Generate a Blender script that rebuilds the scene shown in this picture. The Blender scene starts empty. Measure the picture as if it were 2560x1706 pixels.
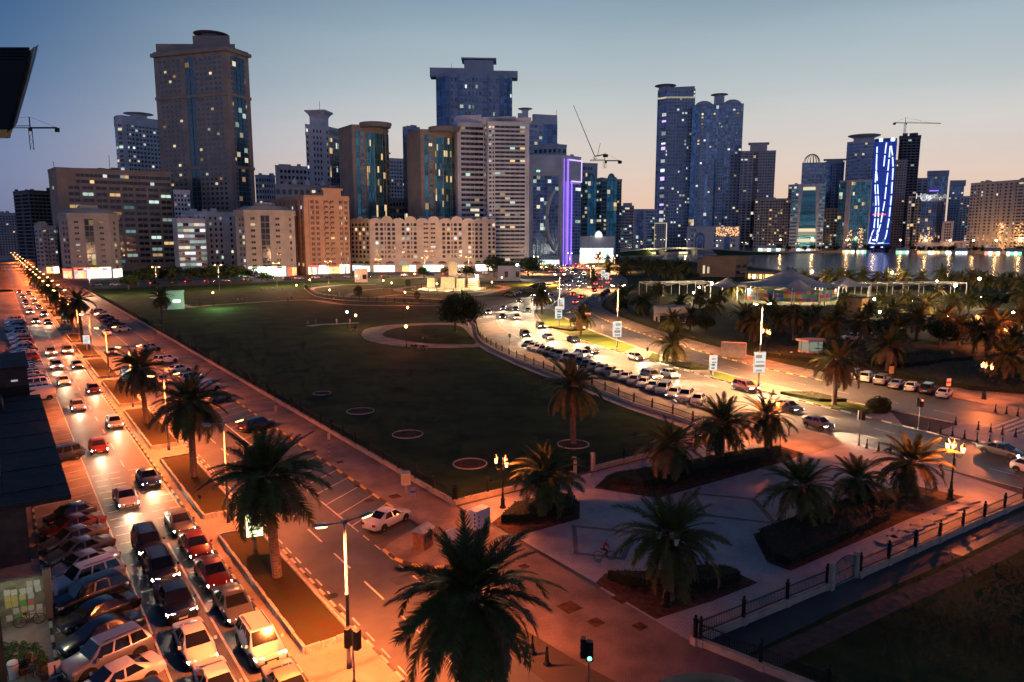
import bpy, bmesh, math, random
from mathutils import Vector, Matrix
random.seed(7)
sc = bpy.context.scene
col = sc.collection
PI = math.pi
# ---------------- camera ----------------
F, HZ, CX, CY, CH = 1800.0, 588.0, 1280.0, 853.0, 25.0     # surveyed from the photograph (2560 wide)
PITCH = math.atan((CY - HZ) / F); YAW = math.radians(35.6)
cam = bpy.data.cameras.new('camera'); camo = bpy.data.objects.new('camera', cam); col.objects.link(camo)
cam.sensor_width = 36.0; cam.lens = 36.0 * F / 2560.0; cam.clip_start = 0.3; cam.clip_end = 12000
camo.location = (0, 0, CH); camo.rotation_euler = (PI / 2 - PITCH, 0, -YAW); sc.camera = camo
# ---------------- world / sky ----------------
GLOW = math.radians(52)                                     # bearing of the afterglow, from +Y towards +X
wd = bpy.data.worlds.new('World'); sc.world = wd; wd.use_nodes = True
nt = wd.node_tree; N = nt.nodes; LK = nt.links
bg = N['Background']
def lin(c): return tuple(((v / 255) / 12.92 if v <= 10 else (((v / 255) + .055) / 1.055) ** 2.4) for v in c) + (1,)
def ramp(stops):
    r = N.new('ShaderNodeValToRGB'); r.color_ramp.interpolation = 'B_SPLINE'
    e = r.color_ramp.elements
    for i, (p, c) in enumerate(stops):
        if i < 2: el = e[i]; el.position = p
        else: el = e.new(p)
        el.color = lin(c)
    return r
tc = N.new('ShaderNodeTexCoord'); sx = N.new('ShaderNodeSeparateXYZ'); LK.new(tc.outputs['Generated'], sx.inputs[0])
warm = ramp([(0, (234, 192, 166)), (1, (10, 16, 38)), (.05, (230, 200, 180)), (.11, (220, 210, 203)), (.18, (192, 202, 204)), (.3, (126, 158, 178)), (.55, (52, 80, 124))])
cold = ramp([(0, (96, 110, 150)), (1, (8, 14, 36)), (.08, (112, 130, 172)), (.18, (56, 102, 148)), (.3, (22, 74, 130)), (.55, (20, 44, 90))])
LK.new(sx.outputs[2], warm.inputs[0]); LK.new(sx.outputs[2], cold.inputs[0])
vm = N.new('ShaderNodeVectorMath'); vm.operation = 'MULTIPLY'; vm.inputs[1].default_value = (1, 1, 0); LK.new(tc.outputs['Generated'], vm.inputs[0])
vn = N.new('ShaderNodeVectorMath'); vn.operation = 'NORMALIZE'; LK.new(vm.outputs[0], vn.inputs[0])
vd = N.new('ShaderNodeVectorMath'); vd.operation = 'DOT_PRODUCT'; vd.inputs[1].default_value = (math.sin(GLOW), math.cos(GLOW), 0); LK.new(vn.outputs[0], vd.inputs[0])
mr = N.new('ShaderNodeMapRange'); mr.interpolation_type = 'SMOOTHSTEP'; mr.inputs[1].default_value = .55; mr.inputs[2].default_value = .98; LK.new(vd.outputs['Value'], mr.inputs[0])
mx = N.new('ShaderNodeMixRGB'); LK.new(mr.outputs[0], mx.inputs[0])
anti = ramp([(0, (116, 118, 150)), (1, (8, 14, 36)), (.09, (160, 152, 176)), (.2, (142, 150, 184)), (.36, (72, 102, 152)), (.6, (22, 44, 88))]); LK.new(sx.outputs[2], anti.inputs[0])   # anti-twilight arch opposite the afterglow, brightness added out of view to light the facades
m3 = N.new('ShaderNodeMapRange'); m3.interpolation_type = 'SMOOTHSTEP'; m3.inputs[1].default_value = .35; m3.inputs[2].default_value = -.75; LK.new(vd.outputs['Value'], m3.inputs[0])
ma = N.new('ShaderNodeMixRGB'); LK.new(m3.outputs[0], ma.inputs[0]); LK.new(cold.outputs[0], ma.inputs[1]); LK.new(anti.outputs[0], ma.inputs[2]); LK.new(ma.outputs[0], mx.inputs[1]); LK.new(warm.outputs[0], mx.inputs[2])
sky = N.new('ShaderNodeTexSky'); sky.sky_type = 'NISHITA'; sky.sun_disc = False
sky.sun_elevation = math.radians(1.0); sky.sun_rotation = GLOW; sky.ozone_density = 3
ms = N.new('ShaderNodeMixRGB'); ms.blend_type = 'ADD'; ms.inputs[0].default_value = .006
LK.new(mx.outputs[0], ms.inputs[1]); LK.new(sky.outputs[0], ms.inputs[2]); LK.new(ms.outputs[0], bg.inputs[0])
cn = N.new('ShaderNodeTexNoise'); cn.inputs['Scale'].default_value = 2.2; cn.inputs['Detail'].default_value = 6; cm = N.new('ShaderNodeMapping'); cm.inputs['Scale'].default_value = (1, 1, 7); LK.new(tc.outputs['Generated'], cm.inputs[0]); LK.new(cm.outputs[0], cn.inputs['Vector'])
cr_ = N.new('ShaderNodeMapRange'); cr_.inputs[1].default_value = .35; cr_.inputs[2].default_value = .7; cr_.inputs[3].default_value = .955; cr_.inputs[4].default_value = 1.04; LK.new(cn.outputs['Fac'], cr_.inputs[0]); LK.new(cr_.outputs[0], bg.inputs[1])
# ---------------- sun (already at the horizon) ----------------
sl = bpy.data.lights.new('sun', 'SUN'); sl.energy = 0.04; sl.angle = math.radians(8); sl.color = (1, .72, .52)
so = bpy.data.objects.new('sun', sl); col.objects.link(so)
so.rotation_euler = Vector((-math.sin(GLOW), -math.cos(GLOW), -.05)).to_track_quat('-Z', 'Y').to_euler()
# ---------------- exposure / cycles ----------------
vs = sc.view_settings; vs.view_transform = 'Standard'; vs.look = 'None'; vs.exposure = 0; vs.gamma = 1; vs.use_curve_mapping = False
cy = sc.cycles; cy.use_denoising = True; cy.max_bounces = 4; cy.diffuse_bounces = 2; cy.glossy_bounces = 2
cy.transmission_bounces = 2; cy.transparent_max_bounces = 4; cy.sample_clamp_indirect = 2.0; cy.sample_clamp_direct = 80.0; cy.volume_bounces = 0; cy.use_adaptive_sampling = True; cy.adaptive_threshold = .03; cy.adaptive_min_samples = 12; cy.caustics_reflective = False; cy.caustics_refractive = False

# ================= helpers =================
def ray(px, py):
    x = (px - CX) / F; y = -(py - CY) / F
    f = math.cos(PITCH) + y * math.sin(PITCH); u = y * math.cos(PITCH) - math.sin(PITCH)
    s, c = math.sin(YAW), math.cos(YAW)
    return (f * s + x * c, f * c - x * s, u)
def G(px, py, z=0.0):                       # surveyed ground (or height z) position of a photo point
    d = ray(px, py); t = (z - CH) / d[2]
    return (d[0] * t, d[1] * t)
def bear(px, py):                           # unit horizontal bearing and rise per metre
    d = ray(px, py); h = math.hypot(d[0], d[1]); return d[0] / h, d[1] / h, d[2] / h
def rise(px, py, dist): return CH + bear(px, py)[2] * dist
def hgt(bx, by, ty):                        # height of something standing at (bx,by) whose top is seen at ty
    g = G(bx, by); return max(.3, rise(bx, ty, math.hypot(*g)))
class MB:
    def __init__(s): s.v = []; s.f = []; s.m = []
    def add(s, vs_, fs, mi=0):
        o = len(s.v); s.v += [tuple(p) for p in vs_]; s.f += [tuple(i + o for i in f) for f in fs]; s.m += [mi] * len(fs); return s
    def box(s, x0, x1, y0, y1, z0, z1, mi=0, top=None):
        t = top or 0.0
        return s.add([(x0, y0, z0), (x1, y0, z0), (x1, y1, z0), (x0, y1, z0), (x0 + t, y0 + t, z1), (x1 - t, y0 + t, z1), (x1 - t, y1 - t, z1), (x0 + t, y1 - t, z1)],
                     [(3, 2, 1, 0), (4, 5, 6, 7), (0, 1, 5, 4), (1, 2, 6, 5), (2, 3, 7, 6), (3, 0, 4, 7)], mi)
    def obox(s, o, u, w, L, D, z0, z1, mi=0):       # box from corner o along u (L) and w (D)
        p = [(o[0], o[1]), (o[0] + u[0] * L, o[1] + u[1] * L), (o[0] + u[0] * L + w[0] * D, o[1] + u[1] * L + w[1] * D), (o[0] + w[0] * D, o[1] + w[1] * D)]
        return s.prism(p, z0, z1, mi)
    def prism(s, pts, z0, z1, mi=0, top=None):
        a = sum(pts[i][0] * pts[(i + 1) % len(pts)][1] - pts[(i + 1) % len(pts)][0] * pts[i][1] for i in range(len(pts)))
        if a < 0: pts = pts[::-1]; top = top[::-1] if top else None
        n = len(pts); tp = top or pts
        return s.add([(p[0], p[1], z0) for p in pts] + [(p[0], p[1], z1) for p in tp],
                     [tuple(range(n))[::-1], tuple(range(n, 2 * n))] + [(i, (i + 1) % n, n + (i + 1) % n, n + i) for i in range(n)], mi)
    def lathe(s, prof, n=10, cx=0, cy=0, mi=0, cap=True):   # prof: (r,z) bottom to top
        o = len(s.v); k = len(prof)
        for r, z in prof:
            for i in range(n): s.v.append((cx + r * math.cos(2 * PI * i / n), cy + r * math.sin(2 * PI * i / n), z))
        for j in range(k - 1):
            for i in range(n):
                a = o + j * n + i; b = o + j * n + (i + 1) % n
                s.f.append((a, b, b + n, a + n)); s.m.append(mi)
        if cap:
            s.f.append(tuple(o + i for i in range(n))[::-1]); s.f.append(tuple(o + (k - 1) * n + i for i in range(n))); s.m += [mi, mi]
        return s
    def tube(s, pts, r, n=6, mi=0, r2=None):
        pts = [Vector(p) for p in pts]; o = len(s.v); k = len(pts)
        for j, p in enumerate(pts):
            d = (pts[min(j + 1, k - 1)] - pts[max(j - 1, 0)]).normalized()
            a = d.cross(Vector((0, 0, 1)));
            if a.length < 1e-3: a = Vector((1, 0, 0))
            a.normalize(); b = d.cross(a); rr = r if r2 is None else r + (r2 - r) * j / max(1, k - 1)
            for i in range(n): s.v.append(tuple(p + a * rr * math.cos(2 * PI * i / n) + b * rr * math.sin(2 * PI * i / n)))
        for j in range(k - 1):
            for i in range(n):
                a = o + j * n + i; b = o + j * n + (i + 1) % n
                s.f.append((a, a + n, b + n, b)); s.m.append(mi)
        s.f.append(tuple(o + i for i in range(n))); s.f.append(tuple(o + (k - 1) * n + i for i in range(n))[::-1]); s.m += [mi, mi]
        return s
    def quad(s, a, b, c, d, mi=0): return s.add([a, b, c, d], [(0, 1, 2, 3)], mi)
    def mesh(s, name, mats, smooth=False):
        me = bpy.data.meshes.new(name); me.from_pydata(s.v, [], s.f)
        for m in (mats if isinstance(mats, (list, tuple)) else [mats]): me.materials.append(m)
        if any(s.m): me.polygons.foreach_set('material_index', s.m)
        if smooth: me.polygons.foreach_set('use_smooth', [True] * len(s.f))
        me.update(); return me
    def obj(s, name, mats, parent=None, smooth=False, **kw):
        return link(name, s.mesh(name, mats, smooth), parent, **kw)
def tag(o, label=None, cat=None, group=None, kind=None):
    if label: o['label'] = label
    if cat: o['category'] = cat
    if group: o['group'] = group
    if kind: o['kind'] = kind
    return o
def link(name, data, parent=None, loc=None, rz=None, scale=None, rot=None, **kw):
    o = bpy.data.objects.new(name, data); col.objects.link(o)
    if parent: o.parent = parent
    if loc is not None: o.location = loc
    if rz is not None: o.rotation_euler = (0, 0, rz)
    if rot is not None: o.rotation_euler = rot
    if scale is not None: o.scale = scale
    return tag(o, **kw) if kw else o
def empty(name, loc, rz=0, label=None, cat=None, group=None, scale=None):
    o = link(name, None, None, loc, rz, scale); o.empty_display_size = .5; return tag(o, label, cat, group)
def copy_tree(o, loc, rz=None, label=None, group=None, scale=None, parent=None):
    c = o.copy(); col.objects.link(c)
    if parent is not None: c.parent = parent
    else:
        c.location = loc
        if rz is not None: c.rotation_euler = (0, 0, rz)
        if scale is not None: c.scale = scale
        if label: c['label'] = label
        if group: c['group'] = group
    for ch in o.children: copy_tree(ch, None, parent=c)
    return c
ORD = 'first second third fourth fifth sixth seventh eighth ninth tenth eleventh twelfth thirteenth fourteenth fifteenth sixteenth seventeenth eighteenth nineteenth twentieth'.split()
ORD += ['twenty-' + o for o in ORD[:9]] + ['thirtieth'] + ['thirty-' + o for o in ORD[:9]] + ['fortieth'] + ['forty-' + o for o in ORD[:9]] + ['fiftieth']
# ================= materials =================
MATS = {}
def mat(name, c, rough=.8, metal=0, spec=.5, noise=0, nscale=1.0, bump=0, bscale=8.0, c2=None, coords='pos', emit=None, es=0, coat=0, c3=None):
    if name in MATS: return MATS[name]
    m = bpy.data.materials.new(name); m.use_nodes = True; t = m.node_tree; b = t.nodes['Principled BSDF']
    b.inputs['Base Color'].default_value = (*c, 1); b.inputs['Roughness'].default_value = rough; b.inputs['Metallic'].default_value = metal
    b.inputs['Specular IOR Level'].default_value = spec
    if coat: b.inputs['Coat Weight'].default_value = coat; b.inputs['Coat Roughness'].default_value = .06
    if emit: b.inputs['Emission Color'].default_value = (*emit, 1); b.inputs['Emission Strength'].default_value = es
    if noise or bump:
        if coords == 'pos': src = t.nodes.new('ShaderNodeNewGeometry').outputs['Position']
        else: src = t.nodes.new('ShaderNodeTexCoord').outputs['Object']
        if noise:
            nz = t.nodes.new('ShaderNodeTexNoise'); nz.inputs['Scale'].default_value = nscale; nz.inputs['Detail'].default_value = 6; nz.inputs['Roughness'].default_value = .65
            t.links.new(src, nz.inputs['Vector'])
            cr = t.nodes.new('ShaderNodeValToRGB'); e = cr.color_ramp.elements
            k2 = c2 or tuple(v * (1 - noise) for v in c); k1 = c if c2 else tuple(min(1, v * (1 + noise)) for v in c)
            e[0].position = .35; e[0].color = (*k2, 1); e[1].position = .62 if c3 else .68; e[1].color = (*k1, 1)
            if c3: x3 = e.new(.72); x3.color = (*c3, 1)
            t.links.new(nz.outputs['Fac'], cr.inputs[0]); t.links.new(cr.outputs[0], b.inputs['Base Color'])
            m2 = t.nodes.new('ShaderNodeMapRange'); m2.inputs[3].default_value = min(1, rough * 1.12); m2.inputs[4].default_value = rough * .82
            t.links.new(nz.outputs['Fac'], m2.inputs[0]); t.links.new(m2.outputs[0], b.inputs['Roughness'])
        if bump:
            n2 = t.nodes.new('ShaderNodeTexNoise'); n2.inputs['Scale'].default_value = bscale; n2.inputs['Detail'].default_value = 4
            t.links.new(src, n2.inputs['Vector']); bp = t.nodes.new('ShaderNodeBump'); bp.inputs['Strength'].default_value = bump; bp.inputs['Distance'].default_value = .05
            t.links.new(n2.outputs['Fac'], bp.inputs['Height']); t.links.new(bp.outputs[0], b.inputs['Normal'])
    MATS[name] = m; return m
def emat(name, c, s):
    if name in MATS: return MATS[name]
    m = bpy.data.materials.new(name); m.use_nodes = True; t = m.node_tree; t.nodes.remove(t.nodes['Principled BSDF'])
    e = t.nodes.new('ShaderNodeEmission'); e.inputs[0].default_value = (*c, 1); e.inputs[1].default_value = s
    t.links.new(e.outputs[0], t.nodes['Material Output'].inputs[0]); MATS[name] = m; return m
def vary(m, k0, k1, island=True):      # each pane / piece a little different
    t = m.node_tree; g = t.nodes.new('ShaderNodeNewGeometry'); oi = t.nodes.new('ShaderNodeObjectInfo'); ad = t.nodes.new('ShaderNodeMath'); ad.operation = 'ADD'; fr = t.nodes.new('ShaderNodeMath'); fr.operation = 'FRACT'; mr_ = t.nodes.new('ShaderNodeMapRange'); mr_.inputs[3].default_value = k0; mr_.inputs[4].default_value = k1
    t.links.new(g.outputs['Random Per Island'], ad.inputs[0]); t.links.new(oi.outputs['Random'], ad.inputs[1]); t.links.new(ad.outputs[0], fr.inputs[0]); t.links.new(fr.outputs[0], mr_.inputs[0])
    e = next((n for n in t.nodes if n.type == 'EMISSION'), None); b = t.nodes.get('Principled BSDF')
    if e: mu = t.nodes.new('ShaderNodeMath'); mu.operation = 'MULTIPLY'; mu.inputs[1].default_value = e.inputs[1].default_value; t.links.new(mr_.outputs[0], mu.inputs[0]); t.links.new(mu.outputs[0], e.inputs[1])
    else: mu = t.nodes.new('ShaderNodeVectorMath'); mu.operation = 'SCALE'; mu.inputs[0].default_value = b.inputs['Base Color'].default_value[:3]; t.links.new(mr_.outputs[0], mu.inputs['Scale']); t.links.new(mu.outputs[0], b.inputs['Base Color'])
    return m
def shopmat(m, sc_=.5):                # goods, posters and doors behind a lit shop window
    t = m.node_tree; g = t.nodes.new('ShaderNodeNewGeometry'); v = t.nodes.new('ShaderNodeTexVoronoi'); v.inputs['Scale'].default_value = sc_; t.links.new(g.outputs['Position'], v.inputs['Vector']); e = next(n for n in t.nodes if n.type == 'EMISSION')
    hs = t.nodes.new('ShaderNodeMixRGB'); hs.blend_type = 'MULTIPLY'; hs.inputs[0].default_value = .75; hs.inputs[1].default_value = e.inputs[0].default_value; t.links.new(v.outputs['Color'], hs.inputs[2]); t.links.new(hs.outputs[0], e.inputs[0]); return m
def brick_mat(name, c1, c2, cm, w, h, rough=.8, rot=0.0, patch=.38):
    m = bpy.data.materials.new(name); m.use_nodes = True; t = m.node_tree; b = t.nodes['Principled BSDF']
    g = t.nodes.new('ShaderNodeNewGeometry'); mp = t.nodes.new('ShaderNodeMapping'); mp.inputs['Rotation'].default_value = (0, 0, rot); t.links.new(g.outputs['Position'], mp.inputs[0])
    k = t.nodes.new('ShaderNodeTexBrick'); k.inputs['Scale'].default_value = 1; k.inputs['Brick Width'].default_value = w; k.inputs['Row Height'].default_value = h; k.inputs['Mortar Size'].default_value = .012
    k.inputs['Color1'].default_value = (*c1, 1); k.inputs['Color2'].default_value = (*c2, 1); k.inputs['Mortar'].default_value = (*cm, 1); t.links.new(mp.outputs[0], k.inputs['Vector'])
    nz = t.nodes.new('ShaderNodeTexNoise'); nz.inputs['Scale'].default_value = .35; nz.inputs['Detail'].default_value = 7; t.links.new(g.outputs['Position'], nz.inputs['Vector'])
    mrr = t.nodes.new('ShaderNodeMapRange'); mrr.inputs[1].default_value = .3; mrr.inputs[2].default_value = .7; mrr.inputs[3].default_value = 1 - patch; mrr.inputs[4].default_value = 1 + patch; t.links.new(nz.outputs['Fac'], mrr.inputs[0])
    mu = t.nodes.new('ShaderNodeVectorMath'); mu.operation = 'SCALE'; t.links.new(k.outputs['Color'], mu.inputs[0]); t.links.new(mrr.outputs[0], mu.inputs['Scale'])
    t.links.new(mu.outputs[0], b.inputs['Base Color']); b.inputs['Roughness'].default_value = rough
    bp = t.nodes.new('ShaderNodeBump'); bp.inputs['Strength'].default_value = .4; bp.inputs['Distance'].default_value = .02; bp.invert = True; t.links.new(k.outputs['Fac'], bp.inputs['Height']); t.links.new(bp.outputs[0], b.inputs['Normal'])
    MATS[name] = m; return m
asphalt = mat('asphalt', (.075, .07, .068), .5, spec=.5, noise=.3, nscale=.25, bump=.25, bscale=30)
asphalt_worn = mat('asphalt_worn', (.10, .092, .088), .42, noise=.35, nscale=.18, bump=.2, bscale=25)
paver = brick_mat('paver_warm', (.30, .24, .21), (.24, .19, .17), (.13, .11, .10), .22, .11)
paver2 = brick_mat('paver_plaza', (.40, .37, .39), (.35, .32, .34), (.2, .18, .18), .3, .3, .6, patch=.22)
paver3 = brick_mat('paver_band', (.20, .15, .15), (.17, .13, .13), (.1, .09, .09), .3, .3, .7)
paver4 = brick_mat('paver_park', (.34, .28, .25), (.29, .24, .22), (.15, .13, .12), .2, .1, rot=.785)
concrete = mat('concrete', (.42, .38, .34), .85, noise=.2, nscale=.8, bump=.2, bscale=12)
stone = mat('stone_kerb', (.45, .40, .35), .85, noise=.3, nscale=3, bump=.5, bscale=6)
lawn = mat('lawn', (.034, .064, .018), .95, spec=.1, noise=.5, nscale=.16, bump=.9, bscale=9, c2=(.015, .030, .010), c3=(.042, .060, .022))
lawn2 = mat('lawn_bright', (.07, .11, .022), .95, spec=.1, noise=.4, nscale=.3, bump=.9, bscale=9, c2=(.05, .07, .02))
soil = mat('soil', (.10, .055, .035), .95, spec=.1, noise=.4, nscale=2, bump=1, bscale=9)
white_paint = mat('road_paint', (.62, .58, .52), .6, noise=.3, nscale=2)
yellow_k = mat('kerb_yellow', (.62, .45, .16), .75, noise=.2, nscale=3); black_k = mat('kerb_black', (.05, .05, .05), .75, noise=.3, nscale=3); white_k = mat('kerb_pale', (.55, .5, .42), .75, noise=.2, nscale=3)
iron = mat('iron_dark', (.022, .024, .024), .45, metal=.6); steel = mat('steel_grey', (.32, .31, .30), .45, metal=.7, noise=.2, nscale=4)
white_metal = mat('white_metal', (.72, .72, .72), .4)
# ================= ground, roads, pavements =================
def sheet(name, pts, z, m, kind='structure', **kw):
    mb = MB(); a = sum(pts[i][0] * pts[(i + 1) % len(pts)][1] - pts[(i + 1) % len(pts)][0] * pts[i][1] for i in range(len(pts)))
    if a < 0: pts = pts[::-1]
    mb.add([(p[0], p[1], z) for p in pts], [tuple(range(len(pts)))])
    return mb.obj(name, m, kind=kind, **kw)
def rect(x0, x1, y0, y1): return [(x0, y0), (x1, y0), (x1, y1), (x0, y1)]
def offset(line, d):
    out = []
    for i, p in enumerate(line):
        a = line[max(0, i - 1)]; b = line[min(len(line) - 1, i + 1)]
        tx, ty = b[0] - a[0], b[1] - a[1]; l = math.hypot(tx, ty); out.append((p[0] + ty / l * d, p[1] - tx / l * d))
    return out
def smooth(pts, n=4):
    out = []
    P = [pts[0]] + list(pts) + [pts[-1]]
    for i in range(1, len(P) - 2):
        for k in range(n):
            t = k / n; a, b, c, d = P[i - 1], P[i], P[i + 1], P[i + 2]
            out.append(tuple(.5 * (2 * b[j] + (c[j] - a[j]) * t + (2 * a[j] - 5 * b[j] + 4 * c[j] - d[j]) * t * t + (3 * b[j] - a[j] - 3 * c[j] + d[j]) * t ** 3) for j in (0, 1)))
    out.append(tuple(pts[-1])); return out
def strip(name, L, R, z, m, **kw): return sheet(name, L + R[::-1], z, m, **kw)
def lines(mb, pts, w, z, dash=None, gap=None):       # painted line along a polyline
    acc = 0
    for i in range(len(pts) - 1):
        a, b = Vector(pts[i]), Vector(pts[i + 1]); L = (b - a).length
        if L < 1e-4: continue
        u = (b - a) / L; n = Vector((-u.y, u.x)) * w / 2; s = 0.0
        while s < L:
            if dash: ph = acc % (dash + gap); run = (dash - ph) if ph < dash else (dash + gap - ph); on = ph < dash
            else: run = L - s; on = True
            run = max(.01, min(run, L - s)); p = a + u * s; q = a + u * (s + run)
            if on: mb.quad((p.x - n.x, p.y - n.y, z), (q.x - n.x, q.y - n.y, z), (q.x + n.x, q.y + n.y, z), (p.x + n.x, p.y + n.y, z))
            s += run; acc += run
sheet('ground', rect(-6000, 6000, -300, 7000), 0, mat('ground_sand', (.10, .085, .075), .9, noise=.35, nscale=.05))
# --- left avenue ---
sheet('road', rect(6.04, 12.4, -20, 1400), .008, asphalt_worn)
sheet('road', rect(16.8, 23.3, -20, 1400), .008, asphalt)
sheet('parking_bays', rect(23.3, 28.0, 52, 400), .012, asphalt)
sheet('pavement', rect(28.0, 33.0, 52, 430), .11, paver)
sheet('pavement', rect(-7, 1.0, -20, 1400), .11, mat('pavement_grey', (.24, .22, .2), .8, noise=.3, nscale=.6))
sheet('parking_bays', rect(1.0, 6.04, -20, 420), .012, brick_mat('paver_bays', (.27, .2, .17), (.23, .17, .15), (.12, .1, .09), .24, .12, .75))
mb = MB()
for y0, y1 in ((-20, 36.5),): pass
mb.prism(rect(12.4, 16.8, 34, 212), 0, .13); mb.prism(rect(12.4, 16.8, 226, 1200), 0, .13)
mb.obj('median', paver, kind='structure')
# median planters: stone kerb ring (stones as pieces) and lawn
stone_a = MB().box(-.5, .5, -.12, .12, 0, .42, top=.015).mesh('stone', stone); stone_b = MB().box(-.5, .5, -.11, .11, 0, .39, top=.03).mesh('stone', stone)
PLANT = [(39.8, 60.1), (65.2, 85.5), (91.0, 112.7), (116.9, 138.0), (142.3, 164.0), (168.6, 190.3), (195, 210)] + [(230 + 26.3 * i, 251 + 26.3 * i) for i in range(8)]
for i, (y0, y1) in enumerate(PLANT):
    r = empty('median_planter', (14.7, (y0 + y1) / 2, .13), label='stone edged grass bed in the avenue median, %s from the near end' % ORD[i], cat='planter', group='grass beds along the avenue median')
    hw, hl = 1.5, (y1 - y0) / 2
    MB().box(-hw + .1, hw - .1, -hl + .1, hl - .1, 0, .3).obj('grass', mat('bed_grass', (.04, .042, .015), .95, spec=.1, noise=.45, nscale=.8, bump=.9, bscale=9, c2=(.05, .028, .016)), r)
    if i < 6:
        n = int((y1 - y0) / 1.0); st = (y1 - y0) / n
        for k in range(n):
            for s in (-1, 1): link('stone', stone_a if (k + s) % 3 else stone_b, r, (s * hw, -hl + st * (k + .5), 0), PI / 2, (st * .985, 1, 1))
        for k in range(3):
            for s in (-1, 1): link('stone', stone_b if k % 2 else stone_a, r, (-hw + .5 + k, s * hl, 0), 0, (.985, 1, 1.01))
    else:
        m_ = MB(); m_.box(-hw - .1, -hw + .1, -hl, hl, 0, .4); m_.box(hw - .1, hw + .1, -hl, hl, 0, .4); m_.box(-hw + .1, hw - .1, -hl, -hl + .2, 0, .39); m_.box(-hw + .1, hw - .1, hl - .2, hl, 0, .39); m_.obj('edging', stone, r)
# kerbs of the avenue: alternating blocks near, plain further away
kb = [MB().box(-.5, .5, -.1, .1, 0, .16, top=.012).mesh('kerb_stone', m_) for m_ in (yellow_k, black_k, white_k)]
def kerb(name, line, a, b, step=1.0, limit=120, z=0.0):
    par = empty(name, (line[0][0], line[0][1], z)); par['kind'] = 'structure'; o = Vector(line[0]); acc = 0; n = 0; far = MB(); far2 = MB()
    for i in range(len(line) - 1):
        p, q = Vector(line[i]), Vector(line[i + 1]); L = (q - p).length; k = max(1, round(L / step)); u = (q - p) / L; rz = math.atan2(u.y, u.x); st = L / k
        for j in range(k):
            c = p + u * st * (j + .5); n += 1
            if n <= limit: link('kerb_stone', kb[a if n % 2 else b], par, (c.x - o.x, c.y - o.y, 0), rz, (st * .99, 1, 1))
            else:
                w = Vector((-u.y, u.x)); c0 = p + u * st * j - w * .1 - o; (far if n % 2 else far2).obox(c0, u, w, st, .2, 0, .16)
    if far.v: far.obj('kerb_run', [(yellow_k, black_k, white_k)[a]], par, kind='stuff')
    if far2.v: far2.obj('kerb_run', [(yellow_k, black_k, white_k)[b]], par, kind='stuff')
    return par
kerb('kerb', [(28.1, 55), (28.1, 390)], 0, 1, 1.5, 110)
kerb('kerb', [(23.4, 50.4), (23.45, 48.4), (24, 46.7), (25.2, 45.3), (26.6, 44.7), (28.3, 44.6)], 0, 1, .9)
kerb('kerb', [(12.38, 34), (12.38, 212)], 2, 1, 1.0, 130)
kerb('kerb', [(16.82, 34), (16.82, 212)], 2, 1, 1.0, 100)
kerb('kerb', [(1.0, 24), (1.0, 110)], 2, 1, 1.0, 60)
sheet('pavement', [(23.4, 50.4), (23.45, 48.4), (24, 46.7), (25.2, 45.3), (26.6, 44.7), (33, 44.6), (33, 54), (28.1, 54), (28.1, 53), (24.3, 51.2)], .10, paver)
sheet('plaza_walk', [(24.5, 44.4), (26, 30), (28, 18), (36, 10), (34.6, 21.1), (33.1, 26.9), (33.2, 44.6)], .09, brick_mat('paver_red', (.24, .17, .15), (.20, .145, .13), (.11, .09, .085), .24, .12))
# painted markings of the avenue
mb = MB(); Z = .016
lines(mb, [(20.0, 20), (20.0, 400)], .14, Z, 3.2, 2.6)
lines(mb, [(17.25, 30), (17.25, 400)], .12, Z, 1.2, 1.0); lines(mb, [(23.3, 44), (23.3, 55)], .12, Z, 1.2, 1.0); lines(mb, [(23.3, 55), (23.3, 380)], .12, Z)
lines(mb, [(9.65, -10), (9.65, 62)], .15, Z); lines(mb, [(9.65, 86), (9.65, 420)], .14, Z, 3, 5); lines(mb, [(12.1, -10), (12.1, 400)], .1, Z); lines(mb, [(6.15, -10), (6.15, 400)], .12, Z)
for k in range(11):
    for x0 in (6.5, 7.9, 9.9, 11.2): lines(mb, [(x0 + random.uniform(-.1, .1), 64 + k * 2.05), (x0 + .95 + random.uniform(-.1, .2), 64 + k * 2.05)], .22, Z)
for k in range(5): lines(mb, [(6.5, 51.5 + 2.6 * k), (7.3, 51.5 + 2.6 * k)], .22, Z); lines(mb, [(10.0, 50 + 2.6 * k), (11.0, 50 + 2.6 * k)], .22, Z)
for k in range(60):
    y = 56.5 + 3.02 * k; lines(mb, [(23.35, y), (27.95, y + 2.9)], .11, Z)
for k in range(30):
    y = 38 + 2.9 * k; lines(mb, [(1.2, y - 1.1), (6.0, y + .3)], .1, Z + .004)
mb.obj('road_marking', white_paint, kind='structure')
rp_ = random.Random(3)
for k in range(26):
    x = rp_.choice((6.6, 8.6, 10.2, 17.4, 18.8, 20.6, 21.6)); y = rp_.uniform(34, 190); sheet('asphalt_patch', rect(x, x + rp_.uniform(.6, 1.5), y, y + rp_.uniform(1.2, 6)), .0125, mat('asphalt_dark%d' % (k % 3), ((.04, .038, .037), (.055, .05, .048), (.095, .088, .082))[k % 3], .55, noise=.3, nscale=1))
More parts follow.
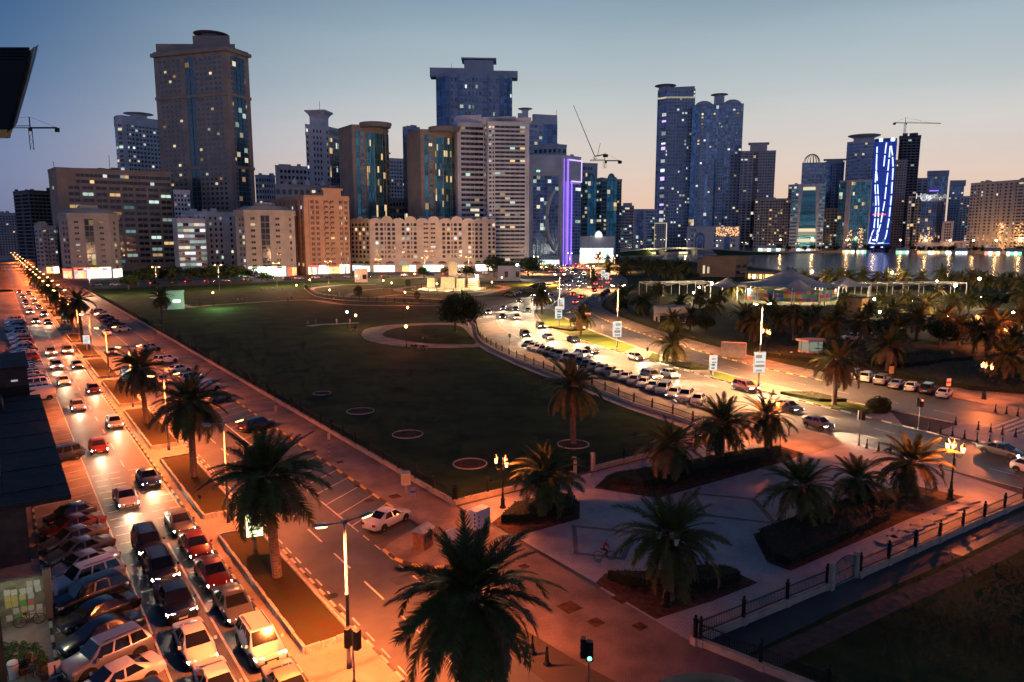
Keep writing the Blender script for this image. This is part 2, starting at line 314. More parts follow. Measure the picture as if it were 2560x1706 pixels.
# --- curved road ---
C1 = smooth([(86, -60), (87, 0), (87.6, 28), (89.5, 46), (93.2, 72), (98, 95), (105.5, 128), (111, 144), (119.5, 163), (142, 196), (171, 222), (202, 249), (240, 279.5), (283, 321), (324, 378), (363, 442), (414, 507), (480, 562), (543, 599), (640, 640)])
C2 = smooth([(108, -60), (108, 0), (108.3, 42), (110, 72), (116, 97), (126.5, 126), (137, 150), (152, 178), (168, 200), (196, 226), (228, 252), (268, 288), (310, 335), (350, 392), (390, 455), (432, 505), (492, 548), (552, 583), (645, 625)])
W1, W2 = 6.3, 5.2
sheet('junction', rect(60, 140, -200, 24), .004, asphalt)
strip('road', offset(C1, -W1), offset(C1, W1), .010, asphalt_worn)
strip('road', offset(C2, -W2), offset(C2, W2), .010, asphalt)
mb = MB()
for o_ in (-2.1, 2.1): lines(mb, offset(C1, o_), .15, .018, 3, 5)
lines(mb, offset(C2, 0), .15, .018, 3, 5)
for o_ in (-W1 + .2, W1 - .2): lines(mb, offset(C1, o_), .12, .018)
for o_ in (-W2 + .2, W2 - .2): lines(mb, offset(C2, o_), .12, .018)
def near(line, y0, y1): return [p for p in line if y0 <= p[1] <= y1]
for k in range(14): lines(mb, [(113.6, 38 - .9 * k), (103.4, 38 - .9 * k)], .42, .02)
for k in range(9): y = 44.5 + 3.1 * k; lines(mb, [(113.5, y), (117.6, y + .9)], .12, .018)
mb.obj('road_marking', white_paint, kind='structure')
# grass median between the carriageways
L = near(offset(C1, W1 + .25), 45, 560); R = near(offset(C2, -W2 - .25), 45, 560)
strip('median', L, R, .06, stone)
def cut(line, y0, y1): return near(line, y0, y1)
for y0, y1 in ((47, 66), (69, 86), (88.5, 106), (108, 150), (152, 196), (199, 540)):
    strip('median_lawn', near(offset(C1, W1 + .65), y0, y1), near(offset(C2, -W2 - .65), y0, y1), .10, lawn2)
kerb('kerb', near(offset(C1, W1 + .12), 30, 260), 2, 1, 1.5, 90); kerb('kerb', near(offset(C2, W2 + .12), 62, 280), 0, 1, 1.5, 110); kerb('kerb', near(offset(C2, -W2 - .12), 40, 240), 2, 2, 1.6, 50)
sheet('plaza_island', [(96, 41), (104, 41.5), (104, 24), (96, 22)], .05, paver2)
# parking strip and pavement beside the curved fence
FC = smooth([(63.5, 55.2), (70, 57), (73.6, 61.8), (75.2, 74), (78.1, 86.8), (80.6, 101.3), (86.3, 124.9), (93.7, 144.2), (106.2, 165.3), (113, 178), (124, 194)])
strip('pavement', offset(FC, 0), [(78, 50)] + near(offset(C1, -W1 - .1), 53, 205), .006, paver)
L = near(offset(C1, -W1), 62, 150); strip('parking_bays', L, offset(L, -4.6), .014, asphalt)
mb = MB()
for i in range(0, len(L) - 1):
    p = L[i]; q = offset(L, -4.5)[i]; lines(mb, [p, (q[0], q[1] - 1.5)], .11, .02)
mb.obj('road_marking', white_paint, kind='structure')
# park lawn behind the two fences
LAWN = [(33.6, 55.8), (62, 55.8)] + offset(FC, -2.2) + [(126, 205), (150, 240), (165, 300), (230, 372), (125, 384), (68, 384), (33.6, 384)]
sheet('lawn', LAWN, .05, lawn)
strip('lawn_path', offset(FC, -.3), offset(FC, -2.0), .07, concrete)
# pavement loop and paths in the park
def ell(cx, cy_, a, b, rot=0, n=40, a0=0, a1=2 * PI):
    c, s = math.cos(rot), math.sin(rot); return [(cx + a * math.cos(t) * c - b * math.sin(t) * s, cy_ + a * math.cos(t) * s + b * math.sin(t) * c) for t in [a0 + (a1 - a0) * k / n for k in range(n + (0 if abs(a1 - a0 - 2 * PI) < .01 else 1))]]
sheet('park_path', smooth([G(*q) for q in ((903, 838), (914, 824), (960, 815), (1030, 810), (1100, 808), (1158, 810), (1185, 830), (1204, 864), (1150, 871), (1080, 871), (1010, 868), (950, 860), (914, 850), (903, 838))], 4)[:-1], .09, paver4)
sheet('lawn', smooth([G(*q) for q in ((955, 837), (975, 825), (1030, 816), (1095, 814), (1150, 817), (1172, 836), (1190, 860), (1150, 862), (1090, 861), (1040, 857), (990, 849), (962, 843), (955, 837))], 4)[:-1], .12, lawn)
mc = G(1133, 722)
sheet('park_path', ell(mc[0], mc[1], 62, 48, .3), .075, lawn2); 
for nm, a_, b_, z_, m_ in (('park_path', 30, 26, .09, paver4), ('lawn', 25.5, 21.5, .105, lawn2), ('park_path', 17.5, 15, .12, concrete)): sheet(nm, ell(mc[0], mc[1], a_, b_, .3), z_, m_)
def path(pts, w, z=.085, m=paver4, name='park_path'):
    p = smooth(pts, 5); return strip(name, offset(p, -w / 2), offset(p, w / 2), z, m)
path([G(405, 775), G(560, 762), G(760, 751), G(860, 762), G(960, 765), G(1090, 765), G(1190, 770)], 3, .088)
path([G(1180, 770), G(1130, 752), G(1000, 745), G(900, 745), G(800, 735), G(780, 722), G(860, 713), G(940, 712)], 3.4, .092)
path([G(870, 740), G(900, 728), G(960, 722), G(1010, 724)], 3, .094); path([G(940, 744), G(1000, 738), G(1060, 742)], 3, .096)
path([G(1240, 712), G(1280, 708), G(1330, 706)], 3, .1); path([G(1190, 740), G(1240, 728), G(1262, 716)], 4, .1)
path([G(770, 817), G(800, 813), G(845, 811), G(897, 808)], 2.4, .1, concrete)
for pts in ([G(480, 770), G(420, 752), G(380, 745)],): path(pts, 2.5, .1, concrete)
# street along the far side of the park
fs = smooth([(-30, 402), (33, 402), (125, 404), (170, 396), (255, 384), (330, 372)]); strip('road', offset(fs, -7), offset(fs, 9), .012, asphalt); strip('pavement', offset(fs, -26), offset(fs, -7), .014, paver)
# plaza
sheet('plaza', [(33.1, 54.8), (63, 54.8), (80, 54.5), (83.2, 44), (80.6, 31), (78.8, 24.2), (33.1, 26.7)], .085, paver2)
sheet('plaza_walk', [(75, 57), (88, 72.5), (83.8, 54), (83.2, 45), (74, 45), (73, 52)], .09, paver4)
sheet('plaza_band', [(33.05, 50), (33.45, 50), (33.45, 35.6), (33.05, 35.6)], .10, mat('dark_channel', (.02, .02, .022), .4))
def frame(pts, w):
    mb = MB(); c = (sum(p[0] for p in pts) / len(pts), sum(p[1] for p in pts) / len(pts)); n = len(pts)
    q = [(c[0] + (p[0] - c[0]) * (1 - w), c[1] + (p[1] - c[1]) * (1 - w)) for p in pts]
    for i in range(n):
        j = (i + 1) % n; mb.quad((*pts[i], .094), (*pts[j], .094), (*q[j], .094), (*q[i], .094))
    mb.obj('plaza_band', paver3, kind='structure')
def z4(x, y): return (1400 + x * .493, 950 + y * .493)
frame([G(*z4(660, 575)), G(*z4(990, 605)), G(*z4(1110, 740)), G(*z4(720, 695))], .16)
frame([G(*z4(60, 740)), G(*z4(390, 775)), G(*z4(330, 920)), G(*z4(70, 890))], .16)
frame([G(*z4(1140, 430)), G(*z4(1480, 455)), G(*z4(1560, 560)), G(*z4(1240, 530))], .16)
sheet('plaza_band', [G(*z4(1490, 405)), G(*z4(1620, 415)), G(*z4(1640, 440)), G(*z4(1530, 440))], .096, paver3)
sheet('lawn', [(33.9, 24.4), (45, 24.0), (60, 22.9), (82, 22.2), (84, -60), (34, -60)], .06, lawn)
path([(34.6, 23.3), (46, 22.6), (60, 21.6), (80, 20.8)], 1.6, .075, mat('dark_verge', (.05, .042, .04), .9, noise=.4, nscale=1.5), 'pavement')
# white slab steps in the beds
for i in range(8):
    a = G(*z4(1665 + 58 * i, 825 - 28 * i)); o = MB().box(-1.15, 1.15, -.45, .45, 0, .16, top=.01).obj('paving_slab', concrete, None, loc=(a[0], a[1], .1), rz=-.15)
    tag(o, 'pale paving slab across the dark bed by the fence, %s from the near end' % ORD[i], 'paving slab', 'paving slabs beside the plaza fence')
for i in range(4):
    a = G(*z4(560 + 95 * i, 470 - 30 * i + 10)); o = MB().box(-1.4, 1.4, -.55, .55, 0, .16, top=.01).obj('paving_slab', concrete, None, loc=(a[0], a[1] + 1.2, .1), rz=.1)
    tag(o, 'pale paving slab behind the dark palms near the road, %s from the left' % ORD[i], 'paving slab', 'paving slabs by the park gate')
# park beyond the curved road and the lagoon
PK = near(offset(C2, W2 + 7), 60, 520)
sheet('lawn', PK + [(560, 500), (500, 370), (410, 262), (405, 190), (470, 160), (560, 40), (250, -60), (121, 40)], .03, mat('park_ground', (.05, .065, .024), .95, spec=.1, noise=.5, nscale=.08, bump=.8, bscale=6, c2=(.045, .04, .025)))
strip('pavement', near(offset(C2, W2 + .2), 60, 520), PK, .045, paver)
sheet('parking_bays', [(113.2, 72), (113.2, 42), (118, 41), (119.5, 72)], .05, asphalt)
sheet('plaza', [(113.2, 44), (113.2, 28), (150, 8), (200, 30), (128, 52), (121, 55), (118.5, 44)], .055, paver4)
LAG = [(552, 512), (500, 372), (440, 300), (405, 255), (402, 190), (471, 160), (560, 60), (700, -150), (2600, -400), (2400, 300), (1394, 485), (1100, 550), (857, 611), (821, 693), (700, 640)]
wm = mat('lagoon_water', (.05, .08, .11), .2, spec=.8, bump=1.0, bscale=.35)
sheet('water', LAG, .06, wm)
for pts in ([(552, 512), (500, 372), (440, 300), (405, 255), (402, 190), (471, 160), (560, 60), (700, -150)], [(2600, 300), (1394, 487), (1100, 552), (857, 613), (821, 695), (700, 642)]):
    mb = MB(); 
    for i in range(len(pts) - 1):
        p, q = Vector(pts[i]), Vector(pts[i + 1]); u = (q - p).normalized(); mb.obox(p, u, (-u.y, u.x), (q - p).length + .2, 2.0 if pts[0][0] < 600 else -8, 0, .9 if pts[0][0] < 600 else 2.4)
    mb.obj('quay_wall', concrete, kind='structure')
# ================= buildings =================
K = 2560 / 2353
glass_d = mat('window_dark', (.02, .026, .035), .12, spec=.7); glass_b = mat('glass_blue', (.14, .26, .42), .1, metal=.55); glass_t = mat('glass_teal', (.06, .28, .34), .1, metal=.6); glass_n = mat('glass_navy', (.08, .15, .28), .12, metal=.5)
LITS = [emat('lit_warm', (1, .66, .28), .75), emat('lit_cream', (1, .84, .55), .7), emat('lit_cool', (.72, 1, .86), .6), emat('lit_white', (.95, .97, 1), .85), emat('lit_dim', (1, .6, .3), .25), emat('lit_teal', (.3, .75, .7), .3)]
[vary(q, .25, 1.5) for q in LITS]; [vary(q, .55, 1.7) for q in (glass_d, glass_b, glass_t, glass_n)]
shop_w = emat('shop_white', (1, .93, .8), 5.0); shop_c = emat('shop_cool', (.8, 1, .95), 3.0); shop_o = emat('shop_orange', (1, .5, .22), 3.0); sign_r = emat('sign_red', (1, .12, .06), 2.0); [shopmat(q) for q in (shop_w, shop_c, shop_o)]; neon_v = emat('neon_violet', (.24, .12, 1), 2.2); neon_p = emat('neon_pale', (.6, .42, 1), 1.6); neon_w = emat('neon_bluewhite', (.5, .62, 1), 2.6); neon_b = emat('neon_blue', (.06, .14, 1), 2.0); wall_green = emat('lit_green', (.3, 1, .55), 1.6)
def wall(name, c, **k): return mat('wall_' + name, c, .85, spec=.3, noise=.16, nscale=.12, bump=.15, bscale=1.5, **k)
UNIT = {}
def unit(kind, gm, fm):
    key = (kind, gm.name, fm.name)
    if key in UNIT: return UNIT[key]
    mb = MB()
    if kind == 'arch':
        a = [(-.5, -.5), (.5, -.5)] + [(.5 * math.cos(t), .16 + .34 * math.sin(t)) for t in [PI * k / 8 for k in range(9)]]
        mb.add([(x, -.05, z) for x, z in a], [tuple(range(len(a)))], 0)
        n = len(a); b = [(x * 1.16, z * 1.12 + .02) for x, z in a]
        for i in range(1, n): mb.quad((*[a[i][0], -.16, a[i][1]],), (a[(i + 1) % n][0], -.16, a[(i + 1) % n][1]), (b[(i + 1) % n][0], -.16, b[(i + 1) % n][1]), (b[i][0], -.16, b[i][1]), 1)
        for i in range(n): mb.quad((a[i][0], -.16, a[i][1]), (a[i][0], -.05, a[i][1]), (a[(i + 1) % n][0], -.05, a[(i + 1) % n][1]), (a[(i + 1) % n][0], -.16, a[(i + 1) % n][1]), 1)
    elif kind == 'balcony':
        mb.box(-.5, .5, -1.3, 0, -.12, .08, 0); mb.box(-.5, .5, -1.3, -1.18, .08, .95, 0); mb.box(-.5, -.47, -1.18, 0, .08, .95, 0); mb.box(.47, .5, -1.18, 0, .08, .95, 0)
    else:
        mb.quad((-.5, -.03, -.5), (.5, -.03, -.5), (.5, -.03, .5), (-.5, -.03, .5), 0)
        e = .055
        for x0, x1, z0, z1 in ((-.5 - e, -.5, -.5 - e, .5 + e), (.5, .5 + e, -.5 - e, .5 + e), (-.5, .5, .5, .5 + e), (-.5, .5, -.5 - e, -.5), (-.025, .025, -.5, .5)):
            mb.add([(x0, -.14, z0), (x1, -.14, z0), (x1, -.14, z1), (x0, -.14, z1), (x0, 0, z0), (x1, 0, z0), (x1, 0, z1), (x0, 0, z1)], [(0, 1, 2, 3), (1, 0, 4, 5), (2, 1, 5, 6), (3, 2, 6, 7), (0, 3, 7, 4)], 1)
    UNIT[key] = mb.mesh('balcony' if kind == 'balcony' else 'window', [gm, fm]); return UNIT[key]
WT = dict(f=1, w=1, W=1.5, n=.62, g=1, b=1.5, p=.35, B=8, a=1, t=.5, h=1.1, d=1)
class Bld:
    def __init__(s, name, label, pts, ytop, dist, wm, depth=25, ym=None, cat='building', group=None, lit=.15, lits=(0, 1, 2, 3, 4), gm=None, fm=None, ind=0, z0=0.0, par=1.0):
        s.P = []; ym = ytop if ym is None else ym; s.D = dist
        for px, dd in pts:
            b = bear(px * K, ym * K); s.P.append(Vector((b[0], b[1])) * (dist + dd))
        s.pts = pts; mid = pts[len(pts) // 2][0] * K; s.z1 = rise(mid, ytop * K, dist); s.z0 = z0
        vb = bear(mid, ym * K); s.v = Vector((vb[0], vb[1]))
        bk = [s.P[-1] + s.v * depth, s.P[0] + s.v * depth]; s.plan = s.P + bk
        c = sum(s.plan, Vector((0, 0))) / len(s.plan); s.c = c
        s.e = empty(name, (c.x, c.y, z0), label=label, cat=cat, group=group)
        s.wm = wm; s.gm = gm or glass_d; s.fm = fm or wm; s.lit = lit * (.55 if dist < 1000 else .36); s.lits = lits; s.ind = ind
        s.W = MB(); s.T = MB(); s.floors = 1
        s.pl = [(p.x - c.x, p.y - c.y) for p in s.plan]; H = s.z1 - z0; s.H = H
        b = MB(); b.prism(s.pl, 0, H); b.obj('walls', wm, s.e)
        if par:
            q = MB(); n = len(s.pl)
            for i in range(n):
                p0, p1 = Vector(s.pl[i]), Vector(s.pl[(i + 1) % n]); u = (p1 - p0); L = u.length; u /= L
                q.obox(p0 - u * .15, u, (u.y, -u.x), L + .3, -.4 if False else .25, H, H + par); 
            q.obj('parapet', wm, s.e)
    def seg(s, i):
        a, b = Vector(s.pl[i]), Vector(s.pl[i + 1]); u = b - a; L = u.length; u /= L; n = Vector((u.y, -u.x)); return a, u, n, L
    def P3(s, a, u, n, x, z, o): p = a + u * x + n * o; return (p.x, p.y, z)
    def pick(s, k=1.0):
        return 1 + random.choice(s.lits) if random.random() < s.lit * k else 0
    def pane(s, a, u, n, x0, x1, z0, z1, o=.06, m=None):
        m = s.pick() if m is None else m; f = lambda x, z: s.P3(a, u, n, x, z, o); s.W.quad(f(x0, z0), f(x1, z0), f(x1, z1), f(x0, z1), m)
    def bar(s, a, u, n, x0, x1, z0, z1, o=.3):
        p = a + u * x0; s.T.obox((p.x, p.y), u, n, x1 - x0, o, z0, z1)
    def unit(s, kind, a, u, n, x, z, w, h, m=None):
        p = a + u * x; m = s.pick() if m is None else m; gm = s.gm if m == 0 else LITS[m - 1]
        if kind == 'balcony': link('balcony', unit(kind, s.fm, s.fm), s.e, (p.x, p.y, z), math.atan2(u.y, u.x), (w, 1, 1)); return
        if s.ind > 0: s.ind -= 1; link('window', unit(kind, gm, s.fm), s.e, (p.x, p.y, z), math.atan2(u.y, u.x), (w, 1, h))
        else:
            a2 = a + u * (x - w / 2)
            s.pane(a, u, n, x - w / 2, x + w / 2, z - h / 2, z + h / 2, .06, m)
            e = .12 * w
            s.bar(a, u, n, x - w / 2 - e, x + w / 2 + e, z - h / 2 - .2, z - h / 2, .22)
    def face(s, i, spec, floors, zb=4.5, zt=1.5, wfrac=.6, hfrac=.52, slab=0, litk=1.0, skip=None):
        a, u, n, L = s.seg(i); spec = spec.replace(' ', ''); tot = sum(WT[c] for c in spec); x = 0; H = s.H; fh = (H - zb - zt) / floors
        for c in spec:
            w = WT[c] / tot * L; xm = x + w / 2
            if c == 'p': s.bar(a, u, n, x, x + w, 0, H, .45)
            elif c == 'g':
                for k in range(floors):
                    z = zb + k * fh; m = s.pick(litk); q = max(1, round(w / 3.2)); wq = w / q
                    for j in range(q): s.pane(a, u, n, x + j * wq + .1, x + (j + 1) * wq - .1, z + .12, z + fh - .12, .05, m if random.random() < .7 else 0)
                s.bar(a, u, n, x - .12, x + .12, zb, H - zt, .3); s.bar(a, u, n, x + w - .12, x + w + .12, zb, H - zt, .3)
            elif c == 'B':
                q = max(2, round(w / 3.5)); wq = (w - .6) / q
                for k in range(floors):
                    z = zb + k * fh; m0 = s.pick(.35)
                    for j in range(q): s.pane(a, u, n, x + .3 + j * wq + .06, x + .3 + (j + 1) * wq - .06, z + fh * .3, z + fh * .82, .04, (m0 if random.random() < .5 else 0) or s.pick(litk))
                    s.bar(a, u, n, x, x + w, z - fh * .16, z + fh * .28, .4)
            elif c in 'wWnabhtd':
                for k in range(floors):
                    z = zb + (k + .5) * fh
                    if skip and skip(k, x / L): continue
                    if c == 'b': s.unit('win', a, u, n, xm, z, w * .62, fh * .6); s.unit('balcony', a, u, n, xm, z - fh * .36, w * .82, 1)
                    elif c == 'a': s.unit('arch', a, u, n, xm, z, w * .62, fh * .66)
                    elif c == 't': s.unit('win', a, u, n, xm, z, w * .5, fh * .62)
                    elif c == 'h': s.unit('win', a, u, n, xm, z, w * .8, fh * .42)
                    elif c == 'd':
                        s.unit('win', a, u, n, xm - w * .2, z, w * .3, fh * .56); s.unit('win', a, u, n, xm + w * .2, z, w * .3, fh * .56)
                    else: s.unit('win', a, u, n, xm, z, w * wfrac * (1.2 if c == 'W' else 1), fh * hfrac)
            x += w
        if slab:
            for k in range(floors + 1): s.bar(a, u, n, -.1, L + .1, zb + k * fh - slab / 2, zb + k * fh + slab / 2, .35)
        return s
    def cornice(s, zf, h=1.2, o=.9, segs=None):
        for i in segs if segs else range(len(s.P) - 1):
            a, u, n, L = s.seg(i); s.bar(a, u, n, -o * .5, L + o * .5, s.H * zf - h / 2, s.H * zf + h / 2, o)
        return s
    def shop(s, i, h=4.2, m=None, x0=.03, x1=.97, n_=None, sign=None):
        a, u, n, L = s.seg(i); q = n_ or max(2, round(L * (x1 - x0) / 7)); wq = L * (x1 - x0) / q; ms = m or [shop_w]
        for j in range(q):
            x = L * x0 + j * wq; b = MB(); p = a + u * (x + .25)
            b.obox((p.x, p.y), u, n, wq - .5, .25, .3, h); b.obj('shopfront', [ms[j % len(ms)]], s.e)
            if sign: c = MB(); c.obox((p.x, p.y), u, n, wq - .5, .5, h + .15, h + 1.2); c.obj('shop_sign', [sign[j % len(sign)]], s.e)
        p = a; b = MB(); b.obox((p.x, p.y), u, n, L, 1.6, h + 1.3, h + 1.6); b.obj('awning', s.fm, s.e); return s
    def roofbox(s, fx, w, h, d=None, m=None, name='roof_box', z=None, dd=.45):
        a, b = Vector(s.pl[0]), Vector(s.pl[len(s.P) - 1]); p = a.lerp(b, fx) + s.v * (d or 10) * dd; u = (b - a).normalized(); d = d or w
        z = s.H if z is None else z; q = MB(); o = p - u * w / 2 - s.v * d / 2; q.obox((o.x, o.y), u, s.v, w, d, z, z + h); q.obj(name, m or s.wm, s.e); return p, z + h
    def disc(s, p, z, r, h=.8, stem=3, m=None):
        q = MB(); q.lathe([(r * .55, z), (r * .55, z + stem), (r, z + stem + h * .8), (r, z + stem + h)], 18, p.x, p.y); q.obj('helipad', m or s.wm, s.e, smooth=False)
    def clutter(s, n=6):
        a, b = Vector(s.pl[0]), Vector(s.pl[len(s.P) - 1])
        for k in range(n):
            p = a.lerp(b, random.uniform(.08, .92)) + s.v * random.uniform(2, 9); w = random.uniform(1, 2.6); h = random.uniform(1, 2.8); MB().box(p.x - w, p.x + w, p.y - w * .7, p.y + w * .7, s.H, s.H + h + 1).obj('roof_tank', s.wm, s.e)
        return s
    def antenna(s, fx, h, z=None):
        a, b = Vector(s.pl[0]), Vector(s.pl[len(s.P) - 1]); p = a.lerp(b, fx) + s.v * 3; z = s.H if z is None else z
        MB().tube([(p.x, p.y, z), (p.x, p.y, z + h)], .18, 5).obj('antenna', iron, s.e); return s
    def done(s):
        if s.W.v: s.W.obj('window_panes', [s.gm] + LITS, s.e, kind='stuff')
        if s.T.v: s.T.obj('facade_trim', s.fm, s.e, kind='stuff')
        return s
tan = wall('tan', (.50, .36, .26)); brown = wall('brown', (.40, .33, .28)); cream = wall('cream', (.74, .62, .52)); white = wall('white', (.76, .76, .78)); pale = wall('palegrey', (.62, .64, .68)); grey = wall('grey', (.26, .26, .28)); orange = wall('peach', (.66, .38, .25)); dkblue = wall('slate', (.46, .50, .57)); dark = wall('dark', (.13, .13, .15)); mauve = wall('mauve', (.54, .50, .52)); sand = wall('sand', (.58, .50, .42))
# --- street canyon on the far left ---
b = Bld('apartment_block', 'dim distant block at the very left edge beyond the avenue', [(-30, 0), (38, 0)], 492, 880, mauve, 30, lit=.07); b.face(0, 'wwwwwwwwww', 16); b.clutter(3).done()
b = Bld('unfinished_tower', 'dark unfinished concrete tower with open floors on the far left', [(30, 30), (66, 0), (122, 8)], 440, 640, dark, 30, lit=.02, gm=mat('void', (.006, .006, .007), .9), fm=grey); b.face(0, 'WW', 19, hfrac=.7, slab=.7); b.face(1, 'WWWWWW', 19, hfrac=.62, slab=.8); b.clutter(4).done()
b = Bld('apartment_block', 'slim grey slab beside the unfinished tower on the left', [(34, 6), (58, 0)], 470, 690, pale, 25, lit=.1); b.face(0, 'wwww', 17).done()
b = Bld('apartment_block', 'low cream apartment block left of the long brown hotel', [(78, 14), (96, 0), (128, 4)], 522, 560, cream, 25, lit=.15, ind=60); b.face(0, 'ww', 9); b.face(1, 'bwbw', 9); b.clutter(3); b.shop(1, m=[shop_o, shop_w]).done()
b = Bld('apartment_block', 'narrow cream block beside the glowing avenue on the far left', [(52, 10), (62, 0), (80, 4)], 556, 720, cream, 25, lit=.12); b.face(1, 'www', 8).done()
# --- long brown hotel ---
b = Bld('hotel', 'long brown hotel slab with window bands under the roof', [(118, 26), (136, 0), (397, 10)], 388, 575, tan, 30, lit=.28, lits=(2, 2, 5, 0, 3), ind=230, ym=480)
b.face(0, 'fnf', 15); a, u, n, L = b.seg(1)
b.face(1, 'f W W W W W W W W', 15, wfrac=.66, hfrac=.5, skip=lambda k, x: k > 12, litk=1); fh = (b.H - 6) / 15
for k in (13, 14):
    for j in range(22): b.pane(a, u, n, L * (.16 + .038 * j), L * (.16 + .038 * (j + .93)), 4.5 + (k + .25) * fh, 4.5 + (k + .75) * fh, .06)
b.bar(a, u, n, L * .14, L, 4.5 + 12.95 * fh, 4.5 + 13.15 * fh, .6); b.roofbox(.35, 34, 2.6, 8, dark); b.roofbox(.75, 40, 1.8, 8, tan); b.antenna(.5, 12).antenna(.62, 10).antenna(.05, 7); b.clutter(8).done()
# --- pair of octagonal apartment blocks with a glazed centre ---
def octo(label, x0, x1, top, dist, seedv):
    random.seed(seedv); w = x1 - x0
    b = Bld('apartment_block', label, [(x0, 9), (x0 + w * .16, 0), (x0 + w * .84, 0), (x1, 9)], top, dist, cream if False else sand, 22, lit=.22, lits=(0, 1, 1, 3, 4), ind=150, ym=600, group='octagonal apartment blocks with glazed stair')
    b.face(0, 'fww', 9); b.face(2, 'fwf', 9); b.face(1, 'f b f g g f b f', 9, litk=1.5); a, u, n, L = b.seg(1)
    c = L / 2; r = L * .115; b.W.add([b.P3(a, u, n, c + r * math.cos(t), b.H - 1.6 + r * math.sin(t), .08) for t in [PI * k / 10 for k in range(11)]], [tuple(range(11))], 0)
    pl = [tuple(p) for p in b.pl]; ct = Vector((sum(p[0] for p in pl) / len(pl), sum(p[1] for p in pl) / len(pl))); sh = lambda k: [tuple(ct + (Vector(p) - ct) * k) for p in pl]
    q = MB(); q.prism(sh(1.03), b.H + 1, b.H + 2.2); q.prism(sh(.98), b.H + 2.2, b.H + 4.6, top=sh(.7)); q.prism(sh(.4), b.H + 4.6, b.H + 7, top=sh(.32)); q.obj('roof', b.wm, b.e)
    b.cornice(.985, 1.0, .8).done(); return b
b = octo('octagonal apartment block with glazed stair at the left corner', 142, 279, 500, 485, 3); b.shop(0, 4.5, [shop_o], sign=[sign_r]); b.shop(1, 5.2, [shop_o, shop_w, shop_w, shop_w], sign=[sign_r, shop_o, shop_w]); b.shop(2, 5, [shop_w])
b = octo('octagonal apartment block with glazed stair beside the tall peach slab', 545, 681, 492, 462, 5); b.shop(1, 6, [shop_w]); b.shop(2, 5, [sign_r, shop_o]); b.shop(0, 4, [wall_green])
random.seed(11)
# --- white tower with a disc ---
b = Bld('tower', 'white tower with rounded corner and rooftop disc behind the hotel', [(270, 16), (276, 4), (288, 0), (372, 16)], 268, 760, white, 30, lit=.2, lits=(1, 2, 3), ym=380); b.face(0, 'W', 32, hfrac=.6); b.face(1, 'W', 32, hfrac=.6); b.face(2, 'f n n w w w w w w w w', 32, hfrac=.5); a, u, n, L = b.seg(2); b.cornice(.965, 5, .3); p, z = b.roofbox(.55, 14, 3); b.disc(p, z, 13, .8, 2); b.done()
# --- tallest tower ---
b = Bld('skyscraper', 'tallest brown tower with blue glass strip and glazed right side', [(364, 45), (528, 0), (579, 18)], 108, 590, brown, 36, ym=300, lit=.13, lits=(0, 1, 1, 2, 4), gm=mat('window_bluegrey', (.05, .14, .2), .15, metal=.5), ind=280)
b.face(0, 'f w w w w w f g g w w w w w w f', 41, zb=7, zt=5, wfrac=.55, hfrac=.5); b.face(1, 'f t g g g t f', 41, zb=7, zt=5, litk=2.2)
for zf, h in ((.99, 2.5), (.795, 2.2), (.47, 2.2), (.20, 2)): b.cornice(zf, h, .8 if zf < .9 else 2.2)
p, z = b.roofbox(.45, 60, 7, 24, brown); p, z = b.roofbox(.62, 28, 6, 20, brown, z=b.H + 7); b.disc(p, z, 13, .8, 2.5, grey); b.clutter(7).done()
# --- small buildings between ---
b = Bld('apartment_block', 'small white block peeping between hotel and tallest tower', [(398, 0), (436, 4)], 440, 560, white, 20, lit=.2); b.face(0, 'wwwww', 16).done()
b = Bld('parking_garage', 'white parking garage with brightly lit open decks', [(402, 6), (412, 0), (477, 3)], 505, 500, pale, 24, lit=.75, lits=(3, 3, 2, 1), ym=600); b.face(1, 'B', 8, litk=1.6); b.clutter(4).done()
b = Bld('office_block', 'grey office block with vertical white fins beside the lit garage', [(420, 4), (478, 0), (541, 5)], 490, 525, pale, 24, lit=.2, ym=560, lits=(2, 3, 1)); b.face(0, 'wwww', 9); b.face(1, 'p n p n p n f p n p', 9, litk=1.5); b.clutter(3).done()
# --- peach slab ---
b = Bld('apartment_slab', 'tall peach apartment slab lit orange from the street', [(634, 60), (703, 0), (804, 10)], 452, 478, orange, 30, lit=.16, lits=(1, 0, 3), ind=280, ym=560, gm=mat('window_peach', (.06, .045, .04), .3))
b.face(0, 'p t p t p t p t p t p t p t p', 13); b.face(1, 'f p d p d f b b f d p d p', 13, litk=1.6); a, u, n, L = b.seg(1); b.cornice(.985, 1.4, .7); b.bar(a, u, n, L * .42, L * .82, b.H, b.H + 4.5, .6); b.bar(a, u, n, L * .38, L * .86, b.H + 4.5, b.H + 5.6, 1.1); b.roofbox(.6, 16, 4, 14); b.shop(1, 4.5, [shop_w, shop_w, shop_o], sign=[sign_r, shop_w]).done()
# --- towers behind ---
b = Bld('apartment_block', 'low blue-white block behind the octagonal block', [(586, 6), (601, 0), (632, 5)], 404, 760, pale, 25, lit=.15); b.face(0, 'ww', 14); b.face(1, 'wwwwww', 14); b.clutter(3).done()
b = Bld('apartment_block', 'white block with small square windows behind the peach slab', [(632, 0), (705, 6)], 384, 690, white, 25, lit=.14); b.face(0, 'f w w w w w w w', 15); b.clutter(3).done()
b = Bld('apartment_block', 'grey wing with small domed roof finials above the peach slab', [(632, 0), (780, 8)], 428, 600, mauve, 18, lit=.12, ym=440); b.face(0, 'w w w w w w w w w w w', 8)
for fx in (.3, .5, .75):
    a, u, n, L = b.seg(0); p = a + u * L * fx; MB().lathe([(2.2, b.H), (2.3, b.H + 2), (1.9, b.H + 3.4), (.9, b.H + 4.6), (.15, b.H + 6.2)], 12, p.x, p.y).obj('finial', white, b.e, smooth=True)
b.done()
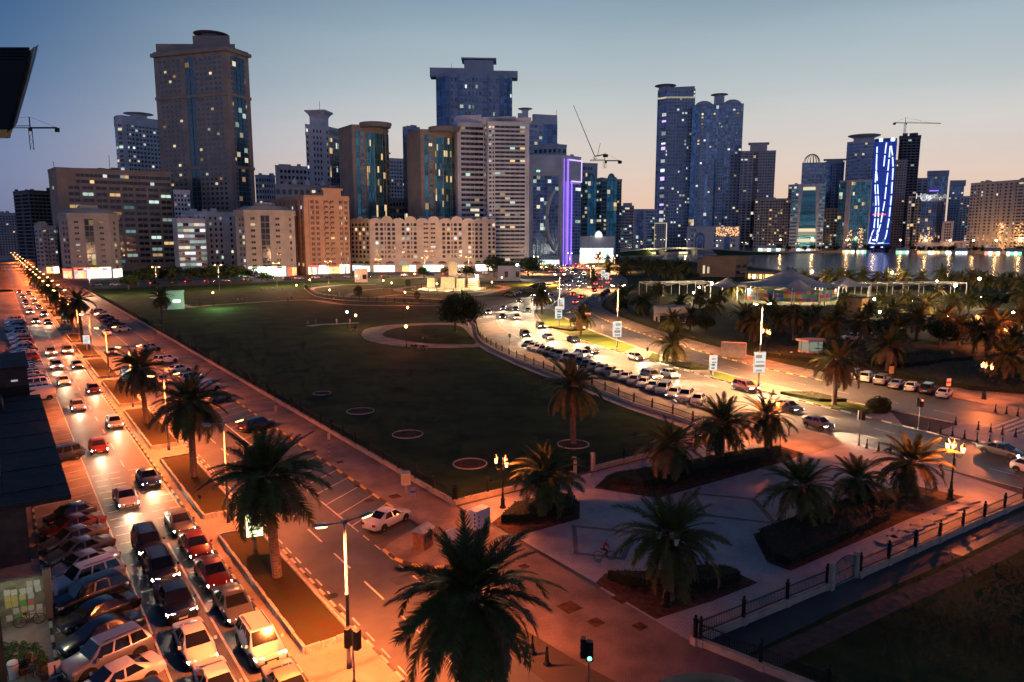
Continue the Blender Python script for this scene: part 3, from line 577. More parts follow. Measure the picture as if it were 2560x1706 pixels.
b = Bld('tower', 'white residential tower with a flared rooftop turret', [(704, 0), (757, 10), (779, 22)], 290, 650, white, 28, lit=.12, ym=360); b.face(0, 'w f w w w f w', 22, wfrac=.42); b.face(1, 'ggg', 22)
p, z = b.roofbox(.42, 20, 8, 14); q = MB(); q.lathe([(8, z), (10, z + 3), (13, z + 5), (13, z + 6)], 4, p.x, p.y); q.obj('turret', white, b.e); b.antenna(.45, 22).cornice(.94, 2.5, .5).cornice(.72, 1, .4).cornice(.5, 1, .4).done()
# --- two brown and teal towers ---
def teal(label, x0, x1, xa, xb, top, dist, sd):
    random.seed(sd); b = Bld('tower', label, [(x0, 26), (x0 + (x1 - x0) * .27, 2), (x0 + (x1 - x0) * .52, 3), (x0 + (x1 - x0) * .72, 0), (x0 + (x1 - x0) * .88, 5), (x1, 16)], top, dist, brown, 26, lit=.16, lits=(0, 0, 1), gm=glass_t, fm=brown, ind=70, ym=400, group='twin brown and teal towers')
    b.face(0, 'fff', 20); b.face(1, 'f g b', 19, zt=3); b.face(2, 'fggggg', 20, zt=5, litk=1.4); b.face(3, 'gggg', 20, zt=5, litk=1.6); b.face(4, 'gpg', 20, zt=4); a, u, n, L = b.seg(4)
    for k in range(13): b.unit('balcony', a, u, n, L * .92, 12 + k * (b.H - 24) / 13, 4, 1)
    q = MB(); a, u, n, L = b.seg(2); c = a + u * L - n * 3; q.lathe([(11, b.H - 1), (12, b.H + 1.5), (12, b.H + 2.2)], 20, c.x, c.y); q.obj('crown_ring', grey, b.e); b.clutter(5).cornice(.985, 1.2, .5).done()
teal('brown and teal glass tower directly right of the peach slab', 781, 894, 0, 0, 290, 560, 21)
teal('brown and teal glass tower behind the cream arched block', 936, 1052, 0, 0, 300, 545, 22)
random.seed(31)
b = Bld('office_tower', 'narrow dark glass tower face left of the second teal tower', [(928, 10), (938, 0), (966, 8)], 292, 600, dkblue, 25, lit=.1, gm=glass_n, ym=400); b.face(0, 'g', 22); b.face(1, 'gggg', 22); b.clutter(4).done()
b = Bld('apartment_tower', 'pale distant tower between the two teal towers', [(893, 0), (930, 6)], 366, 800, white, 25, lit=.15); b.face(0, 'nwwwww', 26).done()
b = Bld('apartment_block', 'low grey block between the two teal towers', [(895, 0), (930, 3)], 458, 620, dkblue, 25, lit=.1); b.face(0, 'wwwww', 9).done()
# --- big blue tower ---
b = Bld('skyscraper', 'broad dark blue tower with rooftop lantern in the middle', [(1003, 14), (1024, 0), (1158, 4), (1177, 16)], 172, 760, dkblue, 34, lit=.1, lits=(1, 3, 2, 0), gm=glass_n, ym=230, fm=mat('trim_navy', (.26, .32, .44), .6))
b.face(0, 'gg', 27); b.face(1, 'g p w w p b w w w w w b p w w w p g', 27, wfrac=.5); b.face(2, 'wgw', 27)
for fx in (.0, 1.0): p, z = b.roofbox(fx, 7, 5, 7); b.roofbox(fx, 10, .8, 10, z=z)
b.roofbox(.2, 44, 9, 14); b.roofbox(.6, 74, 7, 16); p, z = b.roofbox(.56, 30, 14, 18, dkblue, z=b.H + 3); b.roofbox(.56, 36, 1.4, 24, z=z + 1); b.clutter(6).antenna(.2, 14).done()
# --- white band towers ---
b = Bld('office_tower', 'white tower with horizontal window bands, left of the banded pair', [(1046, 10), (1052, 0), (1116, 4)], 284, 545, white, 26, lit=.14, lits=(0, 2, 1), ym=400, group='banded white towers'); b.face(0, 'f', 26); b.face(1, 'f B n', 27, slab=0); b.roofbox(.45, 22, 5, 12); b.roofbox(.45, 20, 2, 10, z=b.H + 5); b.clutter(4).done()
b = Bld('office_tower', 'white tower with horizontal window bands and TOLET lettering', [(1118, 8), (1122, 0), (1216, 4)], 282, 520, white, 26, lit=.2, lits=(2, 2, 1, 0), ym=400, group='banded white towers'); b.face(1, 'w n B f', 34, zb=3, hfrac=.5); b.roofbox(.3, 24, 5, 12, white); b.roofbox(.62, 26, 4, 12); b.clutter(5)
a, u, n, L = b.seg(1); BT = b; b.done()
b = Bld('office_tower', 'grey glass tower with sloped white roof behind the banded pair', [(1182, 8), (1226, 0), (1280, 8)], 280, 700, pale, 26, lit=.2, lits=(2, 1), gm=glass_n, ym=330); b.face(0, 'B', 24); b.face(1, 'w w g g g', 24); a, u, n, L = b.seg(1); b.bar(a, u, n, 0, L, b.H, b.H + 7, -4); b.roofbox(.2, 10, 9, 8, white); p, z = b.roofbox(.25, 6, 12, 6, white); b.disc(p, z, 7, 1, .5); b.antenna(.98, 12).done()
b = Bld('office_block', 'stepped dark block with a turret behind the violet-lit bank', [(1226, 6), (1280, 0), (1302, 6)], 334, 640, dkblue, 24, lit=.1, ym=345); b.face(0, 'wwwww', 16); b.face(1, 'ww', 16); b.clutter(4).done()
# --- cream arched block ---
random.seed(41)
b = Bld('apartment_block', 'long cream block with arched windows and scalloped parapet', [(807, 20), (850, 2), (1090, 0), (1139, 12)], 508, 500, cream, 26, lit=.3, lits=(1, 1, 0, 3, 4), ind=290, ym=560, par=0)
b.face(0, 'a a a a a', 8, zb=9, zt=1); b.face(1, 'f a a t a a f a a t a f b b f a a t a a f a t', 8, zb=9, zt=1); b.face(2, 'a a f a a', 8, zb=9, zt=1)
for i in range(3):
    a, u, n, L = b.seg(i); q = max(3, round(L / 8)); r = L / q / 2
    for j in range(q):
        c = (j + .5) * L / q; pr = [(c + r * .98 * math.cos(t), b.H + (3.2 if j % 2 else 1.8) * math.sin(t)) for t in [PI * k / 8 for k in range(9)]]
        m_ = MB(); m_.add([b.P3(a, u, n, x, z, .1) for x, z in pr] + [b.P3(a, u, n, x, z, -.5) for x, z in pr], [tuple(range(9)), tuple(range(9, 18))[::-1]] + [(k, k + 9, k + 10, k + 1) for k in range(8)]); m_.obj('parapet_arch', b.wm, b.e)
    b.bar(a, u, n, 0, L, 7.6, 8.6, .9)
    for j in range(max(3, round(L / 9))):
        c = (j + .5) * L / max(3, round(L / 9)); r = 3.2; m_ = MB(); pr = [(c + r * math.cos(t), 5.2 + 2.1 * math.sin(t)) for t in [PI * k / 8 for k in range(9)]]; m_.add([b.P3(a, u, n, x, z, .12) for x, z in pr], [tuple(range(9))]); m_.obj('arch_window', [LITS[2] if random.random() < .35 else glass_d], b.e)
b.cornice(.98, .8, .5); b.shop(0, 4, [shop_c]); b.shop(1, 4.4, [shop_w, shop_w, shop_w, cream, shop_o, shop_w, cream], n_=14); b.shop(2, 4.6, [shop_w]); b.clutter(12).done()
# --- violet neon bank ---
b = Bld('bank_tower', 'white-framed dark glass bank outlined with violet neon', [(1216, 0), (1296, 4), (1334, 22)], 358, 610, white, 26, lit=.08, lits=(2, 1, 3), gm=glass_n, ym=450); a, u, n, L = b.seg(0)
b.face(0, 'f ggggggg f t', 22, zb=8, zt=16, litk=1.6); c0 = L * .98; R = b.H * .42
pts = [(L * .92 - L * .42 * math.cos(t), b.H * .42 + b.H * .3 * math.sin(t)) for t in [(-1.15 + 2.3 * k / 16) for k in range(17)]]
m_ = MB(); m_.tube([b.P3(a, u, n, x, z, .8) for x, z in pts], 1.7, 8); m_.obj('arc_rib', white, b.e); b.bar(a, u, n, 0, L * .05, 0, b.H, 1.0)
b.bar(a, u, n, L * .88, L, 0, b.H, 1.0); b.bar(a, u, n, 0, L, b.H - 14, b.H - 8, .8)
a, u, n, L = b.seg(1); b.face(1, 'f g g', 22, zb=8, zt=22, litk=1.5); b.bar(a, u, n, L * .1, L, b.H - 20, b.H - 2, 1.0)
for x0, x1, z0, z1, nm in ((.12, .2, 0, b.H - 2, neon_v), (.2, 1, b.H - 3, b.H - 2, neon_p), (.36, 1, b.H - 20.5, b.H - 19.5, neon_p), (.36, .42, 0, b.H - 20, neon_v), (.96, 1, b.H - 20, b.H - 2, neon_p)):
    m_ = MB(); p = a + u * L * x0 + n * 1.05; m_.obox((p.x, p.y), u, n, L * (x1 - x0), .3, z0, z1); m_.obj('neon_tube', [nm], b.e)
a0, u0, n0, L0 = b.seg(0); m_ = MB(); p = a0 + u0 * L0 * .985; m_.obox((p.x, p.y), u0, n0, L0 * .015, 1.3, 0, b.H - 2); m_.obj('neon_tube', [neon_v], b.e); m_ = MB(); p = a0 + u0 * L0 * .2; m_.obox((p.x, p.y), u0, n0, 3, .9, b.H - 13, b.H - 11.5); m_.obj('roof_lamp', [wall_green], b.e); b.shop(0, 4, [shop_c]); b.clutter(3).done()
# --- arched teal glass blocks ---
random.seed(51)
for k, (x0, x1, lb, d) in enumerate(((1330, 1370, 'teal glass block with rounded arch top right of the violet bank', 700), (1374, 1417, 'second teal glass block with rounded arch top near the bright mall', 720))):
    b = Bld('office_tower', lb, [(x0 - 6, 14), (x0 + 8, 3), (x0 + 20, 0), (x1, 6)], 412, d, dkblue, 26, lit=.14, lits=(1, 2, 0), gm=glass_t, fm=mat('trim_teal', (.2, .3, .32), .5), ym=470, group='arched teal glass blocks'); b.face(0, 'B', 18); b.face(1, 'B', 18); b.face(2, 'ggg', 18, zt=2); 
    a, u, n, L = b.seg(2); m_ = MB(); m_.tube([b.P3(a, u, n, L * .4 + L * .34 * math.cos(t), b.H - 2 + 7 * math.sin(t), .3) for t in [PI * j / 12 for j in range(13)]], .8, 6); m_.obj('arch_rib', b.fm, b.e); m_ = MB(); m_.add([b.P3(a, u, n, L * .4 + L * .34 * math.cos(t), b.H - 2 + 7 * math.sin(t), .1) for t in [PI * j / 12 for j in range(13)]] , [tuple(range(13))]); m_.obj('arch_glass', glass_t, b.e); b.clutter(3).done()
b = Bld('apartment_tower', 'slim dark tower at the right end of the teal blocks', [(1414, 4), (1429, 0)], 414, 760, dkblue, 20, lit=.2); b.face(0, 'nwn', 24).done()
b = Bld('unfinished_tower', 'pale curved tower under construction behind the violet bank', [(1318, 0), (1345, 3), (1373, 10)], 376, 820, pale, 24, lit=.05, ym=390); b.face(0, 'wwww', 14); b.face(1, 'wwwff', 14).done()
b = Bld('shopping_mall', 'low bright white shopping mall at the end of the curved road', [(1318, 6), (1330, 0), (1412, 8)], 546, 660, white, 30, lit=.6, lits=(2, 3, 2), ym=555); b.shop(1, 12, [shop_c, shop_w, shop_c, shop_w], n_=8, sign=[neon_w, shop_c]); b.shop(0, 10, [shop_o]); a, u, n, L = b.seg(1); m_ = MB(); p = a + u * L * .55; m_.lathe([(3.4, b.H), (3.6, b.H + 2), (2.6, b.H + 4.5), (.4, b.H + 6)], 14, p.x, p.y); m_.obj('dome', [LITS[3]], b.e); b.done()
# --- far shore of the lagoon ---
random.seed(61)
b = Bld('office_block', 'low brown block left of the pair of lagoon towers', [(1427, 8), (1436, 0), (1457, 6)], 474, 1150, mauve, 30, lit=.3, lits=(1, 2, 3)); b.face(0, 'B', 14); b.face(1, 'B', 14); b.roofbox(.5, 14, 5).__class__; b.done()
b = Bld('office_block', 'glass-fronted grey block at the foot of the lagoon towers', [(1457, 0), (1485, 3), (1510, 8)], 482, 1180, pale, 30, lit=.25, lits=(2, 3, 1), gm=glass_n); b.face(0, 'f g g g f', 12); b.face(1, 'B', 12); b.done()
b = Bld('office_block', 'small pale block with green lit windows near the bridge', [(1424, 0), (1452, 4)], 530, 1080, pale, 26, lit=.5, lits=(2, 5, 3)); b.face(0, 'f B', 6).done()
b = Bld('skyscraper', 'tall slender blue tower with lit balconies, left of lagoon pair', [(1507, 10), (1528, 0), (1592, 10)], 206, 1260, dkblue, 38, lit=.2, lits=(3, 2, 1, 3), gm=glass_n, fm=pale, ym=380, group='tall lagoon towers'); b.face(0, 'gWg', 44, litk=.5); b.face(1, 'n w n w w n w w n w n', 46, litk=1.1)
a, u, n, L = b.seg(0); ah, uh, nh, Lh = b.seg(1)
for k in range(14):
    m_ = MB(); p = a + u * L * .55; z = 30 + k * (b.H - 70) / 13 + random.uniform(-4, 4); m_.obox((p.x, p.y), u, n, L * .42, .6, z, z + random.choice((3, 5, 6))); m_.obj('lit_floor', [LITS[3] if k % 3 else neon_p], b.e)
for sg in ((a, u, n, L), (ah, uh, nh, Lh)): m_ = MB(); p = sg[0] + sg[1] * .5; m_.obox((p.x, p.y), sg[1], sg[2], sg[3] - 1, .6, b.H - 14, b.H - 11.5); m_.obj('lit_floor', [LITS[1]], b.e)
p, z = b.roofbox(.2, 22, 5, 18, dkblue); b.disc(p, z, 18, 1.2, 3); b.roofbox(.65, 40, 5, 20, dkblue).__class__; b.clutter(5).done()
b = Bld('skyscraper', 'broad blue tower with arched crown, right of the lagoon pair', [(1586, 14), (1606, 2), (1640, 4), (1668, 0), (1702, 12)], 240, 1240, dkblue, 40, lit=.12, lits=(1, 3, 0), gm=glass_b, fm=pale, ym=400, group='tall lagoon towers'); b.face(0, 'g n', 44); b.face(1, 'w w g w w', 44); b.face(2, 'g w n w g', 44); b.face(3, 'w w w w', 44)
for fx, r in ((.22, 15), (.78, 15)):
    aa, bb = Vector(b.pl[0]), Vector(b.pl[4]); p = aa.lerp(bb, fx) + b.v * 10; u_ = (bb - aa).normalized(); m_ = MB(); q = [(p + u_ * r * math.cos(t), b.H + 10 * math.sin(t)) for t in [PI * k / 10 for k in range(11)]]; o_ = [(w.x, w.y, z) for w, z in q]; k_ = [(w.x + b.v.x * 16, w.y + b.v.y * 16, z) for w, z in q]; m_.add(o_ + k_, [tuple(range(11)), tuple(range(11, 22))[::-1]] + [(i, i + 11, i + 12, i + 1) for i in range(10)]); m_.obj('crown_vault', pale, b.e)
p, z = b.roofbox(.52, 16, 14, 14, pale); b.disc(p, z, 14, 1.2, 2.5); b.done()
b = Bld('hotel_podium', 'white podium with great arched portal under the lagoon towers', [(1578, 0), (1700, 8)], 522, 1190, white, 24, lit=.3, ym=545, gm=glass_n); a, u, n, L = b.seg(0); b.face(0, 'f n n f f f f n n f f n n n f', 4)
for c, r, zt in ((.25, .1, .8), (.25, .055, .62), (.76, .06, .62)):
    m_ = MB(); R = L * r; zz = b.H * zt - R; pr = [(c * L - R, 0), (c * L + R, 0)] + [(c * L + R * math.cos(t), zz + R * math.sin(t)) for t in [PI * k / 12 for k in range(13)]]; m_.add([b.P3(a, u, n, x, z, .3 + .3 * (r < .06)) for x, z in pr], [tuple(range(len(pr)))]); m_.obj('arch_glass', glass_n, b.e); m_ = MB(); m_.tube([b.P3(a, u, n, x, z, .6) for x, z in pr[1:] + pr[:1]], 1.0, 6); m_.obj('arch_frame', white, b.e)
m_ = MB(); 
for k in range(150):
    x = random.uniform(.55, .97) * L; z = b.H * random.uniform(.62, 1.0); p = a + u * x; m_.obox((p.x, p.y), u, n, .9, .5, z, z + .8)
m_.obj('string_light', [emat('string_orange', (1, .45, .15), 2.5)], b.e, kind='stuff'); b.done()
b = Bld('light_portal', 'thin illuminated portal frame before the tall slender tower', [(1503, 0), (1532, 2)], 512, 1180, pale, 3, ym=540, par=0); a, u, n, L = b.seg(0)
for x0, x1, z0, z1 in ((0, .06, 0, b.H), (.94, 1, 0, b.H), (0, 1, b.H - 1.4, b.H)): m_ = MB(); p = a + u * L * x0; m_.obox((p.x, p.y), u, n, L * (x1 - x0), .5, z0, z1); m_.obj('lit_edge', [LITS[1]], b.e)
b.face(0, 'wwwww', 12, litk=3).done()
b = Bld('apartment_tower', 'grey apartment tower with a railed roof box right of the lagoon pair', [(1699, 0), (1728, 4), (1779, 8)], 348, 1230, mauve, 36, lit=.14, lits=(1, 3), gm=glass_d, ym=430); b.face(0, 'n w w', 34); b.face(1, 'g g n w w w w w w', 34); p, z = b.roofbox(.5, 26, 12, 18); b.roofbox(.5, 32, 1.5, 22, z=z); b.done()
b = Bld('apartment_block', 'brown apartment block with arched roof windows by the lagoon', [(1733, 6), (1774, 0), (1822, 5)], 458, 1180, sand, 30, lit=.3, lits=(1, 0, 4), ym=500); b.face(0, 'wnwnww', 17); b.face(1, 'w a w a a w a w', 17); b.clutter(3).done()
b = Bld('office_tower', 'pale tapered office tower with a narrowing glass front', [(1816, 4), (1832, 0), (1880, 0), (1893, 4)], 424, 1150, pale, 28, lit=.3, lits=(2, 5, 3), gm=glass_t, ym=500); b.face(0, 'B', 18); b.face(2, 'B', 18); a, u, n, L = b.seg(1); H = b.H
m_ = MB(); 
for k in range(18):
    z0, z1 = 5 + k * (H - 8) / 18, 5 + (k + .9) * (H - 8) / 18; f = lambda z: .48 - .2 * z / H
    m_.add([b.P3(a, u, n, L * (.5 - f(z0)), z0, .4), b.P3(a, u, n, L * (.5 + f(z0)), z0, .4), b.P3(a, u, n, L * (.5 + f(z1)), z1, .4), b.P3(a, u, n, L * (.5 - f(z1)), z1, .4)], [(0, 1, 2, 3)], 2 if random.random() < .2 else 0)
m_.obj('glass_front', [glass_t] + LITS, b.e); b.shop(1, 5, [shop_c, LITS[1]]).done()
b = Bld('apartment_tower', 'white tower crowned with an open wire dome frame', [(1842, 0), (1896, 6)], 374, 1330, white, 34, lit=.08, ym=400, gm=glass_b); b.face(0, 'n w w w w w n', 24); aa, bb = Vector(b.pl[0]), Vector(b.pl[1]); p = aa.lerp(bb, .4) + b.v * 12; m_ = MB()
for k in range(8): t0 = PI * k / 8; m_.tube([(p.x + 13 * math.cos(t) * math.cos(t0), p.y + 13 * math.cos(t) * math.sin(t0), b.H + 16 * math.sin(t)) for t in [PI * j / 12 for j in range(13)]], .45, 4)
m_.obj('dome_frame', iron, b.e); b.done()
b = Bld('apartment_block', 'beige block with stepped roofs under the wire dome tower', [(1812, 0), (1900, 5)], 424, 1260, mauve, 30, lit=.2, lits=(1, 3)); b.face(0, 'w w w f w w w f w', 20); b.clutter(4).done()
b = Bld('office_tower', 'grey-blue tower with a flat winged cap next to the domed tower', [(1896, 0), (1941, 6)], 372, 1340, dkblue, 34, lit=.1, gm=glass_b); b.face(0, 'g g w g g', 28); p, z = b.roofbox(.5, 26, 4, 16); b.roofbox(.5, 36, 1.5, 20, z=z).__class__; b.done()
b = Bld('apartment_block', 'narrow cream block with white cornices left of the teal office', [(1895, 0), (1932, 3)], 480, 1200, sand, 30, lit=.25, lits=(1, 3, 2)); b.face(0, 'n w w w n', 13, slab=.5).done()
b = Bld('office_block', 'wide teal glass office block with pale patterned piers', [(1926, 5), (1950, 0), (2000, 6)], 416, 1170, mauve, 30, lit=.14, lits=(0, 1, 2), gm=glass_t, ym=480); b.face(0, 'ggf', 20); b.face(1, 'p ggggg p', 20); b.clutter(3)
m_ = MB(); a, u, n, L = b.seg(1)
for k in range(90):
    x = random.choice((.12, .62)) * L + random.gauss(0, 2); z = random.uniform(4, 34); p = a + u * x; m_.obox((p.x, p.y), u, n, .9, .6, z, z + .8)
m_.obj('string_light', [MATS['string_orange']], b.e, kind='stuff'); b.done()
# curved tower and blue LED sail
b = Bld('office_tower', 'pale curved tower with bands and flat cap behind the blue sail', [(1942, 12), (1972, 2), (2000, 0), (2052, 10)], 324, 1290, pale, 36, lit=.1, lits=(2, 1), gm=glass_n, ym=400); b.face(0, 'w B', 31, slab=0); b.face(1, 'B', 31); b.face(2, 'B', 31); p, z = b.roofbox(.35, 30, 7, 18); q = MB(); q.lathe([(16, z), (24, z + 3), (24, z + 4)], 16, p.x, p.y); q.obj('roof_cap', pale, b.e); b.done()
e = Bld('sail_tower', 'curved blue glass tower outlined with white light strips', [(2003, 6), (2014, 1), (2030, 0), (2044, 2), (2054, 8)], 318, 1195, mat('sail_blue', (.02, .05, .22), .25, metal=.4), 26, lit=.05, gm=mat('sail_glass', (.015, .04, .2), .15, metal=.4, emit=(.03, .07, .6), es=.35), lits=(5,), ym=420, par=0)
for i in range(4): e.face(i, 'gg', 30, zb=14, zt=4)
def on(x, z, o=1.2):
    t = x * 4; i = min(3, int(t)); a, u, n, L = e.seg(i); return e.P3(a, u, n, (t - i) * L, z * e.H, o)
for pts in ([(.18, .93), (.2, .8), (.28, .62)], [(.2, .84), (.22, .6), (.3, .4), (.28, .2), (.12, .08)], [(.5, .96), (.47, .74)], [(.66, .93), (.64, .7), (.6, .45), (.5, .25), (.4, .08)], [(.7, .93), (.86, .74), (.88, .5), (.84, .3), (.72, .1)], [(.3, .6), (.4, .4), (.42, .2), (.4, .09)], [(.1, .085), (.38, .075)], [(.46, .08), (.7, .085)], [(.2, -.0 + .045), (.7, .045)]):
    for i in range(len(pts) - 1):
        for s0, s1 in ((0, .42), (.5, .92)):
            f = lambda s: (pts[i][0] + (pts[i + 1][0] - pts[i][0]) * s, pts[i][1] + (pts[i + 1][1] - pts[i][1]) * s)
            MB().tube([on(*f(s0)), on(*f((s0 + s1) / 2)), on(*f(s1))], .75, 5).obj('light_strip', [neon_w], e.e)
for x in (.25, .68): MB().tube([on(x, .985), on(x + .12, .985)], 2.6, 6).obj('logo_light', [neon_w], e.e)
for k in range(7): MB().tube([on(.22 + k * .07, .335), on(.26 + k * .07, .335)], 1.1, 5).obj('red_sign', [sign_r], e.e)
a, u, n, L = e.seg(1)
for i in range(4): a, u, n, L = e.seg(i); m_ = MB(); m_.obox((a.x, a.y), u, n, L, .3, 12, 13.5); m_.obj('base_glow', [neon_b], e.e)
e.done()
b = Bld('apartment_tower', 'brown balconied tower right of the blue sail', [(2053, 0), (2086, 4)], 368, 1250, mauve, 34, lit=.12, lits=(1, 0)); b.face(0, 'b w b w b', 34); b.done()
b = Bld('unfinished_tower', 'tall dark unfinished tower with ragged top and crane', [(2062, 6), (2072, 0), (2111, 8)], 318, 1300, dark, 34, lit=.03, gm=MATS['void'], fm=grey, ym=380); b.face(0, 'W', 40, slab=.8, hfrac=.6); b.face(1, 'W W W W', 40, slab=1, hfrac=.6); UT = b
for k in range(6): b.roofbox(.1 + .16 * k, 7, random.uniform(3, 9), 7)
b.done()
b = Bld('apartment_tower', 'brown lower block with yellow lit stairwell below the unfinished tower', [(2086, 0), (2117, 4)], 452, 1210, sand, 30, lit=.4, lits=(0, 1, 1), ym=480); b.face(0, 'w g w w', 18).done()
b = Bld('apartment_tower', 'grey tower with sloped glazed roof beside the dark unfinished tower', [(2108, 0), (2134, 6)], 410, 1380, dkblue, 30, lit=.12); b.face(0, 'ww', 24).done()
HB = b = Bld('hotel', 'dark glass hotel with a glowing white script sign', [(2116, 0), (2152, 0), (2168, 8)], 448, 1190, dkblue, 30, lit=.1, lits=(4, 0), gm=glass_n, ym=480); b.face(0, 'gggggg', 17, zt=9); b.face(1, 'gg', 17, zt=9)
a, u, n, L = b.seg(0); m_ = MB(); p = a + u * L * .45; m_.obox((p.x, p.y), u, n, L * .6, .4, b.H + 5, b.H + 6.4); m_.obj('neon_tube', [neon_v], b.e); m_ = MB()
for k in range(160):
    x = random.choice((.2, .75)) * L + random.gauss(0, 3.5); z = abs(random.gauss(0, 12)) + 3; p = a + u * x; m_.obox((p.x, p.y), u, n, .9, .6, z, z + .8)
m_.obj('string_light', [MATS['string_orange']], b.e, kind='stuff'); b.done()
b = Bld('apartment_tower', 'hazy blue tower with chamfered top behind the script sign hotel', [(2131, 0), (2180, 4)], 402, 1500, dkblue, 36, lit=.08, gm=glass_b); b.face(0, 'w g w w g w', 22); b.roofbox(.5, 34, 8, 20).__class__; b.done()
b = Bld('apartment_block', 'dark block with two rows of arched windows right of the sign hotel', [(2166, 0), (2192, 2)], 510, 1170, mauve, 26, lit=.12); b.face(0, 'f a a a f', 10).done()
b = Bld('apartment_tower', 'slate tower with roof frame left of the long brown slab', [(2182, 0), (2216, 5)], 426, 1330, dkblue, 34, lit=.2, lits=(1, 3, 2), gm=glass_b); b.face(0, 'w w w w w', 24); b.roofbox(.55, 22, 8, 16).__class__; b.done()
b = Bld('apartment_block', 'pale slim block with green windows beside the long brown slab', [(2208, 0), (2230, 3)], 452, 1280, pale, 30, lit=.4, lits=(2, 5, 1)); b.face(0, 'w w w', 22).done()
b = Bld('apartment_block', 'low dark row of shuttered flats left of the long brown slab', [(2160, 0), (2228, 4)], 556, 1150, mauve, 26, lit=.1); b.face(0, 'p w p w p w p w p w', 6).done()
b = Bld('apartment_slab', 'long brown apartment slab with vertical fins at the right edge', [(2226, 8), (2240, 0), (2420, -60)], 422, 1160, sand, 34, lit=.1, lits=(1, 3, 3), ym=480); b.face(0, 'wn', 21); b.face(1, 'w n p w w p n n p w w p n h h n p w w p n w', 21, wfrac=.45); b.clutter(10)
a, u, n, L = b.seg(1); m_ = MB()
for k in range(110):
    x = random.choice((.38, .62)) * L + random.gauss(0, 4); z = random.uniform(4, 40); p = a + u * x; m_.obox((p.x, p.y), u, n, .9, .6, z, z + .8)
m_.obj('string_light', [MATS['string_orange']], b.e, kind='stuff'); b.done()
b = Bld('restaurant', 'low terrace building with string lights on the far quay', [(2105, 0), (2190, 4)], 560, 1120, mauve, 16, ym=570); b.face(0, 'w w w w w w w', 1, zb=2, litk=4); b.shop(0, 4, [shop_o, LITS[1], shop_w]).done()
b = Bld('restaurant', 'low bright cafe pavilion on the far quay left of the tapered tower', [(1740, 0), (1806, 4)], 566, 1110, pale, 14, ym=570); b.shop(0, 6, [shop_c, LITS[1], shop_w, LITS[2]], n_=6).done()
for k, (x0, x1) in enumerate(((1935, 1965), (1968, 1992), (2058, 2090), (2195, 2225), (2262, 2300), (2312, 2350))):
    b = Bld('kiosk', 'small lit waterfront kiosk on the far quay, %s from the left' % ORD[k], [(x0, 0), (x1, 2)], 570, 1108, mauve, 10, ym=572, par=0, group='waterfront kiosks'); b.shop(0, 4, [shop_o, shop_w, wall_green, shop_c][k % 4:k % 4 + 2], n_=4).done()
# text signs
def text(s, size, o, u, z, m, parent, name='lettering', n_off=.4, spacing=1.0, vertical=False):
    c = bpy.data.curves.new(name, 'FONT'); c.body = s; c.size = size; c.extrude = size * .02; c.align_x = 'CENTER'; c.space_line = .95
    t = bpy.data.objects.new(name, c); col.objects.link(t); dg = bpy.context.evaluated_depsgraph_get(); me = bpy.data.meshes.new_from_object(t.evaluated_get(dg)); bpy.data.objects.remove(t); bpy.data.curves.remove(c)
    me.materials.clear(); me.materials.append(m); ob = link(name, me, parent); n = Vector((u.y, -u.x)); p = o + n * n_off
    ob.matrix_local = Matrix(((u.x, 0, -u.y * -1, p.x), (u.y, 0, -u.x, p.y), (0, 1, 0, z), (0, 0, 0, 1))); return ob
a, u, n, L = HB.seg(0)
text('Hilton', 11, a + u * L * .32, u, HB.H - 5, LITS[3], HB.e, n_off=1.5)
text('\ufee5\ufeee\ufe98\ufee0\ufef4\ufeeb', 12, a + u * L * .8, u, HB.H - 5, LITS[3], HB.e, n_off=1.5)
a, u, n, L = BT.seg(1); text('T\nO\nL\nE\nT', 3.6, a + u * L * .955, u, BT.H * .62, dkblue, BT.e)
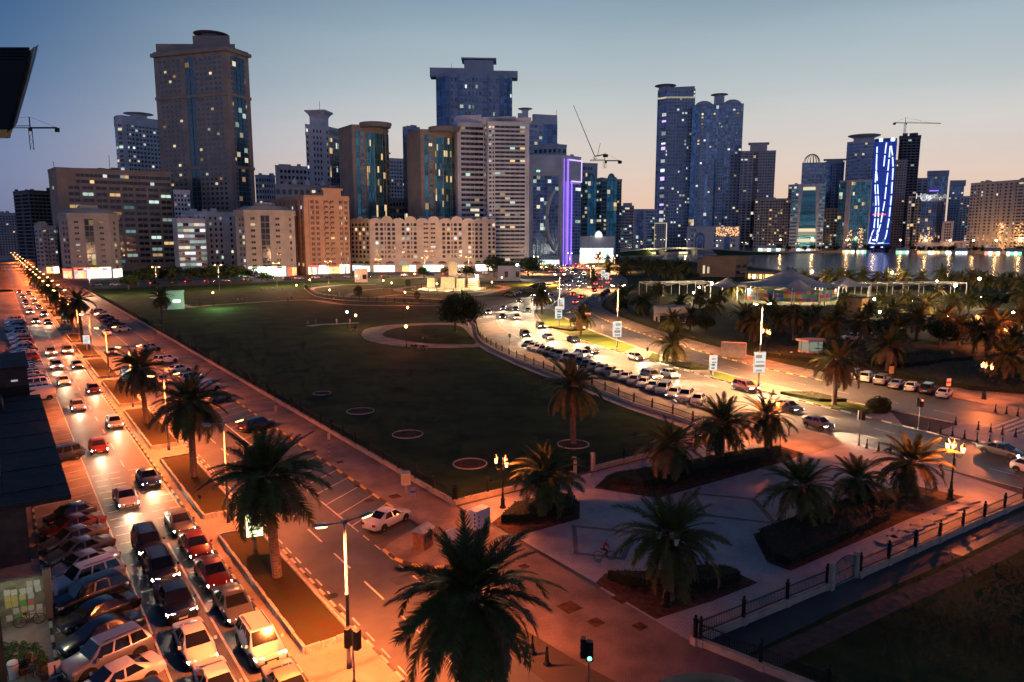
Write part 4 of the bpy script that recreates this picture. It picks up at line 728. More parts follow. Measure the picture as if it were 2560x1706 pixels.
# tower cranes
def crane(label, px, py_base, dist, zb, hm, jib, ang, cj=14, name='tower_crane', luff=None):
    bb = bear(px * K, py_base * K); r = empty(name, (bb[0] * dist, bb[1] * dist, zb), label=label, cat='crane'); m_ = MB(); w = 1.1
    for sx_ in (-w, w):
        for sy_ in (-w, w): m_.tube([(sx_, sy_, 0), (sx_, sy_, hm)], .2, 4)
    for k in range(int(hm / 3)): s = 1 if k % 2 else -1; m_.tube([(-w * s, -w, k * 3), (w * s, -w, k * 3 + 3)], .12, 4); m_.tube([(-w, w * s, k * 3), (-w, -w * s, k * 3 + 3)], .12, 4)
    m_.obj('mast', iron, r); c, s = math.cos(ang), math.sin(ang); m_ = MB()
    if luff:
        e = (c * jib * math.cos(luff), s * jib * math.cos(luff), hm + jib * math.sin(luff)); m_.tube([(0, 0, hm), e], .5, 4, r2=.25); m_.obj('jib', iron, r); m_ = MB(); m_.tube([(0, 0, hm), (-c * cj, -s * cj, hm + 2)], .6, 4); m_.box(-c * cj - 2, -c * cj + 2, -s * cj - 2, -s * cj + 2, hm - 1, hm + 2); m_.tube([(-c * 3, -s * 3, hm), (-c * 6, -s * 6, hm + 14)], .25, 4); m_.obj('counter_jib', iron, r); return
    for o_ in (-.6, .6): m_.tube([(-s * o_, c * o_, hm), (c * jib - s * o_, s * jib + c * o_, hm)], .22, 4)
    m_.tube([(0, 0, hm + 1.6), (c * jib, s * jib, hm + .8)], .2, 4)
    for k in range(int(jib / 3)): m_.tube([(c * k * 3, s * k * 3, hm), (c * (k * 3 + 1.5), s * (k * 3 + 1.5), hm + 1.5)], .1, 3); m_.tube([(c * (k * 3 + 1.5), s * (k * 3 + 1.5), hm + 1.5), (c * (k * 3 + 3), s * (k * 3 + 3), hm)], .1, 3)
    m_.obj('jib', iron, r); m_ = MB(); m_.tube([(0, 0, hm), (-c * cj, -s * cj, hm)], .6, 4); m_.box(-c * cj - 1.5, -c * cj + 1.5, -s * cj - 1.5, -s * cj + 1.5, hm - 3, hm); m_.obj('counter_jib', iron, r)
    m_ = MB(); m_.tube([(0, 0, hm), (0, 0, hm + 8)], .4, 4); m_.tube([(0, 0, hm + 8), (c * jib * .7, s * jib * .7, hm + 1.5)], .1, 3); m_.tube([(0, 0, hm + 8), (-c * cj, -s * cj, hm)], .1, 3); m_.obj('apex', iron, r); m_ = MB(); m_.box(-1, 1, -2.4, -.9, hm - 2.6, hm - .2); m_.obj('cab', iron, r)
crane('tower crane with long jib on the ragged dark tower at right', 2079, 300, 1310, UT.H, 24, 60, -YAW + .12, 18)
crane('tower crane with horizontal jib at the far left edge', 83, 440, 660, 88, 16, 75, PI - YAW, 20)
crane('luffing crane with steep raised jib behind the violet bank', 1366, 390, 830, 108, 4, 60, PI - YAW, 12, luff=math.radians(66))
crane('small tower crane above the arched teal blocks', 1389, 410, 790, 95, 8, 16, PI - YAW, 16)
# ================= lamps =================
SOD = (1, .20, .042); AMB = (1, .46, .17)
lens_o = emat('sodium_lens', (1, .42, .11), 14); lens_f = emat('sodium_lens_far', (1, .42, .12), 40); lens_a = emat('amber_lens', (1, .66, .3), 60); globe_e = emat('globe_amber', (1, .42, .1), 30); flood_e = emat('flood_white', (1, .95, .8), 90); lens_off = mat('lens_off', (.5, .48, .45), .3)
def light(parent, loc, e, c, r=.2, kind='POINT', name='lamp_light', rot=None, ang=None):
    key = (kind, e, c, r, ang)
    if key not in UNIT:
        d = bpy.data.lights.new(name, kind); d.energy = e; d.color = c; d.shadow_soft_size = r
        if kind == 'SPOT': d.spot_size = ang; d.spot_blend = .8
        UNIT[key] = d
    o = link(name, UNIT[key], parent, loc)
    if rot: o.rotation_euler = rot
    return o
def lamp_meshes(h):
    key = ('lamp', round(h, 1))
    if key in UNIT: return UNIT[key]
    pole = MB(); pole.lathe([(.17, 0), (.17, .5), (.12, .6), (.10, h * .5), (.125, h * .5), (.125, h * .5 + .15), (.085, h * .5 + .15), (.07, h)], 10); pole = pole.mesh('pole', steel, True)
    arm = MB(); arm.tube([(-1.0, 0, h + .02), (-.3, 0, h - .06), (.3, 0, h - .06), (1.0, 0, h + .02)], .045, 6); arm.box(-.14, .14, -.12, .12, h - .16, h + .06); arm = arm.mesh('arm', steel)
    head = MB(); 
    o = [(-.45, -.13), (-.38, -.19), (.38, -.19), (.45, -.13), (.45, .13), (.38, .19), (-.38, .19), (-.45, .13)]
    head.prism(o, 0, .13, top=[(x * .7, y * .6) for x, y in o]); head = head.mesh('lamp_head', steel)
    lens = MB(); lens.add([(x * .88, y * .85, -.002) for x, y in o] + [(x * .6, y * .5, -.12) for x, y in o], [tuple(range(8, 16))[::-1]] + [(i, i + 8, (i + 1) % 8 + 8, (i + 1) % 8) for i in range(8)]); 
    UNIT[key] = (pole, arm, head, lens.mesh('lens', lens_o), lens.mesh('lens', lens_off), lens.mesh('lens', lens_a), lens.mesh('lens', lens_f)); return UNIT[key]
def street_lamp(x, y, h, rz, label, group, e=9000, c=SOD, off=(), amber=False, name='street_lamp', wide=False):
    P_ = lamp_meshes(h); r = empty(name, (x, y, .1), rz, label, 'street lamp', group)
    link('pole', P_[0], r); link('arm', P_[1], r)
    for k, s in enumerate((-1, 1)):
        hd = link('lamp_head', P_[2], r, (s * 1.35, 0, h + .02), None, None, (0, -.16 * s, 0)); link('lens', P_[4] if k in off else P_[5 if amber else (6 if y > 150 else 3)], hd)
        if k not in off and wide: light(r, (s * 1.35, 0, h - .4), e, c, .25)
        elif k not in off: light(r, (s * 1.35, 0, h - .3), e, c, .25, 'SPOT', 'lamp_light', None, math.radians(152))
    return r
LAMPY = [36.9 + 26.35 * k for k in range(15)] + [440, 472, 508, 548, 596, 650, 715, 800]
for i, y in enumerate(LAMPY):
    if 212 < y < 226: continue
    street_lamp(14.8, y, 9.0, 0, 'double-headed sodium street lamp on the avenue median, %s from the near end' % ORD[i], 'street lamps of the avenue', e=23000 if y < 330 else 40000, off=(0,) if i == 1 else ())
for i, (bx, by, ty) in enumerate(((1896, 967, 761), (1542, 871, 715), (1398, 816, 687), (1359, 713, 668))):
    g = G(bx, by); h = hgt(bx, by, ty); street_lamp(g[0], g[1], min(h, 15), -.3, ['tall double lamp with light box on the grass median, nearest the crossing', 'tall double lamp with light box on the grass median, middle one', 'tall double lamp with light box at the bend of the curved road', 'double street lamp left of the curved road near the taxi'][i], 'street lamps of the curved road', e=85000, c=AMB, amber=True)
for i, (x, y) in enumerate(((1425, 612), (1490, 626), (1495, 640), (1526, 632), (1537, 642), (1455, 622), (1476, 690), (1340, 672))):
    d = (560, 560, 480, 600, 500, 650, 330, 470)[i]; b_ = bear(x, y); street_lamp(b_[0] * d, b_[1] * d, 11, -.6, 'distant double street lamp where the curved road bends away, %s from the left' % ORD[sorted(range(8), key=lambda q: (1425, 1490, 1495, 1526, 1537, 1455, 1476, 1340)[q]).index(i)], 'street lamps of the curved road', e=60000, c=AMB, amber=True)
for i, (x, y) in enumerate(((221, 672), (389, 668), (545, 663), (690, 658), (820, 654), (945, 649), (1061, 645), (1171, 643))):
    b_ = bear(x, y); d = 13.4 / -b_[2]; street_lamp(b_[0] * d, b_[1] * d, 11.5, -.6, 'sodium street lamp on the street behind the park, %s from the left' % ORD[i], 'street lamps behind the park', e=5000 if i in (1, 2) else 15000, wide=True, c=(1, .56, .31))
# park lamps: post with a globe
def park_lamp(bx, by, ty, label, e=700, c=SOD, m=None, h=None, group='park lamps', gs=1.5):
    g = G(bx, by); h = h or min(7, max(3.0, hgt(bx, by, ty))); r = empty('park_lamp', (g[0], g[1], .08), 0, label, 'park lamp', group)
    MB().lathe([(.14, 0), (.12, .5), (.06, .6), (.05, h)], 8).obj('post', iron, r, smooth=True)
    MB().lathe([(.02, h - .02), (.15 * gs, h + .06 * gs), (.2 * gs, h + .22 * gs), (.15 * gs, h + .38 * gs), (.02, h + .44 * gs)], 10).obj('globe', m or globe_e, r, smooth=True); light(r, (0, 0, h + .44 * gs + .25), e, c, .2); return r
PL = [(534, 764, 735), (742, 739, 716), (775, 722, 702), (825, 752, 728), (890, 820, 797), (892, 715, 692), (959, 727, 704), (980, 736, 710), (1013, 758, 734), (1016, 868, 821), (1020, 808, 773), (1037, 712, 687), (1093, 741, 712), (1230, 724, 711), (1255, 717, 696)]
for i, q in enumerate(PL): park_lamp(*q, 'amber globe park lamp in the park, %s from the left' % ORD[i], e=1500 if q[1] > 760 else 3500)
park_lamp(869, 822, 784, 'greenish white lamp beside the slab path on the lawn', 700, (.6, 1, .5), emat('globe_green', (.7, 1, .7), 20))
# ornate three-lantern lamps
def lantern_meshes():
    if 'lan' in UNIT: return UNIT['lan']
    post = MB(); post.lathe([(.34, 0), (.34, .12), (.24, .2), (.2, .8), (.26, .88), (.14, 1.0), (.11, 1.5), (.14, 1.56), (.08, 1.65), (.065, 4.6), (.1, 4.65), (.05, 4.75), (.03, 5.1), (.07, 5.16), (.01, 5.35)], 12)
    arms = MB()
    for k in range(3):
        t = 2 * PI * k / 3 + .5; c, s = math.cos(t), math.sin(t); arms.tube([(c * r, s * r, z) for r, z in ((.05, 4.2), (.3, 4.0), (.55, 4.05), (.68, 4.3), (.68, 4.5))], .03, 5); arms.tube([(c * r, s * r, z) for r, z in ((.3, 4.0), (.42, 4.22), (.3, 4.35), (.22, 4.2))], .02, 4)
    gl = MB(); gl.lathe([(.12, 0), (.2, .5)], 6); cap = MB(); cap.lathe([(.13, -.06), (.13, 0)], 6); cap.lathe([(.23, .5), (.22, .56), (.1, .7), (.05, .72), (.05, .8), (.01, .92)], 6)
    UNIT['lan'] = (post.mesh('post', iron), arms.mesh('arm', iron), gl.mesh('lantern', emat('lantern_glow', (1, .45, .13), 9)), gl.mesh('lantern', mat('lantern_off', (.55, .5, .44), .4)), cap.mesh('lantern_cap', iron)); return UNIT['lan']
def ornate(bx, by, ty, label, lit=True, e=1500):
    P_ = lantern_meshes(); g = G(bx, by); s_ = min(1.6, max(.9, hgt(bx, by, ty) / 5.0)); r = empty('ornate_lamp', (g[0], g[1], .1), 0, label, 'ornate lamp', 'ornate lamps with three lanterns', (s_,) * 3)
    link('post', P_[0], r); link('arm', P_[1], r)
    for k in range(3): t = 2 * PI * k / 3 + .5; z = 4.5 + .25 * (k == 1); ln = link('lantern', P_[2 if lit else 3], r, (.68 * math.cos(t), .68 * math.sin(t), z)); link('lantern_cap', P_[4], ln)
    if lit: light(r, (0, 0, 5.6), e, SOD, .3)
    return r
for i, q in enumerate(((1257, 1272, 1160, 'lit ornate lantern lamp at the fence corner beside the glowing palm', True), (2375, 1251, 1115, 'lit ornate lantern lamp on the plaza near the crossing', True), (1666, 1517, 1340, 'unlit ornate lantern lamp in front of the plaza palm', False), (1925, 1120, 1005, 'lit ornate lantern lamp behind the dark palms by the road', True), (1913, 897, 830, 'lit ornate lantern lamp by the park gate booth', True), (2459, 1000, 915, 'lit ornate lantern lamp behind the row of parked cars at right', True), (2442, 850, 795, 'lit ornate lantern lamp among the dark palms at right', True), (2514, 880, 825, 'lit ornate lantern lamp nearest the right edge', True))): ornate(*q, e=9000 if q[0] in (1925, 1913, 2442) else 5000)
# ================= vegetation =================
frond_m = [mat('frond_green', (.098, .112, .03), .75, spec=.15, noise=.35, nscale=1.2, coords='obj'), mat('frond_olive', (.125, .11, .036), .75, spec=.15, noise=.35, nscale=1.2, coords='obj'), mat('frond_dry', (.19, .12, .055), .8, spec=.2, noise=.3, nscale=1.2, coords='obj')]
trunk_m = mat('palm_trunk', (.17, .115, .075), .9, noise=.4, nscale=5, bump=.8, bscale=14, coords='obj')
def frond(L, curve, n=34, seed=0, w=.62, wid=.05):
    rnd = random.Random(seed); mb = MB(); pts = []; x = z = 0.0; a = 0.0
    for k in range(11):
        pts.append((x, z)); a -= curve / 10 * (.4 + 1.2 * k / 10); x += L / 10 * math.cos(a); z += L / 10 * math.sin(a)
    mb.tube([(p[0], 0, p[1]) for p in pts], .035, 4, r2=.008)
    for i in range(n):
        t = .14 + .86 * (i + .5) / n; f = t * 10; k = min(9, int(f)); fr = f - k; px = pts[k][0] + (pts[k + 1][0] - pts[k][0]) * fr; pz = pts[k][1] + (pts[k + 1][1] - pts[k][1]) * fr
        dx, dz = pts[k + 1][0] - pts[k][0], pts[k + 1][1] - pts[k][1]; l = math.hypot(dx, dz); dx /= l; dz /= l
        ln = w * (math.sin(PI * min(1, t * .88 + .1)) ** .6) * rnd.uniform(.85, 1.1) + .12
        for s in (-1, 1):
            fw = .55 + .35 * t + rnd.uniform(-.08, .08); up = .28 + rnd.uniform(-.14, .12); c = math.sqrt(max(.05, 1 - fw * fw))
            tip = (px + dx * fw * ln, s * c * ln, pz + dz * fw * ln + up * ln * c - .22 * ln * ln); h = wid
            mid = ((px + tip[0]) / 2, tip[1] * .55, (pz + tip[2]) / 2 + .06 * ln)
            mb.add([(px - dx * h, 0, pz - dz * h), (px + dx * h, 0, pz + dz * h), (mid[0] + h * .9 * dx, mid[1], mid[2] + h * dz), tip, (mid[0] - h * .9 * dx, mid[1], mid[2] - h * dz)], [(0, 1, 2, 4), (4, 2, 3)])
    return mb
FR = {}
for k, (cv, nm) in enumerate(((.55, 'up'), (1.0, 'mid'), (1.55, 'low'), (.8, 'skirt'))):
    for j in range(2):
        for q, m_ in enumerate(frond_m): FR[nm, j, q] = frond(3.6, cv, 46, seed=k * 7 + j, wid=.036).mesh('frond', m_)
def crown_specs(nf, rnd, dry=.15, skirt=.35, loose=1.0):
    out = []
    for i in range(nf):
        t = (i + .5) / nf; az = i * 2.39996 + rnd.uniform(-.25, .25)
        el = 1.35 - 1.75 * t ** .85 + rnd.uniform(-.24, .24) * loose
        nm = 'up' if t < .3 else ('mid' if t < .65 else 'low')
        sc_ = (.78 + .28 * min(1, t * 2.2)) * rnd.uniform(.8, 1.14)
        out.append((nm, rnd.randrange(2), (2 if rnd.random() < dry * (t * 1.8) else (1 if rnd.random() < .4 else 0)), az, el, sc_, rnd.uniform(-.4, .4)))
    for i in range(int(nf * skirt)):
        az = i * 2.39996 + rnd.uniform(-.4, .4); out.append(('skirt', rnd.randrange(2), 2 if rnd.random() < dry * 2 else 1, az, rnd.uniform(-.9, -.45), rnd.uniform(.75, 1.0), rnd.uniform(-.3, .3)))
    return out
def frot(az, el, roll): return (Matrix.Rotation(az, 3, 'Z') @ Matrix.Rotation(-el, 3, 'Y') @ Matrix.Rotation(roll, 3, 'X'))
def trunk_mesh(h):
    h = max(.6, round(h * 2) / 2); key = ('trunk', h)
    if key in UNIT: return UNIT[key]
    pr = [(.42, 0), (.36, .25)]; z = .3; k = 0
    while z < h - .5: pr.append((.30 + (.035 if k % 2 else -.02), z)); z += .11; k += 1
    pr += [(.30, h - .4), (.42, h - .15), (.4, h + .15), (.15, h + .55)]
    UNIT[key] = MB().lathe(pr, 10).mesh('trunk', trunk_m); return UNIT[key]
def palm(x, y, h, R, label, nf=46, seed=0, group='date palms', dry=.15, skirt=.35, z=.1, sway=0):
    rnd = random.Random(seed); r = empty('palm_tree', (x, y, z), rnd.uniform(0, 6), label, 'palm tree', group); s = R / 3.3; r.rotation_euler = (rnd.uniform(-.05, .05), rnd.uniform(-.05, .05), r.rotation_euler.z)
    link('trunk', trunk_mesh(h), r, (0, 0, 0), None, (s ** .5, s ** .5, h / max(.6, round(h * 2) / 2)))
    for nm, j, q, az, el, sc_, roll in crown_specs(nf, rnd, dry, skirt):
        o = link('frond', FR[nm, j, q], r, (.12 * math.cos(az), .12 * math.sin(az), h + .1 + .15 * max(0, el)), None, (sc_ * s,) * 3); o.rotation_euler = frot(az, el, roll).to_euler()
    return r
CROWN = []
for v in range(4):
    rnd = random.Random(100 + v); mb = MB(); src = [frond(3.6, cv, 17, seed=v, w=.7, wid=.085) for cv in (.5, .95, 1.35, .7)]
    for nm, j, q, az, el, sc_, roll in crown_specs(40, rnd, .2, .3): 
        M = frot(az, el, roll); f = src[('up', 'mid', 'low', 'skirt').index(nm)]; mb.add([tuple(M @ Vector(p) * sc_) for p in f.v], f.f, q)
    CROWN.append(mb.mesh('crown', frond_m))
def palm_far(x, y, h, R, label, seed=0, group='park palms', z=.06):
    rnd = random.Random(seed); r = empty('palm_tree', (x, y, z), rnd.uniform(0, 6), label, 'palm tree', group); s = R / 3.3
    link('trunk', trunk_mesh(h), r, None, None, (s ** .5, s ** .5, h / max(.6, round(h * 2) / 2))); link('crown', CROWN[seed % 4], r, (0, 0, h + .1), None, (s, s, s * rnd.uniform(.9, 1.1))); return r
# near palms: base pixel, crown centre row, radius (m), label
def pp(bx, by, cy_, R, label, seed, nf=46, skirt=.35, dry=.15, **k):
    g = G(bx, by); palm(g[0], g[1], hgt(bx, by, cy_), R, label, nf, seed, 'date palms', dry, skirt, **k)
palm(17.6, 28.6, 7.0, 4.3, 'largest date palm filling the bottom centre of the view', 60, 1, 'date palms', .12, .7)
pp(695, 1455, 1190, 4.1, 'big date palm on the median beside the glowing light box', 2, 56, .7)
pp(486, 1202, 1010, 3.9, 'dark wind-blown date palm on the median, second from the near end', 3, 50, 1.0, .3)
pp(368, 1066, 925, 3.6, 'dark date palm on the median, third from the near end', 4, 48, .9, .3)
pp(208, 862, 752, 3.6, 'date palm on the median among the sodium lamps, right of a pair', 5, 40, .5)
pp(184, 838, 778, 3.2, 'date palm on the median among the sodium lamps, left of a pair', 6, 40, .5)
pp(1433, 1111, 968, 4.0, 'lone date palm in a ringed bed on the dark lawn', 7, 50, .5, .35)
pp(1358, 1288, 1190, 3.5, 'date palm lit from behind by the ornate corner lamp', 8, 46, .3)
pp(1669, 1201, 1120, 3.4, 'dark date palm in the bed left of the slab path', 9, 44, .3)
pp(1802, 1157, 1062, 3.8, 'broad dark date palm beside the slab path near the road', 10, 48, .3)
pp(1918, 1137, 1045, 3.3, 'dark date palm in front of the ornate lamp by the road', 11, 44, .3)
pp(2004, 1305, 1222, 3.5, 'date palm at the middle of the long dark plaza bed', 12, 44, .25)
pp(2140, 1256, 1205, 2.9, 'smaller dark date palm in the plaza bed, right of the middle', 13, 40, .2)
pp(2270, 1241, 1162, 3.5, 'date palm beside the lit ornate lamp on the plaza', 14, 46, .25)
pp(1671, 1500, 1352, 3.7, 'date palm behind the unlit lantern lamp on the plaza', 15, 50, .35)
pp(2085, 1013, 905, 4.2, 'large date palm on the grass median near the crossing', 16, 50, .45)
pp(1682, 912, 862, 4.0, 'golden lit date palm on the grass median', 17, 46, .4)
pp(1452, 837, 792, 4.0, 'reddish date palm on the grass median at the bend', 18, 46, .4)
pp(1355, 787, 738, 4.2, 'date palm on the grass median nearest the bend', 19, 46, .4)
pp(87, 722, 702, 3.4, 'small date palm on the median far up the avenue', 20, 34, .4)
pp(405, 800, 745, 3.8, 'dark date palm on the lawn near the small white kiosk', 21, 40, .3)
FP = [(1481, 713, 688), (1520, 689, 672), (1830, 751, 718), (1897, 745, 722), (1724, 828, 790), (1861, 847, 790), (1886, 854, 808), (1984, 852, 788), (2037, 823, 788), (2069, 871, 815), (1610, 790, 755), (1648, 756, 724), (1556, 754, 728), (1604, 787, 763), (1642, 751, 728), (1616, 727, 710), (2091, 845, 792), (2205, 778, 748), (2265, 785, 742), (2313, 811, 760), (2218, 928, 868), (2433, 883, 822), (2497, 870, 812), (2512, 957, 896), (2552, 790, 735), (2380, 800, 755), (2150, 860, 805), (2290, 850, 798), (2130, 800, 762), (1950, 830, 792), (2420, 790, 748), (2470, 830, 780), (2340, 760, 728), (2240, 880, 822), (2545, 840, 788), (1780, 800, 765), (1700, 790, 758), (1750, 770, 742), (2360, 840, 795), (1800, 770, 740), (1925, 800, 765), (2010, 845, 800), (2110, 775, 745), (2170, 815, 775), (2230, 815, 772), (2395, 865, 815), (2465, 890, 835), (2530, 905, 850), (1680, 835, 800)]
def ord_left(L): idx = sorted(range(len(L)), key=lambda i: L[i][0]); return {i: k for k, i in enumerate(idx)}
oo = ord_left(FP)
for i, (bx, by, ty) in enumerate(FP): g = G(bx, by); palm_far(g[0], g[1], min(9, hgt(bx, by, ty)), random.Random(i).uniform(3.2, 4.4), 'palm in the lagoon-side park beyond the curved road, %s from the left' % ORD[oo[i]], i)
LP_ = [(2067, 722, 690), (2096, 724, 686), (2156, 722, 690), (2215, 722, 692), (2258, 722, 694), (2301, 722, 692), (2354, 724, 684), (2380, 724, 696), (2426, 726, 692), (2471, 728, 700), (2524, 730, 698), (2548, 734, 704), (2120, 722, 694), (1968, 705, 685), (1985, 706, 688), (2010, 712, 690), (2190, 722, 694), (2400, 726, 696), (2450, 728, 698), (2500, 730, 702)]
oo = ord_left(LP_)
for i, (bx, by, ty) in enumerate(LP_): g = G(bx, by); palm_far(g[0], g[1], min(10, hgt(bx, by, ty)), random.Random(i + 50).uniform(4, 5.4), 'palm silhouetted against the lagoon along the near shore, %s from the left' % ORD[oo[i]], i + 3, 'palms along the near shore')
BP = [(1614, 684, 660), (1648, 686, 663), (1672, 688, 665), (1696, 686, 663), (1717, 690, 668), (1496, 664, 641), (1566, 672, 653), (1580, 676, 658), (1623, 692, 670), (1642, 680, 661), (1540, 668, 652), (1600, 670, 654), (1660, 700, 678), (1690, 702, 682), (1560, 690, 672), (1520, 668, 650)]
oo = ord_left(BP)
for i, (bx, by, ty) in enumerate(BP): g = G(bx, by); palm_far(g[0], g[1], min(11, hgt(bx, by, ty)), random.Random(i + 90).uniform(4.4, 5.8), 'distant palm between the curved road and the bridge, %s from the left' % ORD[oo[i]], i + 2, 'distant palms near the bridge')
for i in range(9): palm_far(14.7, 236 + i * 26.3 + (i % 3) * 3, 5 + i % 3, 3.2, 'small palm on the avenue median far away, %s in line' % ORD[i], i, 'distant palms of the avenue median', .4)
# leafy trees, bushes and hedges
leaf_m = [mat('leaf_dark', (.03, .048, .016), .7, spec=.25), mat('leaf_mid', (.045, .07, .02), .7, spec=.25), mat('leaf_red', (.09, .05, .025), .75, spec=.2)]
def leaf_cloud(seed, n, lobes, leaf, hollow=.55, mi=(0, 1)):
    rnd = random.Random(seed); mb = MB()
    for _ in range(n):
        c, r = rnd.choice(lobes); d = Vector((rnd.gauss(0, 1), rnd.gauss(0, 1), rnd.gauss(0, 1))).normalized(); t = hollow + (1 - hollow) * rnd.random() ** .6; p = Vector(c) + Vector((d.x * r[0], d.y * r[1], d.z * r[2])) * t * (1 + .12 * math.sin(d.x * 7 + seed) * math.cos(d.z * 9))
        nrm = (d + Vector((rnd.gauss(0, .6), rnd.gauss(0, .6), rnd.gauss(0, .6)))).normalized(); a = nrm.orthogonal().normalized(); b = nrm.cross(a); th = rnd.uniform(0, 6.3); a, b = a * math.cos(th) + b * math.sin(th), b * math.cos(th) - a * math.sin(th); l = leaf * rnd.uniform(.6, 1.3)
        mb.add([p - a * l, p - b * l * .45, p + a * l, p + b * l * .45], [(0, 1, 2, 3)], rnd.choice(mi))
    return mb
def tree_mesh(seed, n, leaf):
    rnd = random.Random(seed); lobes = [((rnd.uniform(-.5, .5), rnd.uniform(-.5, .5), rnd.uniform(.42, .82)), (rnd.uniform(.3, .48),) * 2 + (rnd.uniform(.18, .3),)) for _ in range(13)]
    return leaf_cloud(seed, n, lobes, leaf).mesh('crown', leaf_m)
def trunk_limbs(seed):
    rnd = random.Random(seed); mb = MB(); mb.tube([(0, 0, 0), (.01, 0, .15), (0, .01, .32)], .05, 8, r2=.032)
    for k in range(6): t = k * 1.05 + rnd.uniform(-.3, .3); mb.tube([(0, 0, .25 + .01 * k), (.12 * math.cos(t), .12 * math.sin(t), .42), (.34 * math.cos(t), .34 * math.sin(t), .62)], .024, 5, r2=.008)
    return mb.mesh('trunk', trunk_m)
TM = [tree_mesh(5, 5200, .04), tree_mesh(6, 1500, .062), tree_mesh(7, 1500, .062), tree_mesh(8, 1500, .062)]; TL = [trunk_limbs(k) for k in range(3)]
def tree(bx, by, ty, wpx, label, v=1, group='leafy park trees', cat='tree'):
    g = G(bx, by); h = hgt(bx, by, ty); d = math.hypot(*g); w = wpx / F * d
    r = empty('leafy_tree', (g[0], g[1], .05), bx * .37, label, cat, group); link('trunk', TL[v % 3], r, None, None, (h * .9, h * .9, h)); link('crown', TM[v], r, None, None, (w * .62, w * .62, h)); return r
tree(1138, 832, 736, 124, 'big dark spreading tree on the lawn beside the curved road', 0)
TR = [(322, 726, 688, 52), (345, 718, 676, 60), (372, 716, 664, 80), (430, 712, 668, 90), (480, 710, 670, 70), (520, 710, 664, 60), (575, 708, 662, 80), (620, 706, 672, 60), (655, 706, 680, 50), (1060, 696, 668, 40), (1115, 692, 668, 30), (1165, 694, 664, 50), (1235, 694, 640, 66), (1262, 692, 652, 60), (1320, 690, 642, 80), (1332, 690, 652, 46), (1370, 684, 660, 50)]
for i, q in enumerate(TR): tree(*q, 'dark leafy tree along the far side of the park, %s from the left' % ORD[i], 1 + i % 3)
PT = [(1760, 835, 790, 60), (1960, 815, 770, 60), (2349, 868, 800, 90), (2190, 850, 800, 80), (2420, 850, 800, 90), (2300, 800, 760, 80), (2480, 780, 735, 80), (2540, 770, 730, 60), (2260, 830, 780, 90), (1730, 700, 682, 46), (1545, 790, 745, 40)]
oo = ord_left(PT)
for i, q in enumerate(PT): tree(*q, 'bushy tree among the palms of the lagoon-side park, %s from the left' % ORD[oo[i]], 1 + i % 3, 'bushy park trees')
ball = leaf_cloud(3, 1300, [((0, 0, .5), (.5, .5, .5))], .05, .88).mesh('foliage', leaf_m)
for i, (bx, by, ty, w) in enumerate(((895, 741, 724, 21), (897, 733, 713, 16), (1020, 716, 702, 14), (1043, 748, 734, 16), (1187, 710, 700, 12))):
    g = G(bx, by); d = math.hypot(*g); s = w / F * d; tag(link('round_bush', ball, None, (g[0], g[1], .08), i, (s, s, s * 1.15)), 'clipped round bush in the circular garden, %s from the left' % ORD[sorted((895, 897, 1020, 1043, 1187)).index(bx)], 'bush', 'clipped round bushes')
def hedge(name, pts, h, label, dens=26, red=False, z=.09, leaf=.09):
    c = Vector((sum(p[0] for p in pts) / len(pts), sum(p[1] for p in pts) / len(pts))); loc = [(p[0] - c.x, p[1] - c.y) for p in pts]; rnd = random.Random(len(pts) + int(c.x)); r = empty(name, (c.x, c.y, z), 0, label, 'hedge')
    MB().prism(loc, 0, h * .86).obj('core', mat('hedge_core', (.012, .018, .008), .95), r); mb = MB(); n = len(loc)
    xs = [p[0] for p in loc]; ys = [p[1] for p in loc]
    def inside(x, y):
        k = False
        for i in range(n):
            (x1, y1), (x2, y2) = loc[i], loc[(i + 1) % n]
            if (y1 > y) != (y2 > y) and x < (x2 - x1) * (y - y1) / (y2 - y1) + x1: k = not k
        return k
    area = (max(xs) - min(xs)) * (max(ys) - min(ys)); S = []
    for _ in range(min(9000, int(area * dens))):
        x, y = rnd.uniform(min(xs), max(xs)), rnd.uniform(min(ys), max(ys))
        if inside(x, y): S.append((x, y, h * rnd.uniform(.8, 1.06)))
    for i in range(n):
        (x1, y1), (x2, y2) = loc[i], loc[(i + 1) % n]; L = math.hypot(x2 - x1, y2 - y1)
        for _ in range(int(L * h * dens)): t = rnd.random(); S.append((x1 + (x2 - x1) * t + rnd.gauss(0, .06), y1 + (y2 - y1) * t + rnd.gauss(0, .06), h * rnd.random()))
    for x, y, zz in S:
        a = Vector((rnd.gauss(0, 1), rnd.gauss(0, 1), rnd.gauss(0, .6))).normalized(); b = a.orthogonal().normalized(); l = leaf * rnd.uniform(.6, 1.4); p = Vector((x, y, zz)); mb.add([p - a * l, p - b * l * .5, p + a * l, p + b * l * .5], [(0, 1, 2, 3)], rnd.choice((0, 0, 1, 2) if red else (0, 0, 1)))
    mb.obj('foliage', leaf_m, r); return r
def bed(pts, z=.1): sheet('planting_bed', pts, z, soil)
bed([(33.3, 49.7), (33.3, 46.3), (40.3, 46.0), (43.1, 49.2), (42.5, 51.2), (37, 51.8)]); hedge('hedge', [(34.2, 49.4), (36, 48.2), (40.6, 47.2), (42.6, 49.3), (42, 50.8), (37, 51.2)], .8, 'low dark hedge in the bed beside the recycling panels')
bed([(46.6, 51.1), (49.8, 45.5), (69.5, 45.1), (74, 45.5), (74.5, 48.9), (68, 51), (60, 52.4), (49.7, 52.8)]); hedge('hedge', [(48.6, 51.6), (50.8, 48.4), (60, 47.6), (69, 46.2), (72.8, 47.8), (66, 49.6), (57, 50.6), (50.5, 52)], .8, 'long dark hedge in the bed between the gate and the road palms')
